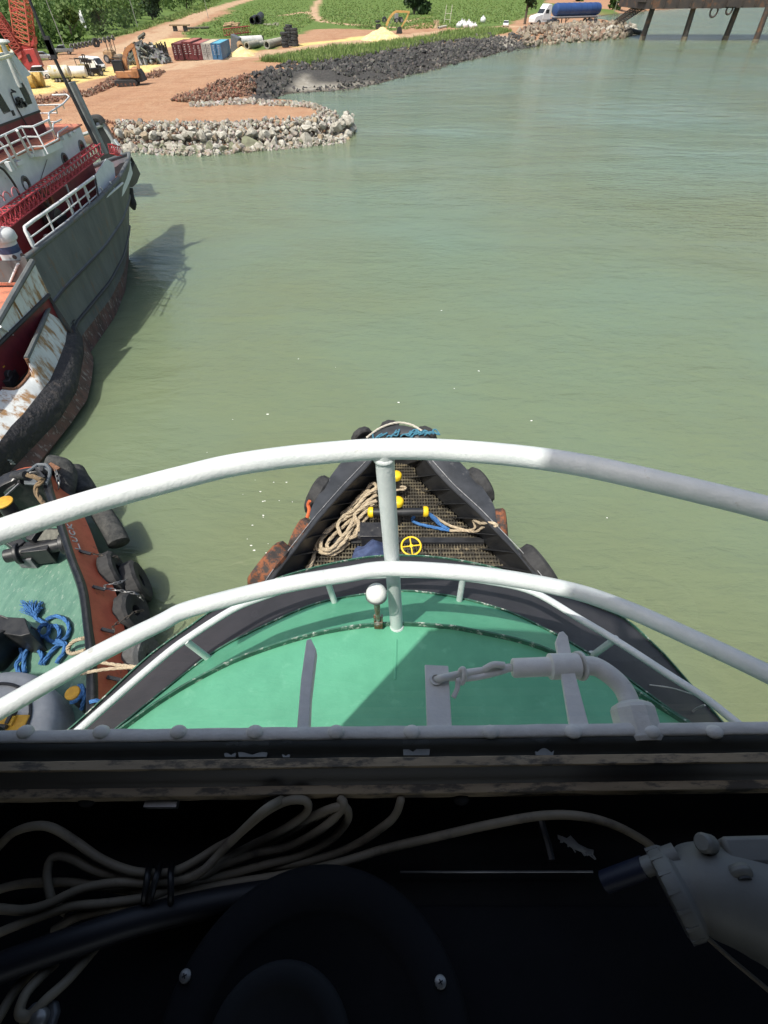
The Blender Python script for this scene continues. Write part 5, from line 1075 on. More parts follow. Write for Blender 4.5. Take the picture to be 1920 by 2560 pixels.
grass_z = [zone(z) for z in (
    [(-400, 210), (-100, 178), (60, 165), (140, 135), (230, 112), (330, 92), (440, 62), (520, 34), (600, 8), (660, -14), (500, -25), (-400, -25)],
    [(655, 2), (560, 40), (490, 72), (452, 88), (470, 97), (590, 98), (640, 112), (690, 100), (735, 90), (780, 76), (840, 72), (930, 74), (985, 76), (1040, 62), (1075, 56), (1130, 72), (1190, 70), (1260, 66), (1290, 52), (1350, 30), (1365, 0), (1380, -25), (700, -25)],
    [(645, 158), (690, 146), (731, 139), (770, 131), (828, 121), (890, 117), (944, 112), (1020, 102), (1079, 94), (1120, 80), (1180, 74), (1250, 72), (1280, 80), (1220, 92), (1150, 104), (1079, 109), (1010, 122), (944, 136), (847, 151), (770, 163), (700, 159)],
    [(590, 120), (640, 114), (700, 112), (690, 122), (640, 132), (590, 138)])]
sand_z = [zone(z) for z in (
    [(20, 246), (120, 228), (200, 207), (285, 186), (350, 180), (420, 172), (415, 160), (340, 155), (280, 165), (210, 176), (150, 176), (60, 190), (0, 215)],
    [(250, 137), (330, 122), (385, 103), (430, 98), (482, 97), (470, 108), (430, 115), (370, 124), (300, 136)],
    [(565, 152), (578, 132), (600, 124), (628, 122), (650, 136), (610, 146)],
    [(738, 112), (800, 104), (870, 95), (930, 90), (1020, 95), (990, 104), (900, 112), (800, 116), (740, 120)])]
mud_z = [zone(z) for z in ([(608, 262), (622, 206), (660, 190), (716, 177), (770, 163), (847, 152), (944, 137), (1010, 123), (1079, 110), (1150, 104), (1215, 96), (1262, 100), (1300, 108), (1340, 116), (1263, 134), (1140, 164), (1001, 199), (866, 230), (731, 240), (640, 258)],
                           [(1470, 42), (1500, 34), (1650, 20), (1650, 30), (1500, 48)])]
beach_z = [zone(z) for z in ([(715, 222), (740, 196), (770, 184), (800, 193), (866, 192), (940, 180), (1001, 176), (1010, 190), (920, 210), (850, 222), (760, 232)], [(1100, 96), (1180, 90), (1260, 88), (1330, 98), (1416, 104), (1340, 113), (1260, 104), (1180, 98)])]
road_l = [[(p.x, p.y) for p in Zw(l, LZ)] for l in (
    [(700, -20), (640, -2), (575, 18), (520, 38), (470, 62), (430, 76), (360, 104), (300, 122), (240, 142), (180, 162), (120, 180), (40, 205)],
    [(430, 168), (500, 156), (600, 143), (731, 127), (840, 112), (924, 101), (1010, 92), (1079, 84), (1130, 77), (1200, 72), (1290, 66), (1400, 70), (1560, 66)],
    [(805, -14), (792, 10), (781, 31), (790, 46), (812, 55), (886, 62), (936, 65), (990, 70)],
    [(700, 40), (760, 30), (790, 40)], [(1000, 58), (1030, 50), (1075, 42)])]
road_w = [4.2, 4.5, 2.8, 2.0, 2.2]
ys = []; y = 62.0
while y < 2600: ys.append(y); y += max(.75, y * .0085)
ss = np.linspace(-1.15, .62, 330)
YY, SS_ = np.meshgrid(np.array(ys), ss, indexing='ij'); XX = YY * SS_
px, py = XX.ravel(), YY.ravel()
ins = in_poly(px, py, land_poly); sd = seg_dist(px, py, shore) * np.where(ins, 1, -1)
sd += (fbm(px, py, 6, 3) - .5) * 2.2
def soft(zs, w, seed):
    out = np.zeros(px.shape); jx = (fbm(px, py, 9, seed) - .5) * 5; jy = (fbm(px, py, 9, seed + 5) - .5) * 7
    for z in zs:
        d = seg_dist(px + jx, py + jy, z, True) * np.where(in_poly(px + jx, py + jy, z), 1, -1); out = np.maximum(out, np.clip(d / w + .5, 0, 1))
    return out
gz, sz, mz, bz = soft(grass_z, 2.5, 11), soft(sand_z, 1.6, 21), soft(mud_z, 2, 31), soft(beach_z, 2, 41)
rz = np.zeros(px.shape)
for l, wd in zip(road_l, road_w):
    d = seg_dist(px + (fbm(px, py, 8, 51) - .5) * 2.5, py + (fbm(px, py, 8, 52) - .5) * 2.5, l); rz = np.maximum(rz, np.clip((wd - d) / 1.6 + .5, 0, 1))
far = np.clip((py - 420) / 60, 0, 1) * (px < 160); gz = np.maximum(gz, far * (1 - rz))
h = LZ * np.clip(sd / np.where(py < 101, 3.2, 9), -1, 1)
h = np.where(sd < 0, np.maximum(h, -1.2), h)
h += np.where(sd > 2, (fbm(px, py, 5, 60) - .5) * .35 + (fbm(px, py, 22, 61) - .5) * .6, 0)
h += mz * (fbm(px, py, 4, 70) - .55) * 1.0 * np.clip(sd / 6, 0, 1) - bz * .5 * np.clip(sd / 4, 0, 1)
left_hill = np.clip((py - 175) / 130, 0, 1) * np.clip((-px - 35 - py * .12) / 40, 0, 1)
h += left_hill * 3.0
mound = lambda u, v, r, hh: hh * np.clip(1 - np.hypot(px - P(u, v, LZ).x, (py - P(u, v, LZ).y)) / r, 0, 1)
def hz_at(x, y):
    i = min(max(int(np.searchsorted(ys, y)), 1), len(ys) - 1); k = int(round((x / y - ss[0]) / (ss[1] - ss[0]))); k = min(max(k, 0), len(ss) - 1)
    return float(h.reshape(YY.shape)[i, k])
me = bpy.data.meshes.new('ground')
ny, nx = YY.shape; idx = np.arange(ny * nx).reshape(ny, nx)
fq = np.stack([idx[:-1, :-1], idx[:-1, 1:], idx[1:, 1:], idx[1:, :-1]], -1).reshape(-1, 4)
keep = (sd[fq] > -4).any(1); fq = fq[keep]
used = np.unique(fq); remap = -np.ones(ny * nx, int); remap[used] = np.arange(len(used)); fq = remap[fq]
vv = np.stack([px, py, h], -1)[used]
me.from_pydata(vv.tolist(), [], fq.tolist()); me.shade_smooth()
ca = me.color_attributes.new('zones', 'FLOAT_COLOR', 'POINT'); ca.data.foreach_set('color', np.stack([gz, sz, mz, rz], -1)[used].astype(np.float32).ravel())
cb_ = me.color_attributes.new('beach', 'FLOAT_COLOR', 'POINT'); cb_.data.foreach_set('color', np.stack([bz, np.clip(1 - sd / 2.5, 0, 1), bz * 0, bz * 0 + 1], -1)[used].astype(np.float32).ravel())
def land_mat():
    m, nt, b = nodes_of('shore_ground'); L = nt.links.new
    g = mk(nt, 'ShaderNodeNewGeometry'); b.inputs['Roughness'].default_value = .95; b.inputs['Specular IOR Level'].default_value = .15
    at = mk(nt, 'ShaderNodeVertexColor', layer_name='zones'); sp = mk(nt, 'ShaderNodeSeparateColor'); L(at.outputs['Color'], sp.inputs[0])
    at2 = mk(nt, 'ShaderNodeVertexColor', layer_name='beach'); sp2 = mk(nt, 'ShaderNodeSeparateColor'); L(at2.outputs['Color'], sp2.inputs[0])
    def ns(scale, det=6, st=None):
        n = mk(nt, 'ShaderNodeTexNoise', Scale=scale, Detail=det, Roughness=.65)
        if st:
            mp = mk(nt, 'ShaderNodeMapping'); mp.inputs['Scale'].default_value = st; L(g.outputs['Position'], mp.inputs[0]); L(mp.outputs[0], n.inputs['Vector'])
        else: L(g.outputs['Position'], n.inputs['Vector'])
        return n.outputs['Fac']
    def ramp(fac, stops):
        r = mk(nt, 'ShaderNodeValToRGB'); e = r.color_ramp.elements
        while len(e) < len(stops): e.new(.5)
        for x, (p_, c_) in zip(e, stops): x.position = p_; x.color = c4(c_)
        L(fac, r.inputs[0]); return r.outputs[0]
    def mix(f, a_, b_):
        x = mk(nt, 'ShaderNodeMix', data_type='RGBA'); L(f, x.inputs['Factor']); L(a_, x.inputs['A']); L(b_, x.inputs['B']); return x.outputs['Result']
    n1, n2, n3, n4 = ns(.10), ns(.9, 8), ns(.3, 6, (1, .35, 1)), ns(3.5, 6)
    dirt = ramp(n3, [(.32, (.22, .092, .048)), (.44, (.33, .165, .088)), (.56, (.40, .245, .145)), (.68, (.25, .11, .06))])
    rut = ramp(ns(.55, 5, (.18, 1, 1)), [(.36, (.24, .125, .08)), (.52, (.44, .28, .19))]); fmix = mk(nt, 'ShaderNodeMath', operation='MULTIPLY'); L(n1, fmix.inputs[0]); fmix.inputs[1].default_value = .9; dirt = mix(fmix.outputs[0], dirt, rut)
    dirt = mix(n2, dirt, ramp(n4, [(.3, (.21, .092, .05)), (.7, (.44, .28, .165))]))
    sand = ramp(n2, [(.3, (.50, .36, .12)), (.55, (.62, .48, .20)), (.75, (.68, .56, .30))])
    grass = ramp(n2, [(.28, (.06, .10, .024)), (.5, (.11, .17, .04)), (.66, (.16, .20, .065)), (.8, (.24, .23, .11))])
    grass = mix(n1, grass, ramp(n4, [(.3, (.05, .10, .022)), (.7, (.12, .18, .045))]))
    mud = ramp(n4, [(.3, (.03, .03, .03)), (.6, (.07, .066, .062)), (.8, (.15, .135, .12))])
    road = ramp(n3, [(.3, (.34, .20, .12)), (.5, (.44, .31, .20)), (.7, (.36, .22, .14))])
    beach = ramp(n2, [(.3, (.20, .18, .145)), (.7, (.34, .32, .28))])
    c = mix(sp.outputs[0], dirt, grass); c = mix(sp.outputs[1], c, sand); c = mix(at.outputs['Alpha'], c, road); c = mix(sp.outputs[2], c, mud); c = mix(sp2.outputs[0], c, beach)
    wet = mk(nt, 'ShaderNodeRGB'); wet.outputs[0].default_value = (.05, .04, .03, 1)
    c = mix(sp2.outputs[1], c, wet.outputs[0])
    L(c, b.inputs['Base Color'])
    bp = mk(nt, 'ShaderNodeBump', Strength=.8, Distance=.35); L(n2, bp.inputs['Height']); L(bp.outputs[0], b.inputs['Normal'])
    return m
me.materials.append(land_mat()); go = bpy.data.objects.new('ground', me); COL.objects.link(go)
tag(go, 'red dirt, sand and grass ground of the far shore', 'ground', kind='structure')
def G(u, v):                                                  # photo pixel -> the ground
    z = LZ
    for _ in range(4):
        p = P(u, v, z); z = hz_at(p.x, p.y)
    return P(u, v, z)

# ---------------------------------------------------------------- rocks
def rock_mesh(name, seed, mat, rough_=.28):
    rg = random.Random(seed); bm = bmesh.new(); bmesh.ops.create_icosphere(bm, subdivisions=2, radius=1)
    cuts = [(Vector((rg.gauss(0, 1), rg.gauss(0, 1), rg.gauss(0, 1))).normalized(), rg.uniform(.38, .8)) for _ in range(11)]
    for v in bm.verts:
        for n_, d_ in cuts:
            k = v.co.dot(n_)
            if k > d_: v.co -= n_ * (k - d_)
        v.co *= 1 + rough_ * .4 * mnoise.noise(v.co * 2.3 + Vector((seed, 0, 0)))
    me_ = bpy.data.meshes.new(name); bm.to_mesh(me_); bm.free(); me_.shade_smooth(); me_.set_sharp_from_angle(angle=math.radians(22)); me_.materials.append(mat); return me_
mRocks = [M('pale_limestone_a', (.40, .38, .32), (.22, .20, .165), scale=2, rough=.9, bump=.5, bscale=8), M('pale_limestone_b', (.50, .48, .42), (.28, .26, .215), scale=2, rough=.9, bump=.5, bscale=8), M('tan_rock', (.34, .27, .18), (.22, .17, .12), scale=2, rough=.9, bump=.5, bscale=8), M('weedy_rock', (.20, .21, .13), (.12, .12, .08), scale=2, rough=.85, bump=.5, bscale=8)]
protos = [rock_mesh('boulder', 100 + i, mRocks[[0, 1, 1, 2, 3, 0, 1, 0][i]]) for i in range(8)]
rr = random.Random(21)
def boulder(p, s, label, group, proto=None):
    o = bpy.data.objects.new('boulder', proto or protos[rr.choice((0, 1, 2, 3, 5, 6, 7))]); COL.objects.link(o)
    o.location = p; o.scale = (s * rr.uniform(.8, 1.35), s * rr.uniform(.75, 1.1), s * rr.uniform(.6, .95)); o.rotation_euler = (rr.uniform(-.5, .5), rr.uniform(-.5, .5), rr.uniform(0, 6.3))
    return tag(o, label, 'boulder', group)
BG, BL = 'boulders armouring the near spit', 'rough quarry boulder among the rock armour along the near spit'
def along(pxline, n):
    return resample(Zw(pxline, .3), n)
front = [(300, 368), (386, 370), (500, 373), (616, 369), (731, 357), (809, 349), (866, 343), (876, 328), (866, 306)]
for p in along(front, 74): boulder(p + Vector((rr.uniform(-.3, .3), rr.uniform(-.2, .9), rr.uniform(-.3, .2))), rr.uniform(.35, .92), BL, BG, protos[4] if rr.random() < .18 else None)
for off, n_, s0, s1 in ((1.5, 74, .4, .8), (2.9, 60, .3, .6)):
    for p in along([(u, v - 3) for u, v in front[:-1]], n_): boulder(p + Vector((rr.uniform(-.5, .3), off + rr.uniform(-.6, .6), .45 + off * .33 + rr.uniform(-.2, .2))), rr.uniform(s0, s1), BL, BG)
boulder(P(632, 366, .2), 1.7, 'largest greenish boulder at the waterline of the near spit', '', protos[4])
boulder(P(765, 352, .3), 1.2, 'big tapering boulder standing near the tip of the spit', '', protos[0])
JG, JL = 'boulders along the tanker jetty', 'tan and grey boulder on the rubble slope below the tanker truck'
for p in resample(Zw([(1330, 90), (1400, 92), (1495, 87), (1560, 83), (1590, 79)], .5), 26): boulder(p + Vector((0, rr.uniform(-1, 2), 0)), rr.uniform(1.1, 1.9), JL, JG)
for p in resample(Zw([(1340, 78), (1400, 80), (1495, 77), (1560, 72), (1588, 70)], 1.4), 22): boulder(p + Vector((0, rr.uniform(-2, 2), .3)), rr.uniform(.9, 1.7), JL, JG)
# small stone as one mass
def rubble(name, pts, mat, label, seed, flat=1.0):
    rg = random.Random(seed); vs = []; fs = []
    base = [Vector(v) for v in ((1, 0, 0), (-1, 0, 0), (0, 1, 0), (0, -1, 0), (0, 0, 1), (0, 0, -1), (.7, .7, .1), (-.7, -.6, .2), (.6, -.7, -.1), (-.6, .7, .1))]
    bm0 = bmesh.new()
    for v in base: bm0.verts.new(v)
    r_ = bmesh.ops.convex_hull(bm0, input=bm0.verts); bm0.verts.ensure_lookup_table(); bm0.verts.index_update()
    tri = [tuple(v.index for v in f.verts) for f in bm0.faces]; bv_ = [v.co.copy() for v in bm0.verts]; bm0.free()
    for p, s in pts:
        R_ = Euler((rg.uniform(0, 6), rg.uniform(0, 6), rg.uniform(0, 6))).to_matrix(); k = len(vs)
        for v in bv_:
            q = R_ @ Vector((v.x * rg.uniform(.7, 1.2), v.y * rg.uniform(.6, 1.1), v.z * rg.uniform(.6, 1.1))); vs.append((p.x + q.x * s, p.y + q.y * s, p.z + q.z * s * flat))
        fs += [tuple(i + k for i in t) for t in tri]
    m_ = bpy.data.meshes.new(name); m_.from_pydata(vs, [], fs); m_.materials.append(mat); o = bpy.data.objects.new(name, m_); COL.objects.link(o)
    return tag(o, label, 'rubble', kind='stuff')
def stone_mat(name, cols, sc=.9):
    m, nt, b = nodes_of(name); L = nt.links.new; b.inputs['Roughness'].default_value = .9; b.inputs['Specular IOR Level'].default_value = .25
    g = mk(nt, 'ShaderNodeNewGeometry'); r = mk(nt, 'ShaderNodeValToRGB'); e = r.color_ramp.elements
    while len(e) < len(cols): e.new(.5)
    for i, (x, c_) in enumerate(zip(e, cols)): x.position = i / max(1, len(cols) - 1); x.color = c4(c_)
    L(g.outputs['Random Per Island'], r.inputs[0]); n = mk(nt, 'ShaderNodeTexNoise', Scale=sc * 4, Detail=4); L(g.outputs['Position'], n.inputs['Vector'])
    mx = mk(nt, 'ShaderNodeMix', data_type='RGBA', blend_type='MULTIPLY'); mx.inputs['Factor'].default_value = .5; L(r.outputs[0], mx.inputs['A']); L(n.outputs['Color'], mx.inputs['B']); L(mx.outputs['Result'], b.inputs['Base Color']); return m
rg = random.Random(77)
def scat(zpx, n, z, s0, s1, hh=0, jit=0):
    poly_ = [(p.x, p.y) for p in Zw(zpx, z)]; A = np.array(poly_); out = []
    x0, x1, y0, y1 = A[:, 0].min(), A[:, 0].max(), A[:, 1].min(), A[:, 1].max(); t = 0
    while len(out) < n and t < n * 40:
        t += 1; x, y = rg.uniform(x0, x1), rg.uniform(y0, y1)
        if inside(x, y, poly_): out.append((Vector((x, y, max(-.1, hz_at(x, y)) + rg.uniform(-.1, hh))), lerp(s0, s1, rg.random() ** 2)))
    return out
pale = scat([(270, 362), (500, 370), (731, 352), (862, 338), (868, 310), (830, 292), (775, 279), (700, 275), (780, 292), (800, 308), (770, 322), (640, 332), (500, 335), (300, 330)], 2600, .8, .12, .42, .35) + scat([(480, 275), (600, 266), (780, 276), (770, 283), (620, 276), (480, 283)], 420, 1, .15, .5, .2)
rubble('rubble', pale, stone_mat('pale_broken_stone', [(.46, .43, .37), (.36, .33, .28), (.56, .53, .47), (.30, .24, .18), (.44, .40, .33)]), 'pale broken stone filling the rock armour of the near spit', 1)
red = scat([(430, 262), (470, 243), (560, 215), (625, 200), (640, 215), (628, 245), (590, 258), (500, 268)], 1900, 1.2, .12, .4, .5) + scat([(200, 240), (270, 205), (295, 188), (305, 196), (285, 212), (215, 243)], 700, LZ, .12, .36, .5) + scat([(360, 190), (400, 175), (415, 178), (395, 192), (365, 196)], 220, LZ, .12, .32, .4) + scat([(230, 300), (340, 310), (480, 318), (470, 330), (290, 330), (230, 315)], 700, LZ, .08, .28, .2) + scat([(70, 246), (200, 222), (205, 236), (90, 262)], 420, LZ, .1, .3, .3)
rubble('rubble', red, stone_mat('red_brown_rubble', [(.30, .14, .09), (.20, .10, .07), (.38, .22, .15), (.13, .08, .06), (.40, .30, .22)]), 'red-brown broken rubble on the banks round the dirt yard', 2)
blk = scat([(612, 258), (626, 208), (665, 190), (716, 177), (770, 163), (847, 152), (944, 137), (1010, 123), (1079, 110), (1150, 104), (1215, 96), (1262, 100), (1263, 122), (1140, 152), (1060, 172), (1001, 180), (940, 184), (866, 198), (800, 197), (770, 188), (740, 198), (715, 216), (690, 236)], 4300, .7, .14, .75, .2) + scat([(640, 252), (731, 234), (866, 226), (1001, 196), (1090, 174), (1090, 166), (980, 190), (850, 214), (731, 226), (650, 246)], 420, .1, .1, .5, .05) + scat([(1270, 100), (1330, 104), (1337, 114), (1268, 128)], 300, .4, .2, .8, .2)
rubble('rubble', blk, stone_mat('black_mud_clods', [(.045, .044, .044), (.10, .097, .094), (.07, .068, .066), (.19, .175, .155)]), 'black muddy rock rubble along the curved bank', 3)
jt = scat([(1290, 92), (1330, 76), (1400, 72), (1500, 68), (1580, 66), (1592, 76), (1560, 88), (1495, 93), (1400, 100), (1320, 108)], 900, 1.0, .5, 1.4, 1.2)
rubble('rubble', jt, stone_mat('mixed_jetty_stone', [(.36, .30, .22), (.28, .25, .21), (.42, .36, .27), (.20, .16, .12), (.34, .22, .16)]), 'mixed small stone packed into the tanker jetty', 4)

# ---------------------------------------------------------------- vegetation
def leaf_mat(name, cols, sc=.35):
    m, nt, b = nodes_of(name); L = nt.links.new; b.inputs['Roughness'].default_value = .65; b.inputs['Specular IOR Level'].default_value = .3
    g = mk(nt, 'ShaderNodeNewGeometry'); n = mk(nt, 'ShaderNodeTexNoise', Scale=sc, Detail=3); L(g.outputs['Position'], n.inputs['Vector'])
    ad = mk(nt, 'ShaderNodeMath', operation='MULTIPLY_ADD'); L(g.outputs['Random Per Island'], ad.inputs[0]); ad.inputs[1].default_value = .45; L(n.outputs['Fac'], ad.inputs[2])
    r = mk(nt, 'ShaderNodeValToRGB'); e = r.color_ramp.elements
    while len(e) < len(cols): e.new(.5)
    for i, (x, c_) in enumerate(zip(e, cols)): x.position = .35 + .55 * i / max(1, len(cols) - 1); x.color = c4(c_)
    L(ad.outputs[0], r.inputs[0]); L(r.outputs[0], b.inputs['Base Color'])
    b.inputs['Subsurface Weight'].default_value = 0
    tr_ = mk(nt, 'ShaderNodeBsdfTranslucent'); L(r.outputs[0], tr_.inputs['Color']); ms = mk(nt, 'ShaderNodeMixShader'); ms.inputs[0].default_value = .25
    L(b.outputs[0], ms.inputs[1]); L(tr_.outputs[0], ms.inputs[2]); L(ms.outputs[0], nt.nodes['Material Output'].inputs['Surface']); return m
mWood = leaf_mat('mangrove_leaves', [(.026, .055, .014), (.055, .11, .024), (.085, .15, .034), (.13, .19, .055)], .12)
mDarkLeaf = leaf_mat('dark_tree_leaves', [(.012, .028, .010), (.022, .05, .016), (.035, .07, .02)], .5)
mGrassB = leaf_mat('tall_grass', [(.09, .15, .03), (.14, .22, .045), (.19, .28, .07), (.26, .30, .11)], .2)
mTrunk = M('tree_bark', (.12, .09, .065), (.07, .055, .04), scale=3, rough=.9)
def leaves(mb, c, rx, rz_, n, s, rg):
    for _ in range(n):
        d = Vector((rg.gauss(0, 1), rg.gauss(0, 1), rg.gauss(0, 1))).normalized(); k = rg.uniform(.55, 1.05) if rg.random() < .8 else rg.uniform(.1, .6)
        p = c + Vector((d.x * rx * k, d.y * rx * k, d.z * rz_ * k)); q = s * rg.uniform(.6, 1.3)
        a_ = Vector((rg.gauss(0, 1), rg.gauss(0, 1), rg.gauss(0, .8))).normalized(); b_ = a_.orthogonal().normalized(); b_.rotate(Matrix.Rotation(rg.uniform(0, 6.3), 3, a_)); c_ = a_.cross(b_)
        o_ = len(mb.v); mb.v += [p + b_ * q, p + c_ * q * .7, p - b_ * q, p - c_ * q * .7]; mb.f.append((o_, o_ + 1, o_ + 2, o_ + 3))
def raw(mb, name, mat):
    m_ = bpy.data.meshes.new(name); m_.from_pydata([tuple(v) for v in mb.v], [], mb.f); m_.materials.append(mat); o = bpy.data.objects.new(name, m_); COL.objects.link(o); return o
rg = random.Random(31)
wood = MB(); wp = [(p.x, p.y) for p in Zw([(-420, 200), (-100, 165), (60, 148), (130, 122), (215, 104), (310, 84), (420, 54), (500, 26), (580, -2), (600, -22), (-420, -22)], LZ)]
A = np.array(wp); cnt = 0; tries = 0; bush = []
while cnt < 1050 and tries < 120000:
    tries += 1; u, v = rg.uniform(-420, 600), rg.uniform(-21, 198)
    if rg.random() > .25 + (198 - v) / 240: continue
    p = P(u, v, LZ)
    if p.y > 900 or not inside(p.x, p.y, wp): continue
    s = rg.uniform(2.2, 4.8) * (1 + max(0, p.y - 250) / 420); bush.append((p, s)); cnt += 1
for p, s in bush:
    z = hz_at(p.x, p.y); hgt = s * rg.uniform(.8, 1.25)
    k = int(115 if p.y < 330 else 85)
    leaves(wood, Vector((p.x, p.y, z + hgt * .85)), s, hgt, k, .34 * (1 + p.y / 420), rg)
tag(raw(wood, 'woodland', mWood), 'dense green mangrove woodland rising behind the dirt road', 'woodland', kind='stuff')
def tree(loc, hgt, cr_, lab, mat, trunk_h=.35, n=900, leaf=.5, group=None):
    t = thing('tree', lab, 'tree', loc, 0, group); mb = MB(); rg2 = random.Random(int(loc.x * 10))
    mb.tube([Vector((0, 0, -.4)), Vector((.1, 0, hgt * .3)), Vector((.2, .1, hgt * .7))], [hgt * .035, hgt * .028, hgt * .012], 8)
    for k in range(5):
        an = k * 1.26; mb.tube([Vector((.1, 0, hgt * (.28 + .07 * k))), Vector((cr_ * .6 * math.cos(an), cr_ * .6 * math.sin(an), hgt * (.5 + .07 * k)))], [hgt * .014, hgt * .005], 6)
    mb.build('trunk', mTrunk, t); cm = MB()
    for k in range(9):
        an = rg2.uniform(0, 6.3); rd = cr_ * rg2.uniform(.1, .62); leaves(cm, Vector((rd * math.cos(an), rd * math.sin(an), hgt * rg2.uniform(trunk_h + .06, .88))), cr_ * rg2.uniform(.35, .55), hgt * rg2.uniform(.12, .22), n // 9, leaf, rg2)
    o = raw(cm, 'crown', mat); o.parent = t; return t
g0 = P(1035, 36, 1.6); tree(Vector((g0.x, g0.y, 1.4)), 17, 11.5, 'dark round tree standing in the grass above the digging excavator', mDarkLeaf, .02, 1500, .95)
g0 = P(1312, 57, 2.0); tree(Vector((g0.x, g0.y, 1.6)), 17, 5.5, 'slender dark tree with bare trunk beside the white tractor unit', mDarkLeaf, .34, 620, .7)
for (u, v, hgt, cr_, lab) in ((20, 152, 9, 5, 'dark tree at the wood edge behind the red crane'), (185, 105, 8, 5, 'bushy tree at the wood edge above the silver pickup'), (260, 92, 8, 4.6, 'bushy tree at the wood edge above the tyre row'), (385, 60, 9, 5.5, 'dark tree where the wood meets the dirt road bend'), (470, 32, 12, 7, 'dark tree farthest along the wood edge by the road')):
    g0 = P(u, v, 2.2); tree(Vector((g0.x, g0.y, hz_at(g0.x, g0.y))), hgt, cr_, lab, mDarkLeaf if 'dark' in lab else mWood, .08, 800, .6)
for (u, v, hgt, cr_, lab) in ((1545, 22, 9, 8, 'low green tree on the far bank left of the pier'), (1590, 18, 8, 9, 'wide dark tree on the far bank under the pier end'), (1440, 2, 8, 9, 'bushy tree behind the tan clearing at the top edge')):
    g0 = P(u, v, 2.0); tree(Vector((g0.x, g0.y, 1.2)), hgt, cr_, lab, mDarkLeaf if 'dark' in lab else mWood, .02, 700, 1.1)
# tall grass as one mass
gm_ = MB(); rg = random.Random(8)
def tufts(zpx, n, h0, h1, w=.16):
    poly_ = [(p.x, p.y) for p in Zw(zpx, LZ)]; k = 0; t = 0
    us = [q[0] for q in zpx]; vs_ = [q[1] for q in zpx]
    while k < n and t < n * 30:
        t += 1; p = P(rg.uniform(min(us), max(us)), rg.uniform(min(vs_), max(vs_)), LZ)
        if not inside(p.x, p.y, poly_) or min(math.hypot(p.x - q[0], p.y - q[1]) for l in road_l[1:3] for q in l) < 2.2: continue
        z = hz_at(p.x, p.y); k += 1; sc = 1 + p.y / 300
        for b_ in range(5):
            an = rg.uniform(0, 6.3); h_ = rg.uniform(h0, h1); d = Vector((math.cos(an), math.sin(an), 0)); e = Vector((-d.y, d.x, 0)) * w * sc; q = p + d * rg.uniform(0, .5); q.z = z - .05
            tip = q + d * h_ * rg.uniform(.2, .6) + Vector((0, 0, h_)); o_ = len(gm_.v); gm_.v += [q - e, q + e, tip]; gm_.f.append((o_, o_ + 1, o_ + 2))
tufts([(645, 157), (690, 145), (731, 138), (770, 130), (828, 120), (890, 116), (944, 111), (1020, 101), (1079, 93), (1120, 79), (1180, 73), (1250, 72), (1280, 80), (1220, 92), (1150, 104), (1079, 109), (1010, 122), (944, 136), (847, 151), (770, 163), (700, 159)], 4200, .4, 1.35, .085)
tufts([(800, 55), (890, 70), (985, 76), (1130, 72), (1290, 52), (1365, 0), (1370, -20), (810, -20)], 5200, .2, .75, .14)
tufts([(655, 2), (560, 40), (490, 72), (452, 88), (590, 98), (735, 90), (790, 50), (770, 10), (790, -20), (700, -20)], 2600, .15, .6, .13)
tufts([(60, 162), (140, 133), (230, 111), (330, 91), (440, 62), (520, 34), (560, 10), (540, 8), (420, 58), (310, 90), (215, 110), (120, 132)], 1500, .3, .9, .11)
tag(raw(gm_, 'tall_grass', mGrassB), 'bright tall grass growing between the dirt tracks and the black bank', 'grass', kind='stuff')

# flecks of foam drifting on the water
fk = MB(); rg = random.Random(55); mFoam = M('foam', (.8, .8, .76), rough=.8)
spots = [(rg.uniform(420, 1500), rg.uniform(760, 1150)) for _ in range(12)] + [(rg.uniform(600, 740), rg.uniform(1180, 1420)) for _ in range(18)] + [(rg.uniform(1250, 1800), rg.uniform(1150, 1450)) for _ in range(2)]
for u, v in spots:
    p = P(u, v, .008); r0 = rg.uniform(.012, .04) * (1 if v > 1100 else 1.3); n_ = 7
    o_ = len(fk.v); fk.v += [p + Vector((math.cos(k * 2 * PI / n_) * r0 * rg.uniform(.5, 1.5), math.sin(k * 2 * PI / n_) * r0 * rg.uniform(.4, 1.0), 0)) for k in range(n_)]; fk.f.append(tuple(range(o_, o_ + n_)))
tag(raw(fk, 'foam_flecks', mFoam), 'small white foam flecks drifting on the green water', 'foam', kind='stuff')
# ================================================================ things on the shore
def mpx(p): return (p.y * CP + (H - p.z) * SP) / F                     # metres per photo pixel at a point
mSilver = M('silver_car_paint', (.42, .44, .45), (.38, .4, .41), rough=.3, metal=.3)
mGreyCar = M('grey_car_paint', (.26, .28, .29), rough=.3, metal=.3)
mVanW = M('white_car_paint', (.74, .75, .75), (.68, .69, .69), rough=.3)
mCarGlass = M('car_glass', (.025, .03, .035), rough=.08)
mRimM = M('wheel_rim', (.35, .35, .36), rough=.4, metal=.5)
mDkFrame = M('dark_chassis', (.02, .02, .022), rough=.6)
mLampW = M('headlamp_glass', (.7, .7, .66), rough=.15)
def profile(t, pts, w, mat, name, bevel=.05, y0=None):
    b = MB(); b.prism([Vector((x, -w / 2, z)) for x, z in pts], (0, w, 0)); return b.build(name, mat, t, bevel=bevel)
def wheels(t, xs, w, r, wd=.24, rimc=None):
    for x in xs:
        for s in (-1, 1):
            b = MB(); y = s * (w / 2 - wd / 2 + .02); b.lathe([(r * .62, -wd / 2), (r * .92, -wd / 2), (r, -wd * .3), (r, wd * .3), (r * .92, wd / 2), (r * .62, wd / 2)], (x, y, r), (0, 1, 0), 18)
            wh_ = b.build('wheel', mRubber, t)
            b = MB(); b.lathe([(0, -wd * .42), (r * .63, -wd * .4), (r * .63, wd * .4), (0, wd * .42)], (x, y, r), (0, 1, 0), 14); b.build('rim', rimc or mRimM, wh_)
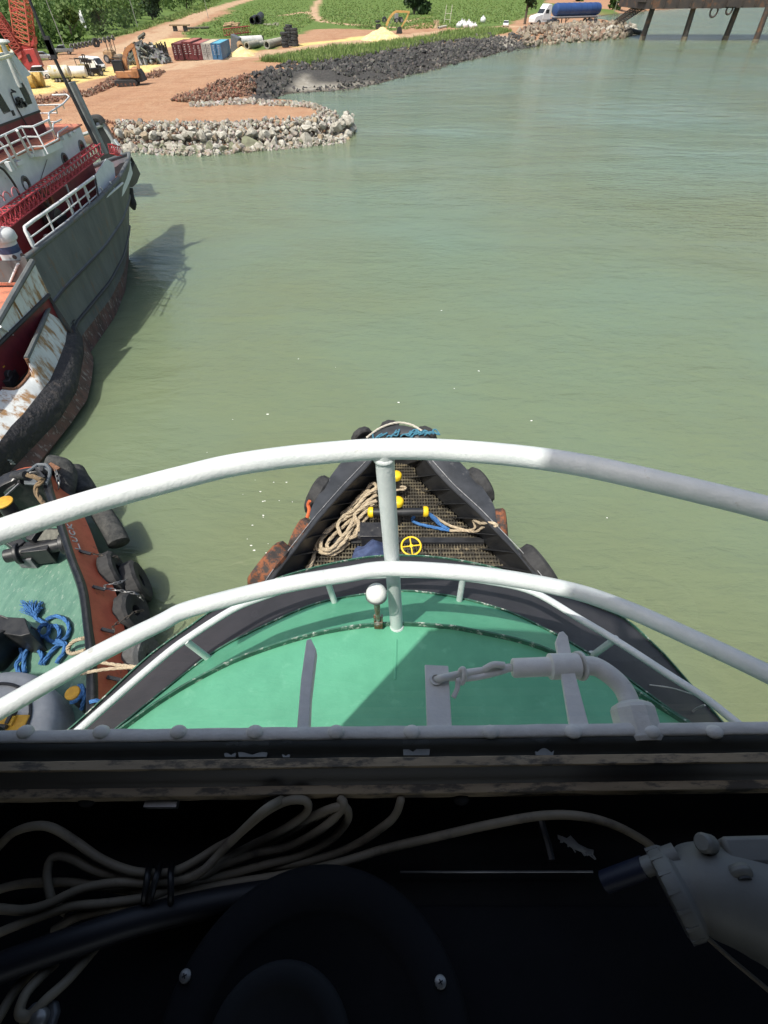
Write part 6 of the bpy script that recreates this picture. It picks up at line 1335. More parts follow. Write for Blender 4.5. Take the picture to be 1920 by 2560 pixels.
def lights(t, x, w, z):
    for s in (-1, 1):
        b = MB(); b.box((x, s * (w / 2 - .25), z), (.06, .34, .17)); b.build('headlight', mLampW, t, bevel=.02)
def sedan(loc, rz, mat, lab, L=4.5):
    t = thing('parked_car', lab, 'car', loc, rz); w = 1.75; k = L / 4.5
    profile(t, [(-2.25 * k, .32), (2.2 * k, .32), (2.25 * k, .62), (2.1 * k, .78), (1.1 * k, .95), (-1.6 * k, .98), (-2.2 * k, .92), (-2.27 * k, .6)], w, mat, 'body', .07)
    profile(t, [(1.05 * k, .94), (.35 * k, 1.40), (-.9 * k, 1.42), (-1.65 * k, .97)], w - .22, mCarGlass, 'windows', .05)
    profile(t, [(.32 * k, 1.40), (.2 * k, 1.46), (-.8 * k, 1.47), (-.95 * k, 1.41)], w - .26, mat, 'roof', .03)
    wheels(t, (1.4 * k, -1.35 * k), w, .32); lights(t, 2.2 * k, w, .68); return t
def pickup(loc, rz, mat, lab, bed=True):
    t = thing('pickup_truck', lab, 'pickup', loc, rz); w = 1.8
    profile(t, [(-2.6, .45), (2.5, .45), (2.55, .75), (2.4, 1.02), (1.2, 1.1), (-2.6, 1.08)], w, mat, 'body', .06)
    profile(t, [(1.15, 1.09), (.5, 1.66), (-.75, 1.68), (-.95, 1.09)], w - .2, mCarGlass, 'windows', .05)
    profile(t, [(.45, 1.66), (.35, 1.73), (-.7, 1.74), (-.8, 1.67)], w - .22, mat, 'roof', .03)
    b = MB(); b.box((-1.8, 0, 1.085), (1.4, w - .3, .03)); b.build('load_bed', mDkFrame, t)
    wheels(t, (1.6, -1.55), w, .38); lights(t, 2.48, w, .85); return t
g0 = G(111, 150); sedan(g0, .28, mSilver, 'silver saloon car parked nearest the red crane')
g0 = G(158, 136); pickup(g0, .25 + PI, mGreyCar, 'grey pickup parked between the silver saloon and the tyre row')
# minivan
g0 = G(238, 178); t = thing('minibus', 'white minibus with sloping windscreen parked on the sand behind the excavator', 'van', g0, -.50); w = 1.85
profile(t, [(-2.6, .35), (2.5, .35), (2.55, .8), (2.3, 1.15), (1.45, 2.05), (1.1, 2.2), (-2.45, 2.22), (-2.62, 1.9)], w, mVanW, 'body', .09)
b = MB(); b.prism([Vector((2.28, -.78, 1.2)), Vector((2.28, .78, 1.2)), Vector((1.52, .7, 2.0)), Vector((1.52, -.7, 2.0))], (.03, 0, .03)); b.build('windscreen', mCarGlass, t)
for s in (-1, 1):
    b = MB(); b.box((-.55, s * (w / 2 + .005), 1.62), (3.2, .03, .55)); b.build('side_windows', mCarGlass, t)
wheels(t, (1.7, -1.6), w, .34); lights(t, 2.5, w, .9)
b = MB(); b.box((2.56, 0, .62), (.05, 1.2, .22)); b.build('grille', mDkFrame, t)
# white lorry with tank, loose white tank, yellow drums
g0 = G(100, 198); t = thing('pickup_truck', 'white pickup with dull green door beside the yellow drums', 'pickup', g0, PI + .35); w = 1.8
profile(t, [(-2.4, .45), (2.3, .45), (2.35, .8), (2.2, 1.08), (1.2, 1.15), (-2.4, 1.12)], w, mVanW, 'body', .06)
profile(t, [(1.15, 1.14), (.6, 1.74), (-1.0, 1.76), (-1.2, 1.14)], w - .18, mCarGlass, 'windows', .05)
profile(t, [(.55, 1.74), (.45, 1.82), (-.95, 1.83), (-1.05, 1.75)], w - .2, mVanW, 'roof', .03)
b = MB(); b.box((-.2, w / 2 + .01, .82), (1.5, .03, .55)); b.build('door', M('dull_green_paint', (.22, .27, .20), rough=.5), t)
wheels(t, (1.5, -1.45), w, .38); lights(t, 2.3, w, .9)
mTankW = M('grimy_white_tank', (.60, .60, .54), (.48, .46, .34), scale=.8, rough=.6, rust=(.42, .32, .10), rust_amt=.16, rust_scale=.9)
g0 = G(158, 205); t = thing('tank_trailer', 'grimy white tank trailer on yellow sand behind the white pickup', 'trailer', g0, .18); t.scale = (.64, .8, .8)
b = MB(); b.lathe([(0, -2.75), (.8, -2.7), (1.05, -2.5), (1.1, -2.2), (1.1, 2.2), (1.05, 2.5), (.8, 2.7), (0, 2.75)], (0, 0, 1.75), (1, 0, 0), 28); b.build('tank', mTankW, t)
b = MB(); b.box((0, 0, .55), (5.2, 1.4, .25)); b.box((0, -1.0, .95), (5.0, .1, .16)); b.build('chassis', M('dull_yellow_green', (.30, .30, .12), rough=.7), t)
wheels(t, (-1.3, -.4, 1.6), 1.9, .42, .3)
b = MB(); b.lathe([(.0, .3), (.3, .28), (.32, 0)], (0, 0, 2.8), (0, 0, 1), 16); b.build('hatch', mTankW, t)
g0 = G(200, 196); t = thing('water_tank', 'small white cylinder tank lying behind the tank trailer', 'tank', g0, .18); t.scale = (.78,) * 3
b = MB(); b.lathe([(0, -1.9), (.95, -1.85), (1.05, -1.7), (1.05, 1.7), (.95, 1.85), (0, 1.9)], (0, 0, 1.2), (1, 0, 0), 26); b.build('shell', M('bright_white_tank', (.72, .72, .70), (.6, .58, .5), scale=.8, rough=.5), t)
b = MB(); b.box((-1, 0, .2), (.3, 1.6, .4)); b.box((1, 0, .2), (.3, 1.6, .4)); b.build('cradle', mDkFrame, t)
mDrumY = M('rusty_yellow_drum', (.52, .36, .10), (.36, .22, .06), scale=1.5, rough=.8, rust=(.2, .1, .04), rust_amt=.12)
for i, (u, v, lab) in enumerate(((80, 222, 'left yellow-brown steel drum lying on the sand by the wheelhouse'), (100, 218, 'right yellow-brown steel drum lying on the sand by the wheelhouse'))):
    g0 = G(u, v); t = thing('steel_drum', lab, 'drum', g0, .2); b = MB(); b.lathe([(0, -.85), (.98, -.85), (1.0, -.8), (1.0, -.3), (1.04, -.28), (1.04, -.2), (1.0, -.18), (1.0, .8), (.98, .85), (0, .85)], (0, 0, .95), (1, 0, 0), 26); b.build('shell', mDrumY, t)
    b = MB(); b.lathe([(.3, -.9), (.32, -.86), (.1, -.86)], (0, 0, .95), (1, 0, 0), 14); b.build('hub', mDkFrame, t)
# forklift-like black machine and yellow compressor frame
g0 = G(238, 190); t = thing('forklift', 'black forklift with tall mast in front of the white minibus', 'forklift', g0, -2.3)
b = MB(); b.box((-.3, 0, .75), (2.3, 1.3, .8)); b.box((-1.2, 0, 1.0), (.6, 1.25, 1.0)); b.build('body', mDkFrame, t, bevel=.06)
b = MB()
for s in (-.45, .45): b.box((1.05, s, 1.6), (.16, .12, 3.1))
for z in (.6, 1.7, 3.1): b.box((1.05, 0, z), (.12, .9, .12))
b.build('mast', mDkFrame, t)
b = MB()
for sx in (-1.1, .6):
    for s in (-.55, .55): b.bar((sx, s, 1.1), (sx * .8, s * .95, 2.25), .08)
b.box((-.25, 0, 2.28), (1.8, 1.15, .08)); b.build('roll_cage', mDkFrame, t)
for s in (-.3, .3):
    b = MB(); b.box((1.7, s, .15), (1.2, .14, .06)); b.build('fork', mSteel, t)
wheels(t, (.75, -1.1), 1.35, .4, .3)
g0 = G(216, 187); t = thing('compressor', 'old yellow and black machine frame beside the black forklift', 'machine', g0, -.3)
b = MB(); b.box((0, 0, 1.0), (1.7, 1.2, 1.1)); b.build('casing', M('oily_yellow', (.30, .22, .07), (.12, .09, .04), scale=1.5, rough=.7), t, bevel=.08)
b = MB()
for sx in (-1, 1):
    for s in (-.65, .65): b.bar((sx, s, 0), (sx, s, 2.3), .09)
    b.bar((sx, -.65, 2.3), (sx, .65, 2.3), .09)
for s in (-.65, .65): b.bar((-2.2, s, 2.3), (1, s, 2.3), .09)
b.build('frame', mDkFrame, t); wheels(t, (-.6, .6), 1.3, .35)
# tyre row along the road
G3 = 'white-painted tyres standing along the dirt road'
tp_ = tyre_mesh(.62, .21, 22).build('standing_tyre', M('chalky_tyre', (.10, .10, .095), (.3, .3, .28), scale=1.5, rough=.9, lo=.5, hi=.7), None, smooth=30)
first = True
for (u0, v0, u1, v1, k) in ((182, 124, 236, 114, 7), (252, 109, 284, 101, 4)):
    for i in range(k):
        g0 = G(lerp(u0, u1, i / (k - 1)), lerp(v0, v1, i / (k - 1)))
        o = tp_ if first else tp_.copy()
        if not first: COL.objects.link(o)
        first = False; o.location = g0 + Vector((0, 0, .55)); o.rotation_euler = (PI / 2 - .12, 0, 1.15 + rr.uniform(-.15, .15)); tag(o, 'chalky tyre standing upright in the row along the dirt road', 'tyre', G3)
o = tyre_mesh(1.0, .36, 26).build('standing_tyre', mRubber, None, smooth=30); o.location = G(243, 118) + Vector((0, 0, .9)); o.rotation_euler = (PI / 2 - .1, 0, .9); tag(o, 'large black tyre standing between the two rows of chalky tyres', 'tyre')
# ---------------------------------------------------------------- excavators
def excavator(loc, lab, mat, boom, stick, bucket, house_rz, track_rz, Yp, dark=mDkFrame, buried=0):
    t = thing('excavator', lab, 'excavator', loc, 0)
    rot = lambda p, a: Vector((p[0] * math.cos(a) - p[1] * math.sin(a), p[0] * math.sin(a) + p[1] * math.cos(a), p[2]))
    for s in (-1, 1):
        b = MB(); ring = []
        pts = [(-1.9, .45), (-1.75, .12), (-1.4, 0), (1.4, 0), (1.75, .12), (1.9, .45), (1.75, .8), (1.4, .9), (-1.4, .9), (-1.75, .8)]
        b.prism([rot((x, s * 1.2 - .3, z), track_rz) for x, z in pts], rot((0, .6, 0), track_rz)); tr_ = b.build('track', dark, t, bevel=.05)
        b = MB()
        for k in range(5): b.lathe([(0, -.33), (.22, -.33), (.22, .33), (0, .33)], rot((-1.4 + .7 * k, s * 1.2, .3), track_rz), rot((0, 1, 0), track_rz), 10)
        b.build('roller', mRubberRust, tr_)
    b = MB(); Mx = Matrix.Rotation(house_rz, 4, 'Z')
    b.box((0, 0, 0), (1, 1, 1), M=Mx @ Matrix.Translation((-.55, 0, 1.55)) @ Matrix.Diagonal((3.6, 2.7, .95, 1))); b.box((0, 0, 0), (1, 1, 1), M=Mx @ Matrix.Translation((-1.9, 0, 1.75)) @ Matrix.Diagonal((1.1, 2.7, 1.25, 1))); b.build('house', mat, t, bevel=.12)
    b = MB(); b.lathe([(.9, .85), (.9, 1.1)], (0, 0, 0), n=20); b.build('slew_ring', dark, t)
    b = MB(); b.box((0, 0, 0), (1, 1, 1), M=Mx @ Matrix.Translation((.55, .82, 2.5)) @ Matrix.Diagonal((1.5, .95, 1.5, 1))); cb2 = b.build('cab', mCarGlass, t, bevel=.12)
    b = MB()
    for (x, y) in ((1.32, .36), (1.32, 1.3), (-.2, .36), (-.2, 1.3)): b.box((0, 0, 0), (1, 1, 1), M=Mx @ Matrix.Translation((x, y, 2.5)) @ Matrix.Diagonal((.1, .1, 1.55, 1)))
    b.box((0, 0, 0), (1, 1, 1), M=Mx @ Matrix.Translation((.55, .82, 3.28)) @ Matrix.Diagonal((1.62, 1.05, .1, 1))); b.build('cab_frame', dark, cb2)
    def limb(px_, w0, w1, name, m_, th=.5):
        q = [PY(u, v, Yp) - loc for u, v in px_]; q = cr(q, 4); n_ = len(q); b = MB(); rows = []
        for i, p in enumerate(q):
            d = (q[min(i + 1, n_ - 1)] - q[max(i - 1, 0)]).normalized(); nn = Vector((-d.z, 0, d.x)); ww = w0 + (w1 - w0) * i / (n_ - 1) if not isinstance(w0, list) else w0[i]
            rows.append([p + nn * ww / 2 + Vector((0, -th / 2, 0)), p + nn * ww / 2 + Vector((0, th / 2, 0)), p - nn * ww / 2 + Vector((0, th / 2, 0)), p - nn * ww / 2 + Vector((0, -th / 2, 0)), p + nn * ww / 2 + Vector((0, -th / 2, 0))])
        b.grid(rows); b.add(rows[0][:4], [(0, 1, 2, 3)]); b.add(rows[-1][:4], [(0, 1, 2, 3)]); return b.build(name, m_, t)
    bm_ = limb(boom, .75, .5, 'boom', mat); limb(stick, .55, .35, 'stick', mat, .4)
    b = MB(); q0 = PY(*boom[0], Yp) - loc; q1 = PY(*boom[len(boom) // 2], Yp) - loc; b.tube([q0 + Vector((.7, -.4, -.2)), q0.lerp(q1, .75) + Vector((.35, -.4, 0))], .09, 8); b.build('hydraulic_ram', mSteel, bm_)
    b = MB(); b.prism([PY(u, v, Yp) - loc - Vector((0, .6, 0)) for u, v in bucket], (0, 1.2, 0)); b.build('bucket', dark, t, bevel=.05)
    return t
mExcO = M('faded_orange_paint', (.48, .24, .10), (.40, .18, .07), scale=1.2, rough=.6, rust=(.25, .13, .08), rust_amt=.15, rust_scale=1.5)
mExcY = M('faded_yellow_paint', (.58, .38, .12), (.50, .30, .09), scale=1.2, rough=.6, rust=(.3, .17, .08), rust_amt=.12, rust_scale=1.5)
g0 = G(321, 214)
excavator(g0, 'orange excavator on tracks resting its bucket on the red dirt', mExcO, [(314, 178), (312, 150), (316, 128), (333, 111)], [(331, 110), (339, 138), (349, 178)], [(344, 172), (351, 172), (358, 182), (366, 200), (358, 204), (344, 203)], .25 + PI * .97, .15, g0.y)
g0 = G(950, 84) + Vector((0, 0, -.9))
excavator(g0, 'yellow excavator half hidden behind the sand mound with raised boom', mExcY, [(966, 64), (974, 45), (988, 30), (1004, 29), (1024, 30)], [(1023, 29), (1014, 50), (999, 74)], [(994, 68), (1003, 66), (1006, 82), (998, 88), (990, 86)], PI, .1, g0.y)
# tan roller with roll bar behind the orange excavator
g0 = G(288, 158); t = thing('road_roller', 'tan road roller with black roll bar behind the orange excavator', 'road roller', g0, -.25)
b = MB(); b.box((-.7, 0, 1.4), (2.2, 1.8, 1.3)); b.box((-.7, 0, 2.1), (1.6, 1.6, .3)); b.build('body', M('tan_machine_paint', (.40, .25, .12), (.22, .14, .08), scale=1.2, rough=.7, rust=(.4, .38, .33), rust_amt=.1), t, bevel=.2)
b = MB(); b.lathe([(0, -.95), (.75, -.95), (.78, -.9), (.78, .9), (.75, .95), (0, .95)], (1.4, 0, .78), (0, 1, 0), 24); b.build('drum', M('worn_steel_drum', (.25, .2, .15), rough=.6), t)
b = MB(); b.bar((.2, .95, 1), (2.0, 1.05, 1), .15); b.bar((.2, -.95, 1), (2.0, -1.05, 1), .15); b.bar((2.0, -1.05, 1), (2.0, 1.05, 1), .15); b.build('yoke', mDkFrame, t)
b = MB()
for s in (-.8, .8): b.bar((-.3, s, 2), (-.3, s, 4.0), .12); b.bar((.5, s, 2), (.5, s, 4.0), .1)
b.bar((-.3, -.8, 4.0), (-.3, .8, 4.0), .12); b.bar((.5, -.8, 4.0), (.5, .8, 4.0), .12)
for s in (-.8, 0, .8): b.bar((-.3, s, 4.0), (.5, s, 4.0), .1)
b.build('roll_bar', mDkFrame, t); wheels(t, (-1.2,), 2.0, .75, .5)
# scrap heap
g0 = G(368, 158); rs = random.Random(12); b = MB()
for k in range(230):
    a_ = rs.uniform(0, 6.3); d = rs.random() ** .6 * 5.2; hh = 4.6 * (1 - d / 5.6) * rs.uniform(.3, 1.05); s_ = rs.uniform(.35, 1.3)
    c = g0 + Vector((d * math.cos(a_) * 1.05, d * math.sin(a_) * .8, hh))
    b.box(c, (s_ * 1.7, s_ * rs.uniform(.1, .9), s_ * rs.uniform(.05, .5)), rz=rs.uniform(0, 6), ry=rs.uniform(-1, 1), rx=rs.uniform(-1, 1))
mScrap = stone_mat('grey_scrap_metal', [(.12, .125, .12), (.25, .26, .25), (.40, .41, .40), (.07, .07, .07), (.20, .20, .15)], .4)
tag(raw(b, 'scrap_heap', mScrap), 'tall heap of crumpled grey scrap metal left of the containers', 'scrap heap')
g0 = G(408, 138); b = MB()
for k in range(14): b.tube([g0 + Vector((-1.3 + .2 * k, rs.uniform(-.5, .5), 0)), g0 + Vector((-1.4 + .2 * k + rs.uniform(-.2, .2), rs.uniform(-.4, .4), rs.uniform(1.6, 2.6)))], rs.uniform(.12, .24), 7)
tag(b.build('pile_bundle', mDkFrame, None), 'dark bundle of upright stakes between scrap heap and containers', 'bundle')
# ---------------------------------------------------------------- containers
A_ = P(436, 150, LZ + .1); B_e = Vector((PY(555, 147, A_.y).x, A_.y + .6, A_.z)); ex = (B_e - A_); wid = ex.length / 5; ang = math.atan2(ex.y, ex.x)
def cont_mat(n, c): return M(n, c, tuple(x * .75 for x in c), scale=.8, rough=.55, rust=(.22, .12, .07), rust_amt=.08, rust_scale=1.3)
mMark = M('white_container_marking', (.6, .6, .58), rough=.6)
specs = [('dark maroon container at the left end of the row', (.12, .022, .026), (.20, .05, .045), 0, 0), ('tallest maroon container with rust-red roof', (.15, .025, .028), (.42, .15, .11), .25, .5), ('maroon container in the middle beside the white one', (.14, .022, .026), (.40, .14, .11), .0, .0), ('weathered white container beside the blue one', (.44, .43, .40), (.56, .50, .34), .0, .0), ('sky-blue container at the right end of the row', (.055, .17, .33), (.12, .42, .54), .0, .0)]
LEN = 13.0
for i, (lab, colr, roofc, dz, dy) in enumerate(specs):
    o0 = A_ + ex * ((i + .5) / 5); t = thing('shipping_container', lab, 'shipping container', o0, ang, 'shipping containers standing side by side'); w = wid * .965; hgt = 2.75 + dz
    mc, mr = cont_mat('container_paint', colr), cont_mat('container_roof_paint', roofc); b = MB()
    for s in (-1, 1):                                              # corrugated sides
        rows = [[], []]
        n_ = 45
        for k in range(n_ * 2 + 1):
            y = dy + LEN * k / (n_ * 2); off = .04 if (k // 2) % 2 else 0
            for z, rw in ((.12, rows[0]), (hgt - .1, rows[1])): rw.append(Vector((s * (w / 2 - off), y, z)))
        b.grid(rows)
    b.box((0, dy + LEN / 2, .07), (w, LEN, .14)); b.add([(-w / 2, dy + LEN, .1), (w / 2, dy + LEN, .1), (w / 2, dy + LEN, hgt), (-w / 2, dy + LEN, hgt)], [(0, 1, 2, 3)])
    for sx in (-1, 1):
        b.box((sx * (w / 2 - .06), dy + .06, hgt / 2), (.14, .14, hgt)); b.box((sx * (w / 2 - .05), dy + LEN / 2, hgt - .05), (.11, LEN, .12)); b.box((sx * (w / 2 - .06), dy + LEN - .06, hgt / 2), (.14, .14, hgt))
    b.box((0, dy + .06, hgt - .08), (w, .14, .16)); b.build('shell', mc, t)
    b = MB(); rows = [[], []]
    for k in range(37):
        y = dy + .1 + (LEN - .2) * k / 36; z = hgt - .03 - (.03 if (k // 2) % 2 else 0); rows[0].append(Vector((-w / 2 + .1, y, z))); rows[1].append(Vector((w / 2 - .1, y, z)))
    b.grid(rows); b.build('roof', mr, t)
    for s in (-1, 1):
        b = MB(); b.box((s * w / 4, dy + .03, hgt / 2), (w / 2 - .16, .06, hgt - .3), ); dr_ = b.build('door', mc, t)
        b = MB()
        for x in (-.28, .2): b.tube([(s * w / 4 + x, dy - .03, .25), (s * w / 4 + x, dy - .03, hgt - .25)], .03, 6)
        for z in (.7, 1.25, 1.9): b.box((s * w / 4, dy - .01, z), (w / 2 - .3, .03, .05))
        b.build('lock_rod', mc if i != 3 else mRimM, dr_)
        b = MB()
        for k in range(5): b.box((s * w / 4 + rs.uniform(-.15, .15), dy - .006, lerp(hgt * .35, hgt * .85, k / 4)), (rs.uniform(.25, .5), .01, .09))
        b.build('marking', mMark if i != 3 else mDkFrame, dr_)
# red truss, pipes, skip, logs
mPipeW = M('white_pipe', (.62, .62, .6), (.5, .5, .46), scale=.8, rough=.5); mConc = M('concrete_pipe_grey', (.38, .36, .30), (.26, .25, .2), scale=1, rough=.9)
b = lattice(G(560, 96) + Vector((0, 3, 1.3)), G(622, 90) + Vector((0, 2, 1.6)), 1.1, 1.5, 9, .11); o = b.build('steel_truss', M('red_lead_paint', (.38, .07, .045), (.26, .05, .04), scale=1, rough=.7), None); tag(o, 'red lattice steel truss lying behind the blue container', 'truss')
def pipe(u0, v0, u1, v1, r, mat, name, lab, cat='pipe', dz=0, hollow=True):
    p, q = G(u0, v0) + Vector((0, 0, r + dz)), G(u1, v1) + Vector((0, 0, r + dz)); d = (q - p); L_ = d.length; b = MB()
    b.lathe([(r * .72, 0.0), (r, 0), (r, L_), (r * .72, L_), (r * .72, 0)], p, d, 24); o = b.build(name, mat, None); return tag(o, lab, cat)
pipe(596, 117, 655, 113, 1.0, mPipeW, 'steel_pipe', 'thick white pipe on the ground right of the blue container', dz=.1)
for i in range(4):
    q = G(651 + 3 * i, 112); b = MB(); b.lathe([(0, 0), (.25, 0), (.25, 1.6), (0, 1.6)], q + Vector((0, -.5, .4)), (0, 0, 1), 10); tag(b.build('stake', mDkFrame, None), 'short black stake at the end of the thick white pipe', 'stake', 'black stakes at the end of the white pipe')
pipe(618, 124, 645, 118, .75, mConc, 'concrete_pipe', 'short concrete pipe lying just right of the sand heap')
pipe(644, 119, 702, 106, .6, mConc, 'concrete_pipe', 'long thin concrete pipe leading toward the tyre stack')
pipe(668, 123, 706, 112, .85, mConc, 'concrete_pipe', 'concrete pipe in front of the tyre stack')
g0 = G(588, 131); b = MB(); b.prism([g0 + Vector(p) for p in ((-1.2, 0, 0), (1.0, 0, 0), (1.4, 0, 2.6), (-.4, 0, 3.4))], (.3, 2.2, 0)); tag(b.build('steel_plate_box', mHs, None, bevel=.05), 'tilted grey steel skip leaning by the blue container', 'skip')
def heap(name, u, v, rx, ry, hh, mat, lab, seed=1, noise_=.25, cat='sand heap'):
    g0 = G(u, v); b = MB(); rows = []
    for i in range(15):
        r = i / 14; rw = []
        for k in range(33):
            a_ = 2 * PI * k / 32; x, y = rx * r * math.cos(a_), ry * r * math.sin(a_); z = hh * (1 - r) ** .85 * (1 + .0) + noise_ * (mnoise.noise(Vector((x * .9, y * .9, seed)) ) ) * (1 - r * .6)
            rw.append(g0 + Vector((x, y, z - .15)))
        rows.append(rw)
    b.grid(rows); return tag(b.build(name, mat, None, smooth=60), lab, cat)
mSandH = M('yellow_sand', (.60, .45, .19), (.68, .55, .32), scale=1.0, rough=.95, bump=.6, bscale=4, bdist=.1)
heap('sand_heap', 606, 140, 3.6, 4.5, 1.9, mSandH, 'small yellow sand heap against the blue container', 3)
heap('sand_heap', 955, 98, 6.8, 7, 2.9, mSandH, 'large yellow sand mound hiding the yellow excavator', 5, .6)
pipe(606, 138, 601, 128, .75, M('log_wood', (.35, .22, .10), (.22, .13, .07), scale=2, rough=.9), 'log', 'log end sticking out of the small sand heap', 'log', dz=.6)
# tyre stack
G4 = 'big tyres stacked on the sand'; tb = tyre_mesh(.95, .34, 24).build('stacked_tyre', mRubber, None, smooth=30); first = True
for (u, v, k) in ((714, 119, 5), (727, 115, 7), (739, 116, 6), (722, 113, 6), (735, 111, 5)):
    g0 = G(u, v)
    for i in range(k):
        o = tb if first else tb.copy()
        if not first: COL.objects.link(o)
        first = False; o.location = g0 + Vector((rr.uniform(-.15, .15), rr.uniform(-.15, .15), .33 + .62 * i)); o.rotation_euler = (rr.uniform(-.08, .08), rr.uniform(-.08, .08), rr.uniform(0, 6)); tag(o, 'big black tyre in the tall stack beside the concrete pipes', 'tyre', G4)
# flatbed, long pole, log pile, black pipes, debris
g0 = G(452, 78); t = thing('flatbed_trailer', 'old wooden flatbed trailer beside the bend of the dirt road', 'trailer', g0, .1)
b = MB(); b.box((0, 0, 1.6), (7, 2.6, .35)); b.build('bed', M('weathered_planks', (.28, .20, .10), (.18, .12, .07), scale=1, rough=.9), t)
for x in (-1.8, 1.8):
    b = MB(); b.box((x, 0, .75), (1.2, 2.2, 1.4)); b.build('support', mDkFrame, t)
pipe(468, 74, 522, 72, .35, M('old_pole_wood', (.16, .14, .10), rough=.9), 'timber_pole', 'long dark timber pole beside the flatbed trailer', 'pole')
G5 = 'logs in the loose pile on the grass'
for k in range(9):
    q = G(559 + k * 3.4, 70 - (k % 3) * 3) + Vector((0, 0, .5 + .3 * (k % 2))); b = MB(); an = rs.uniform(-.6, .6); b.lathe([(0, 0), (.4, 0), (.36, 3.2), (0, 3.2)], q, (math.cos(an), math.sin(an) - .5, .08), 10); tag(b.build('log', M('cut_log_%d' % k, (.40, .27, .15), (.22, .15, .09), scale=1.5, rough=.9), None), 'short cut log in the loose pile on the grass behind the containers', 'log', G5)
pipe(632, 62, 640, 56, 1.3, mDkFrame, 'culvert_pipe', 'left black culvert pipe lying on the grass', dz=0)
pipe(646, 61, 654, 50, 1.5, mDkFrame, 'culvert_pipe', 'right larger black culvert pipe lying on the grass', dz=0)
for k, (u, v) in enumerate(((664, 64), (674, 65), (686, 64), (694, 65))): boulder(G(u, v) + Vector((0, 0, .3)), rr.uniform(.9, 1.5), 'grey stone in the row right of the black culvert pipes', 'stones on the grass by the culvert pipes', protos[4])
# machines and marks in the right meadow
g0 = G(996, 57); t = thing('tractor', 'small dark tractor in the grass seen under the yellow excavator boom', 'tractor', g0, .3)
b = MB(); b.box((.5, 0, 1.4), (2.6, 1.2, 1.1)); b.build('body', mDkFrame, t, bevel=.1); b = MB(); b.box((-1.0, 0, 2.2), (1.5, 1.5, 1.7)); b.build('cab', M('pale_cab', (.3, .3, .31), rough=.4), t, bevel=.1); wheels(t, (1.3, -1.1), 2.1, .8, .45)
for (u, v, lab) in ((944, 58, 'dark tyre lying left on the grass behind the yellow excavator'), (961, 57, 'dark tyre standing on the grass behind the yellow excavator')):
    o = tyre_mesh(1.1, .45, 22).build('discarded_tyre', mRubber, None, smooth=30); o.location = G(u, v) + Vector((0, 0, .5 if 'lying' in lab else 1.0)); o.rotation_euler = (0, 0, 0) if 'lying' in lab else (1.4, 0, .3); tag(o, lab, 'tyre')
gp = G(1117, 58); t = thing('goalpost', 'two pale poles joined like a goal frame standing in the grass', 'goal frame', gp)
s_ = mpx(gp); dx = 7 * s_; mPale = M('pale_pole', (.6, .58, .45), rough=.7)
for sx in (-1, 1):
    b = MB(); b.tube([Vector((sx * dx, 0, -.3)), Vector((sx * dx + .7, 0, 5.8))], .15, 8); b.build('post', mPale, t)
for z in (1.2, 3.1): b = MB(); b.tube([Vector((-dx + .1 * z, 0, z)), Vector((dx + .1 * z, 0, z))], .09, 6); b.build('rung', mPale, t)
g0 = G(1090, 71); b = MB(); b.tube([g0, g0 + Vector((.2, 0, 1.2)), g0 + Vector((-.1, 0, 2.4))], [.9, .6, .3], 9)
for k in range(9): an = k * .7; b.tube([g0 + Vector((0, 0, 1.2)), g0 + Vector((1.3 * math.cos(an), .6 * math.sin(an), 2.2 + .4 * math.sin(3 * an)))], [.3, .08], 6)
tag(b.build('tree_stump', M('dead_wood', (.42, .34, .2), (.3, .22, .13), scale=1, rough=.9), None), 'dry pale tree stump standing left of the goal frame', 'stump')
pipe(1096, 73, 1115, 69, .4, mPale, 'timber_beam', 'pale timber beam lying below the goal frame', 'beam')
mBag = M('white_sack', (.72, .72, .72), (.6, .6, .6), scale=1.5, rough=.8); G6 = 'white bulk bags heaped on the grass'
for k, (u, v, s_) in enumerate(((1146, 70, 1.1), (1154, 66, 1.3), (1163, 71, 1.2), (1171, 67, 1.3), (1179, 71, 1.1), (1187, 69, .9), (1160, 63, 1.0))):
    q = G(u, v) + Vector((0, 0, s_ * .6)); b = MB(); b.ell(q, (s_, s_ * .9, s_ * .8), 10, 8)
    for v_ in b.v: v_ += Vector((mnoise.noise(v_ * 1.3), mnoise.noise(v_ * 1.3 + Vector((9, 0, 0))), 0)) * .35
    b.tube([q + Vector((0, 0, s_ * .7)), q + Vector((.1, 0, s_ * 1.15))], [.3, .4], 7); tag(b.build('bulk_bag', mBag, None, smooth=70), 'white bulk bag in the heap on the grass left of the white car', 'bag', G6)
q = G(1207, 57) + Vector((0, 0, .9)); b = MB(); b.ell(q, (1.3, 1.1, 1.2), 10, 8); b.tube([q + Vector((0, 0, 1)), q + Vector((.1, 0, 1.6))], [.3, .45], 7); tag(b.build('bulk_bag', mBag, None, smooth=70), 'single white bulk bag standing apart behind the heap', 'bag')
g0 = G(1264, 67); t = sedan(g0, -1.75, mVanW, 'white car facing the water beside the slender tree'); t.scale = (1.25,) * 3
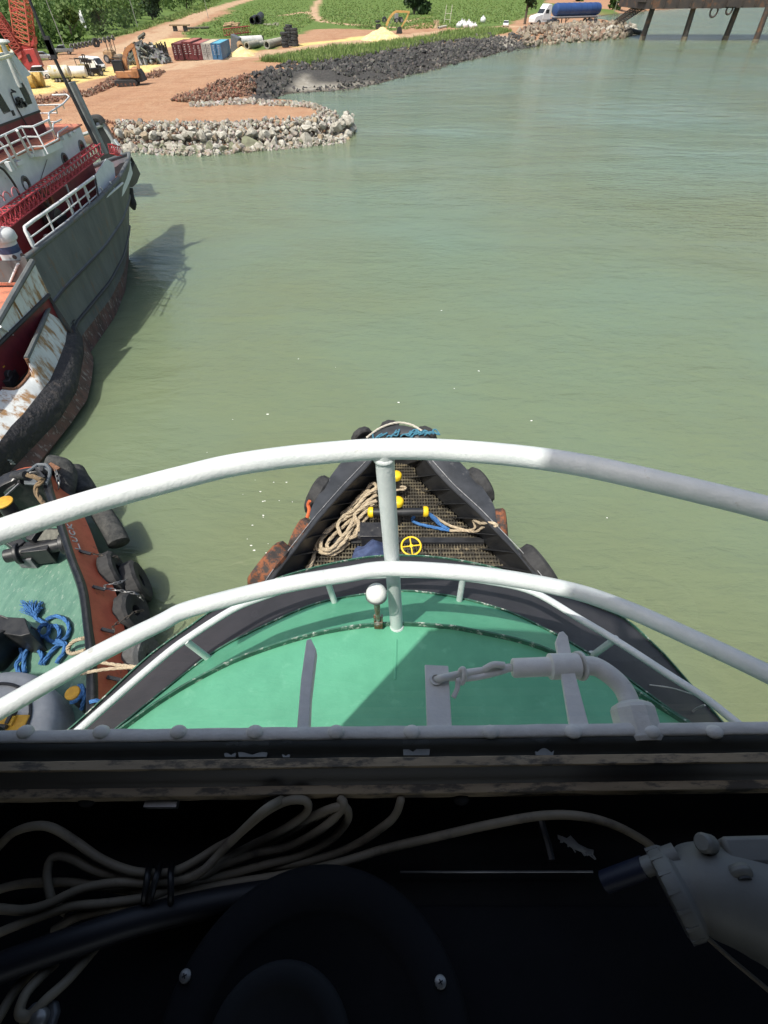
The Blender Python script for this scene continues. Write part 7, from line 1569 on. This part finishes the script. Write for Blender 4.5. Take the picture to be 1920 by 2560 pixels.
# tanker lorry on the jetty
p0, p1 = P(1327, 64, 2.2), P(1491, 55, 2.6); dT = p1 - p0; aT = math.atan2(dT.y, dT.x); LT = dT.length; kT = LT / 18.0
mTkB = M('blue_tank_paint', (.030, .075, .22), (.025, .06, .18), scale=.5, rough=.35)
t = thing('tanker_lorry', 'blue tanker semi-trailer with white tractor unit parked on the rock jetty', 'lorry', p0, aT); t.scale = (kT, kT * .85, kT * .80)
b = MB(); b.lathe([(0, 5.6), (.85, 5.62), (1.12, 5.75), (1.2, 6.0), (1.2, 17.3), (1.1, 17.7), (.85, 17.85), (0, 17.9)], (0, 0, 2.75), (1, 0, 0), 32); tk = b.build('tank', mTkB, t)
b = MB()
for k in range(8): b.lathe([(1.2, -.05), (1.25, -.05), (1.25, .05), (1.2, .05)], (6.3 + 1.45 * k, 0, 2.75), (1, 0, 0), 32)
b.build('tank_band', mTkB, tk)
b = MB(); b.box((11.6, 0, 1.45), (12.6, 2.2, .16)); b.box((11.6, 0, 1.25), (12, 1.0, .3)); b.build('chassis', M('white_rail_edge', (.5, .5, .52), rough=.5), t)
b = MB(); b.bar((8.6, .7, 1.2), (8.6, .7, .1), .16); b.bar((8.6, -.7, 1.2), (8.6, -.7, .1), .16); b.bar((8.6, -.7, .5), (9.5, -.7, 1.2), .1); b.build('landing_leg', mDkFrame, t)
b = MB(); b.prism([Vector((x, -1.1, z)) for x, z in ((0, .5), (3.2, .5), (3.2, 2.2), (1.9, 2.1), (.3, 1.75), (0, 1.4))], (0, 2.2, 0)); b.build('bonnet', mVanW, t, bevel=.12)
b = MB(); b.prism([Vector((x, -1.15, z)) for x, z in ((1.9, 1.0), (4.0, 1.0), (4.0, 3.7), (3.1, 3.85), (2.5, 3.0), (1.95, 2.1))], (0, 2.3, 0)); cb3 = b.build('cab', mVanW, t, bevel=.1)
b = MB(); b.box((2.95, 0, 2.5), (.85, 2.34, .7)); b.prism([Vector((2.0, -1, 2.15)), Vector((2.45, -1, 2.95)), Vector((2.43, 1, 2.95)), Vector((1.98, 1, 2.15))], (-.03, 0, 0)); b.build('window', mCarGlass, cb3)
b = MB(); b.box((4.6, 0, .9), (3.4, 1.1, .35)); b.build('frame', mTkB, t); wheels(t, (1.1, 4.9, 6.1, 15.4, 16.6), 2.4, .52, .4)
b = MB(); b.box((3.6, .95, .75), (1.1, .6, .6)); b.box((3.6, -.95, .75), (1.1, .6, .6)); b.build('fuel_tank', mSteel, t, bevel=.1)
# ---------------------------------------------------------------- red crawler crane
g0 = G(78, 186); t = thing('crawler_crane', 'red crawler crane with lattice booms rising out of the picture', 'crane', g0); YC = g0.y
mCrane = M('red_crane_paint', (.42, .055, .05), (.33, .045, .042), scale=1, rough=.5, rust=(.2, .07, .05), rust_amt=.12)
def cq(x, y, dy=0): return PY(x / 5.18, y / 5.18, YC + dy)
b = MB(); b.prism([cq(170, 660), cq(230, 650), cq(430, 625), cq(540, 880), cq(420, 930), cq(350, 900)], (-1.0, 3.2, 0)); b.build('machine_house', mCrane, t, world=True, bevel=.1)
b = MB(); b.prism([cq(215, 690, -.3), cq(265, 660, -.3), cq(285, 740, -.3), cq(240, 775, -.3)], (0, 1.6, 0)); b.build('cab', M('pale_red_paint', (.62, .16, .14), rough=.45), t, world=True, bevel=.05)
b = MB(); b.prism([cq(335, 710, -.08), cq(375, 695, -.08), cq(415, 790, -.08), cq(375, 810, -.08)], (0, .05, 0)); b.build('grille', mDkFrame, t, world=True)
b = MB(); b.prism([cq(380, 640, .2), cq(440, 570, .2), cq(430, 480, .2), cq(400, 560, .2), cq(250, 600, .2), cq(240, 640, .2)], (0, 1.4, 0)); b.build('gantry', mCrane, t, world=True)
for dy in (0, 3.0):
    b = MB(); p = cq(450, 945, dy - .3); b.box(p + Vector((-2.5, 0, -.35)), (6.5, 1.0, 1.1)); b.build('track', mDkFrame, t, world=True, bevel=.2)
b = lattice(cq(330, 580, 1.2), cq(225, -260, 3), 2.6, 2.2, 11, .14, up=(0, 1, 0)); b.build('boom', M('orange_red_lattice', (.46, .12, .06), (.36, .08, .05), scale=1, rough=.6), t, world=True)
b = lattice(cq(245, 640, .2), cq(-60, 190, .2), 1.5, 1.4, 9, .12, up=(0, 1, 0)); b.build('boom', M('rust_red_lattice', (.36, .07, .05), rough=.6), t, world=True)
b = MB(); b.prism([cq(115, 130, 1), cq(225, 110, 1), cq(235, 145, 1), cq(130, 155, 1)], (0, .3, 0)); b.build('boom_plate', mCrane, t, world=True)
b = MB(); b.tube([cq(640, 390, 1), cq(720, 560, 1)], .03, 5)
# thin utility poles, white sheet in the trees
for (u, v, h_, lean, lab) in ((346, 72, 11, -2.2, 'thin grey utility pole at the wood edge right of the road bend'), (521, 46, 13, -1.8, 'thin grey utility pole beside the far stretch of dirt road'), (166, 128, 10, -2.6, 'thin grey utility pole beside the grey pickup')):
    q = G(u, v); b = MB(); b.tube([q - Vector((0, 0, .3)), q + Vector((lean * .3, 0, h_))], [.13, .09], 7); b.bar(q + Vector((lean * .28 - .6, 0, h_ - .5)), q + Vector((lean * .28 + .6, 0, h_ - .5)), .1); tag(b.build('utility_pole', M('grey_pole', (.3, .3, .27), rough=.8), None), lab, 'pole')
q0 = PY(193, 24, 222); b = MB()
b.grid([[q0 + Vector((-1.3 + .5 * k, -.5 + .3 * math.sin(k * 2), .7 * math.sin(k * 1.3 + .5))) for k in range(6)], [q0 + Vector((-.9 + .45 * k, -.8, -1.3 + .3 * math.sin(k * 2.2))) for k in range(6)], [q0 + Vector((.1 + .32 * k, -1.0, -2.3 - .15 * k)) for k in range(6)], [q0 + Vector((1.1 + .12 * k, -1.1, -4.3)) for k in range(6)]])
tag(b.build('plastic_sheet', M('white_plastic', (.8, .8, .8), (.7, .7, .7), rough=.5), None, solid=.05, sub=1), 'white plastic sheet snagged in the tree tops', 'sheet')
# ---------------------------------------------------------------- pier
YP = P(1709, 101, 0).y; mPier = M('dark_pier_steel', (.045, .038, .036), (.07, .055, .045), scale=.4, rough=.8, rust=(.14, .07, .04), rust_amt=.15, rust_scale=.4)
pr = thing('pier', 'dark steel jetty deck on raked piles at the upper right', 'pier', Vector((160, YP, 0)))
for (u0, v0, u1, v1) in ((1605, 100, 1640, -4), (1709, 101, 1740, 0), (1812, 100, 1856, -12), (1887, 107, 1924, 8), (2010, 106, 2060, 0)):
    Yq = P(u0, v0, 0).y; q0, q1 = P(u0, v0, 0), PY(u1, v1, Yq); b = MB(); b.tube([q0 + (q0 - q1) * .1, q0, q1], [.95, .95, .85], 14); pl_ = b.build('pile', mPier, pr, world=True)
    b = MB(); b.tube([q0 - (q1 - q0) * .02, q0 + (q1 - q0) * .10], [1.02, 1.0], 14); b.build('fouling_band', M('pile_fouling', (.13, .11, .08), (.2, .17, .12), scale=.6, rough=.9), pl_, world=True)
zb0 = PY(1618, 22, YP).z; xb0 = PY(1610, 20, YP).x
b = MB(); b.prism([Vector((xb0, YP - 3, zb0)), Vector((260, YP - 3, zb0 + 1.6)), Vector((260, YP - 3, zb0 + 4.4)), Vector((xb0, YP - 3, zb0 + 2.9))], (0, 30, 0)); b.build('deck', mPier, pr, world=True)
b = MB()
for k in range(26): x = xb0 + 1 + k * 4.4; b.box((x, YP - 3.2, zb0 + 1.6 + k * .055), (.35, .3, 2.6))
b.build('deck_stiffeners', mPier, pr, world=True)
b = MB(); b.box((xb0 + 2, YP + 3, zb0 + 2.6), (5, 8, 2.2)); b.box((xb0 + 5, YP + 2, zb0 + 4.4), (2.5, 3, 1.6)); b.build('end_housing', mPier, pr, world=True, bevel=.1)
for (u, v, s_) in ((1790, 14, 2.4), (1828, 12, 2.0)):
    q = PY(u, v, YP - 3.5); b = MB(); b.box(q + Vector((0, 0, .5)), (s_ * 1.6, 1.4, s_)); b.tube([q + Vector((s_ * .5 * math.cos(k * PI / 8), 0, -s_ * .6 + s_ * .55 * math.sin(k * PI / 8))) for k in range(16)], .3, 8, closed=True); b.build('mooring_hook', mPier, pr, world=True, bevel=.05)
b = MB(); b.box(PY(1700, -6, YP + 4), (16, 3, 1.2)); b.build('pipe_run', M('pale_pier_box', (.5, .52, .55), rough=.5), pr, world=True)
ga0, ga1 = PY(1622, 2, YP + 1), P(1540, 58, 2.2)
b = lattice(ga0, ga1, 2.2, 1.6, 14, .16); o = b.build('gangway', mPier, None); tag(o, 'sloping dark lattice gangway from the pier end down to the jetty', 'gangway')
q = P(1530, 52, 2.2); b = MB(); b.tube([q, q + Vector((.3, 0, 6.5))], .14, 6); b.tube([q + Vector((.3, 0, 6.2)), ga0.lerp(ga1, .35) + Vector((0, 0, 1))], .07, 5); tag(b.build('light_pole', M('grey_green_pole', (.2, .22, .18), rough=.7), None), 'thin pole with stay beside the foot of the gangway', 'pole')
q0, q1 = P(1592, 82, .6), P(1604, 80, .6); b = MB(); b.tube([q0 + Vector((-3, 0, .6)), q0.lerp(q1, .5), q1], [.8, .7, .5], 10); tag(b.build('floating_log', mDkFrame, None), 'dark log lying between the jetty tip and first pile', 'log')
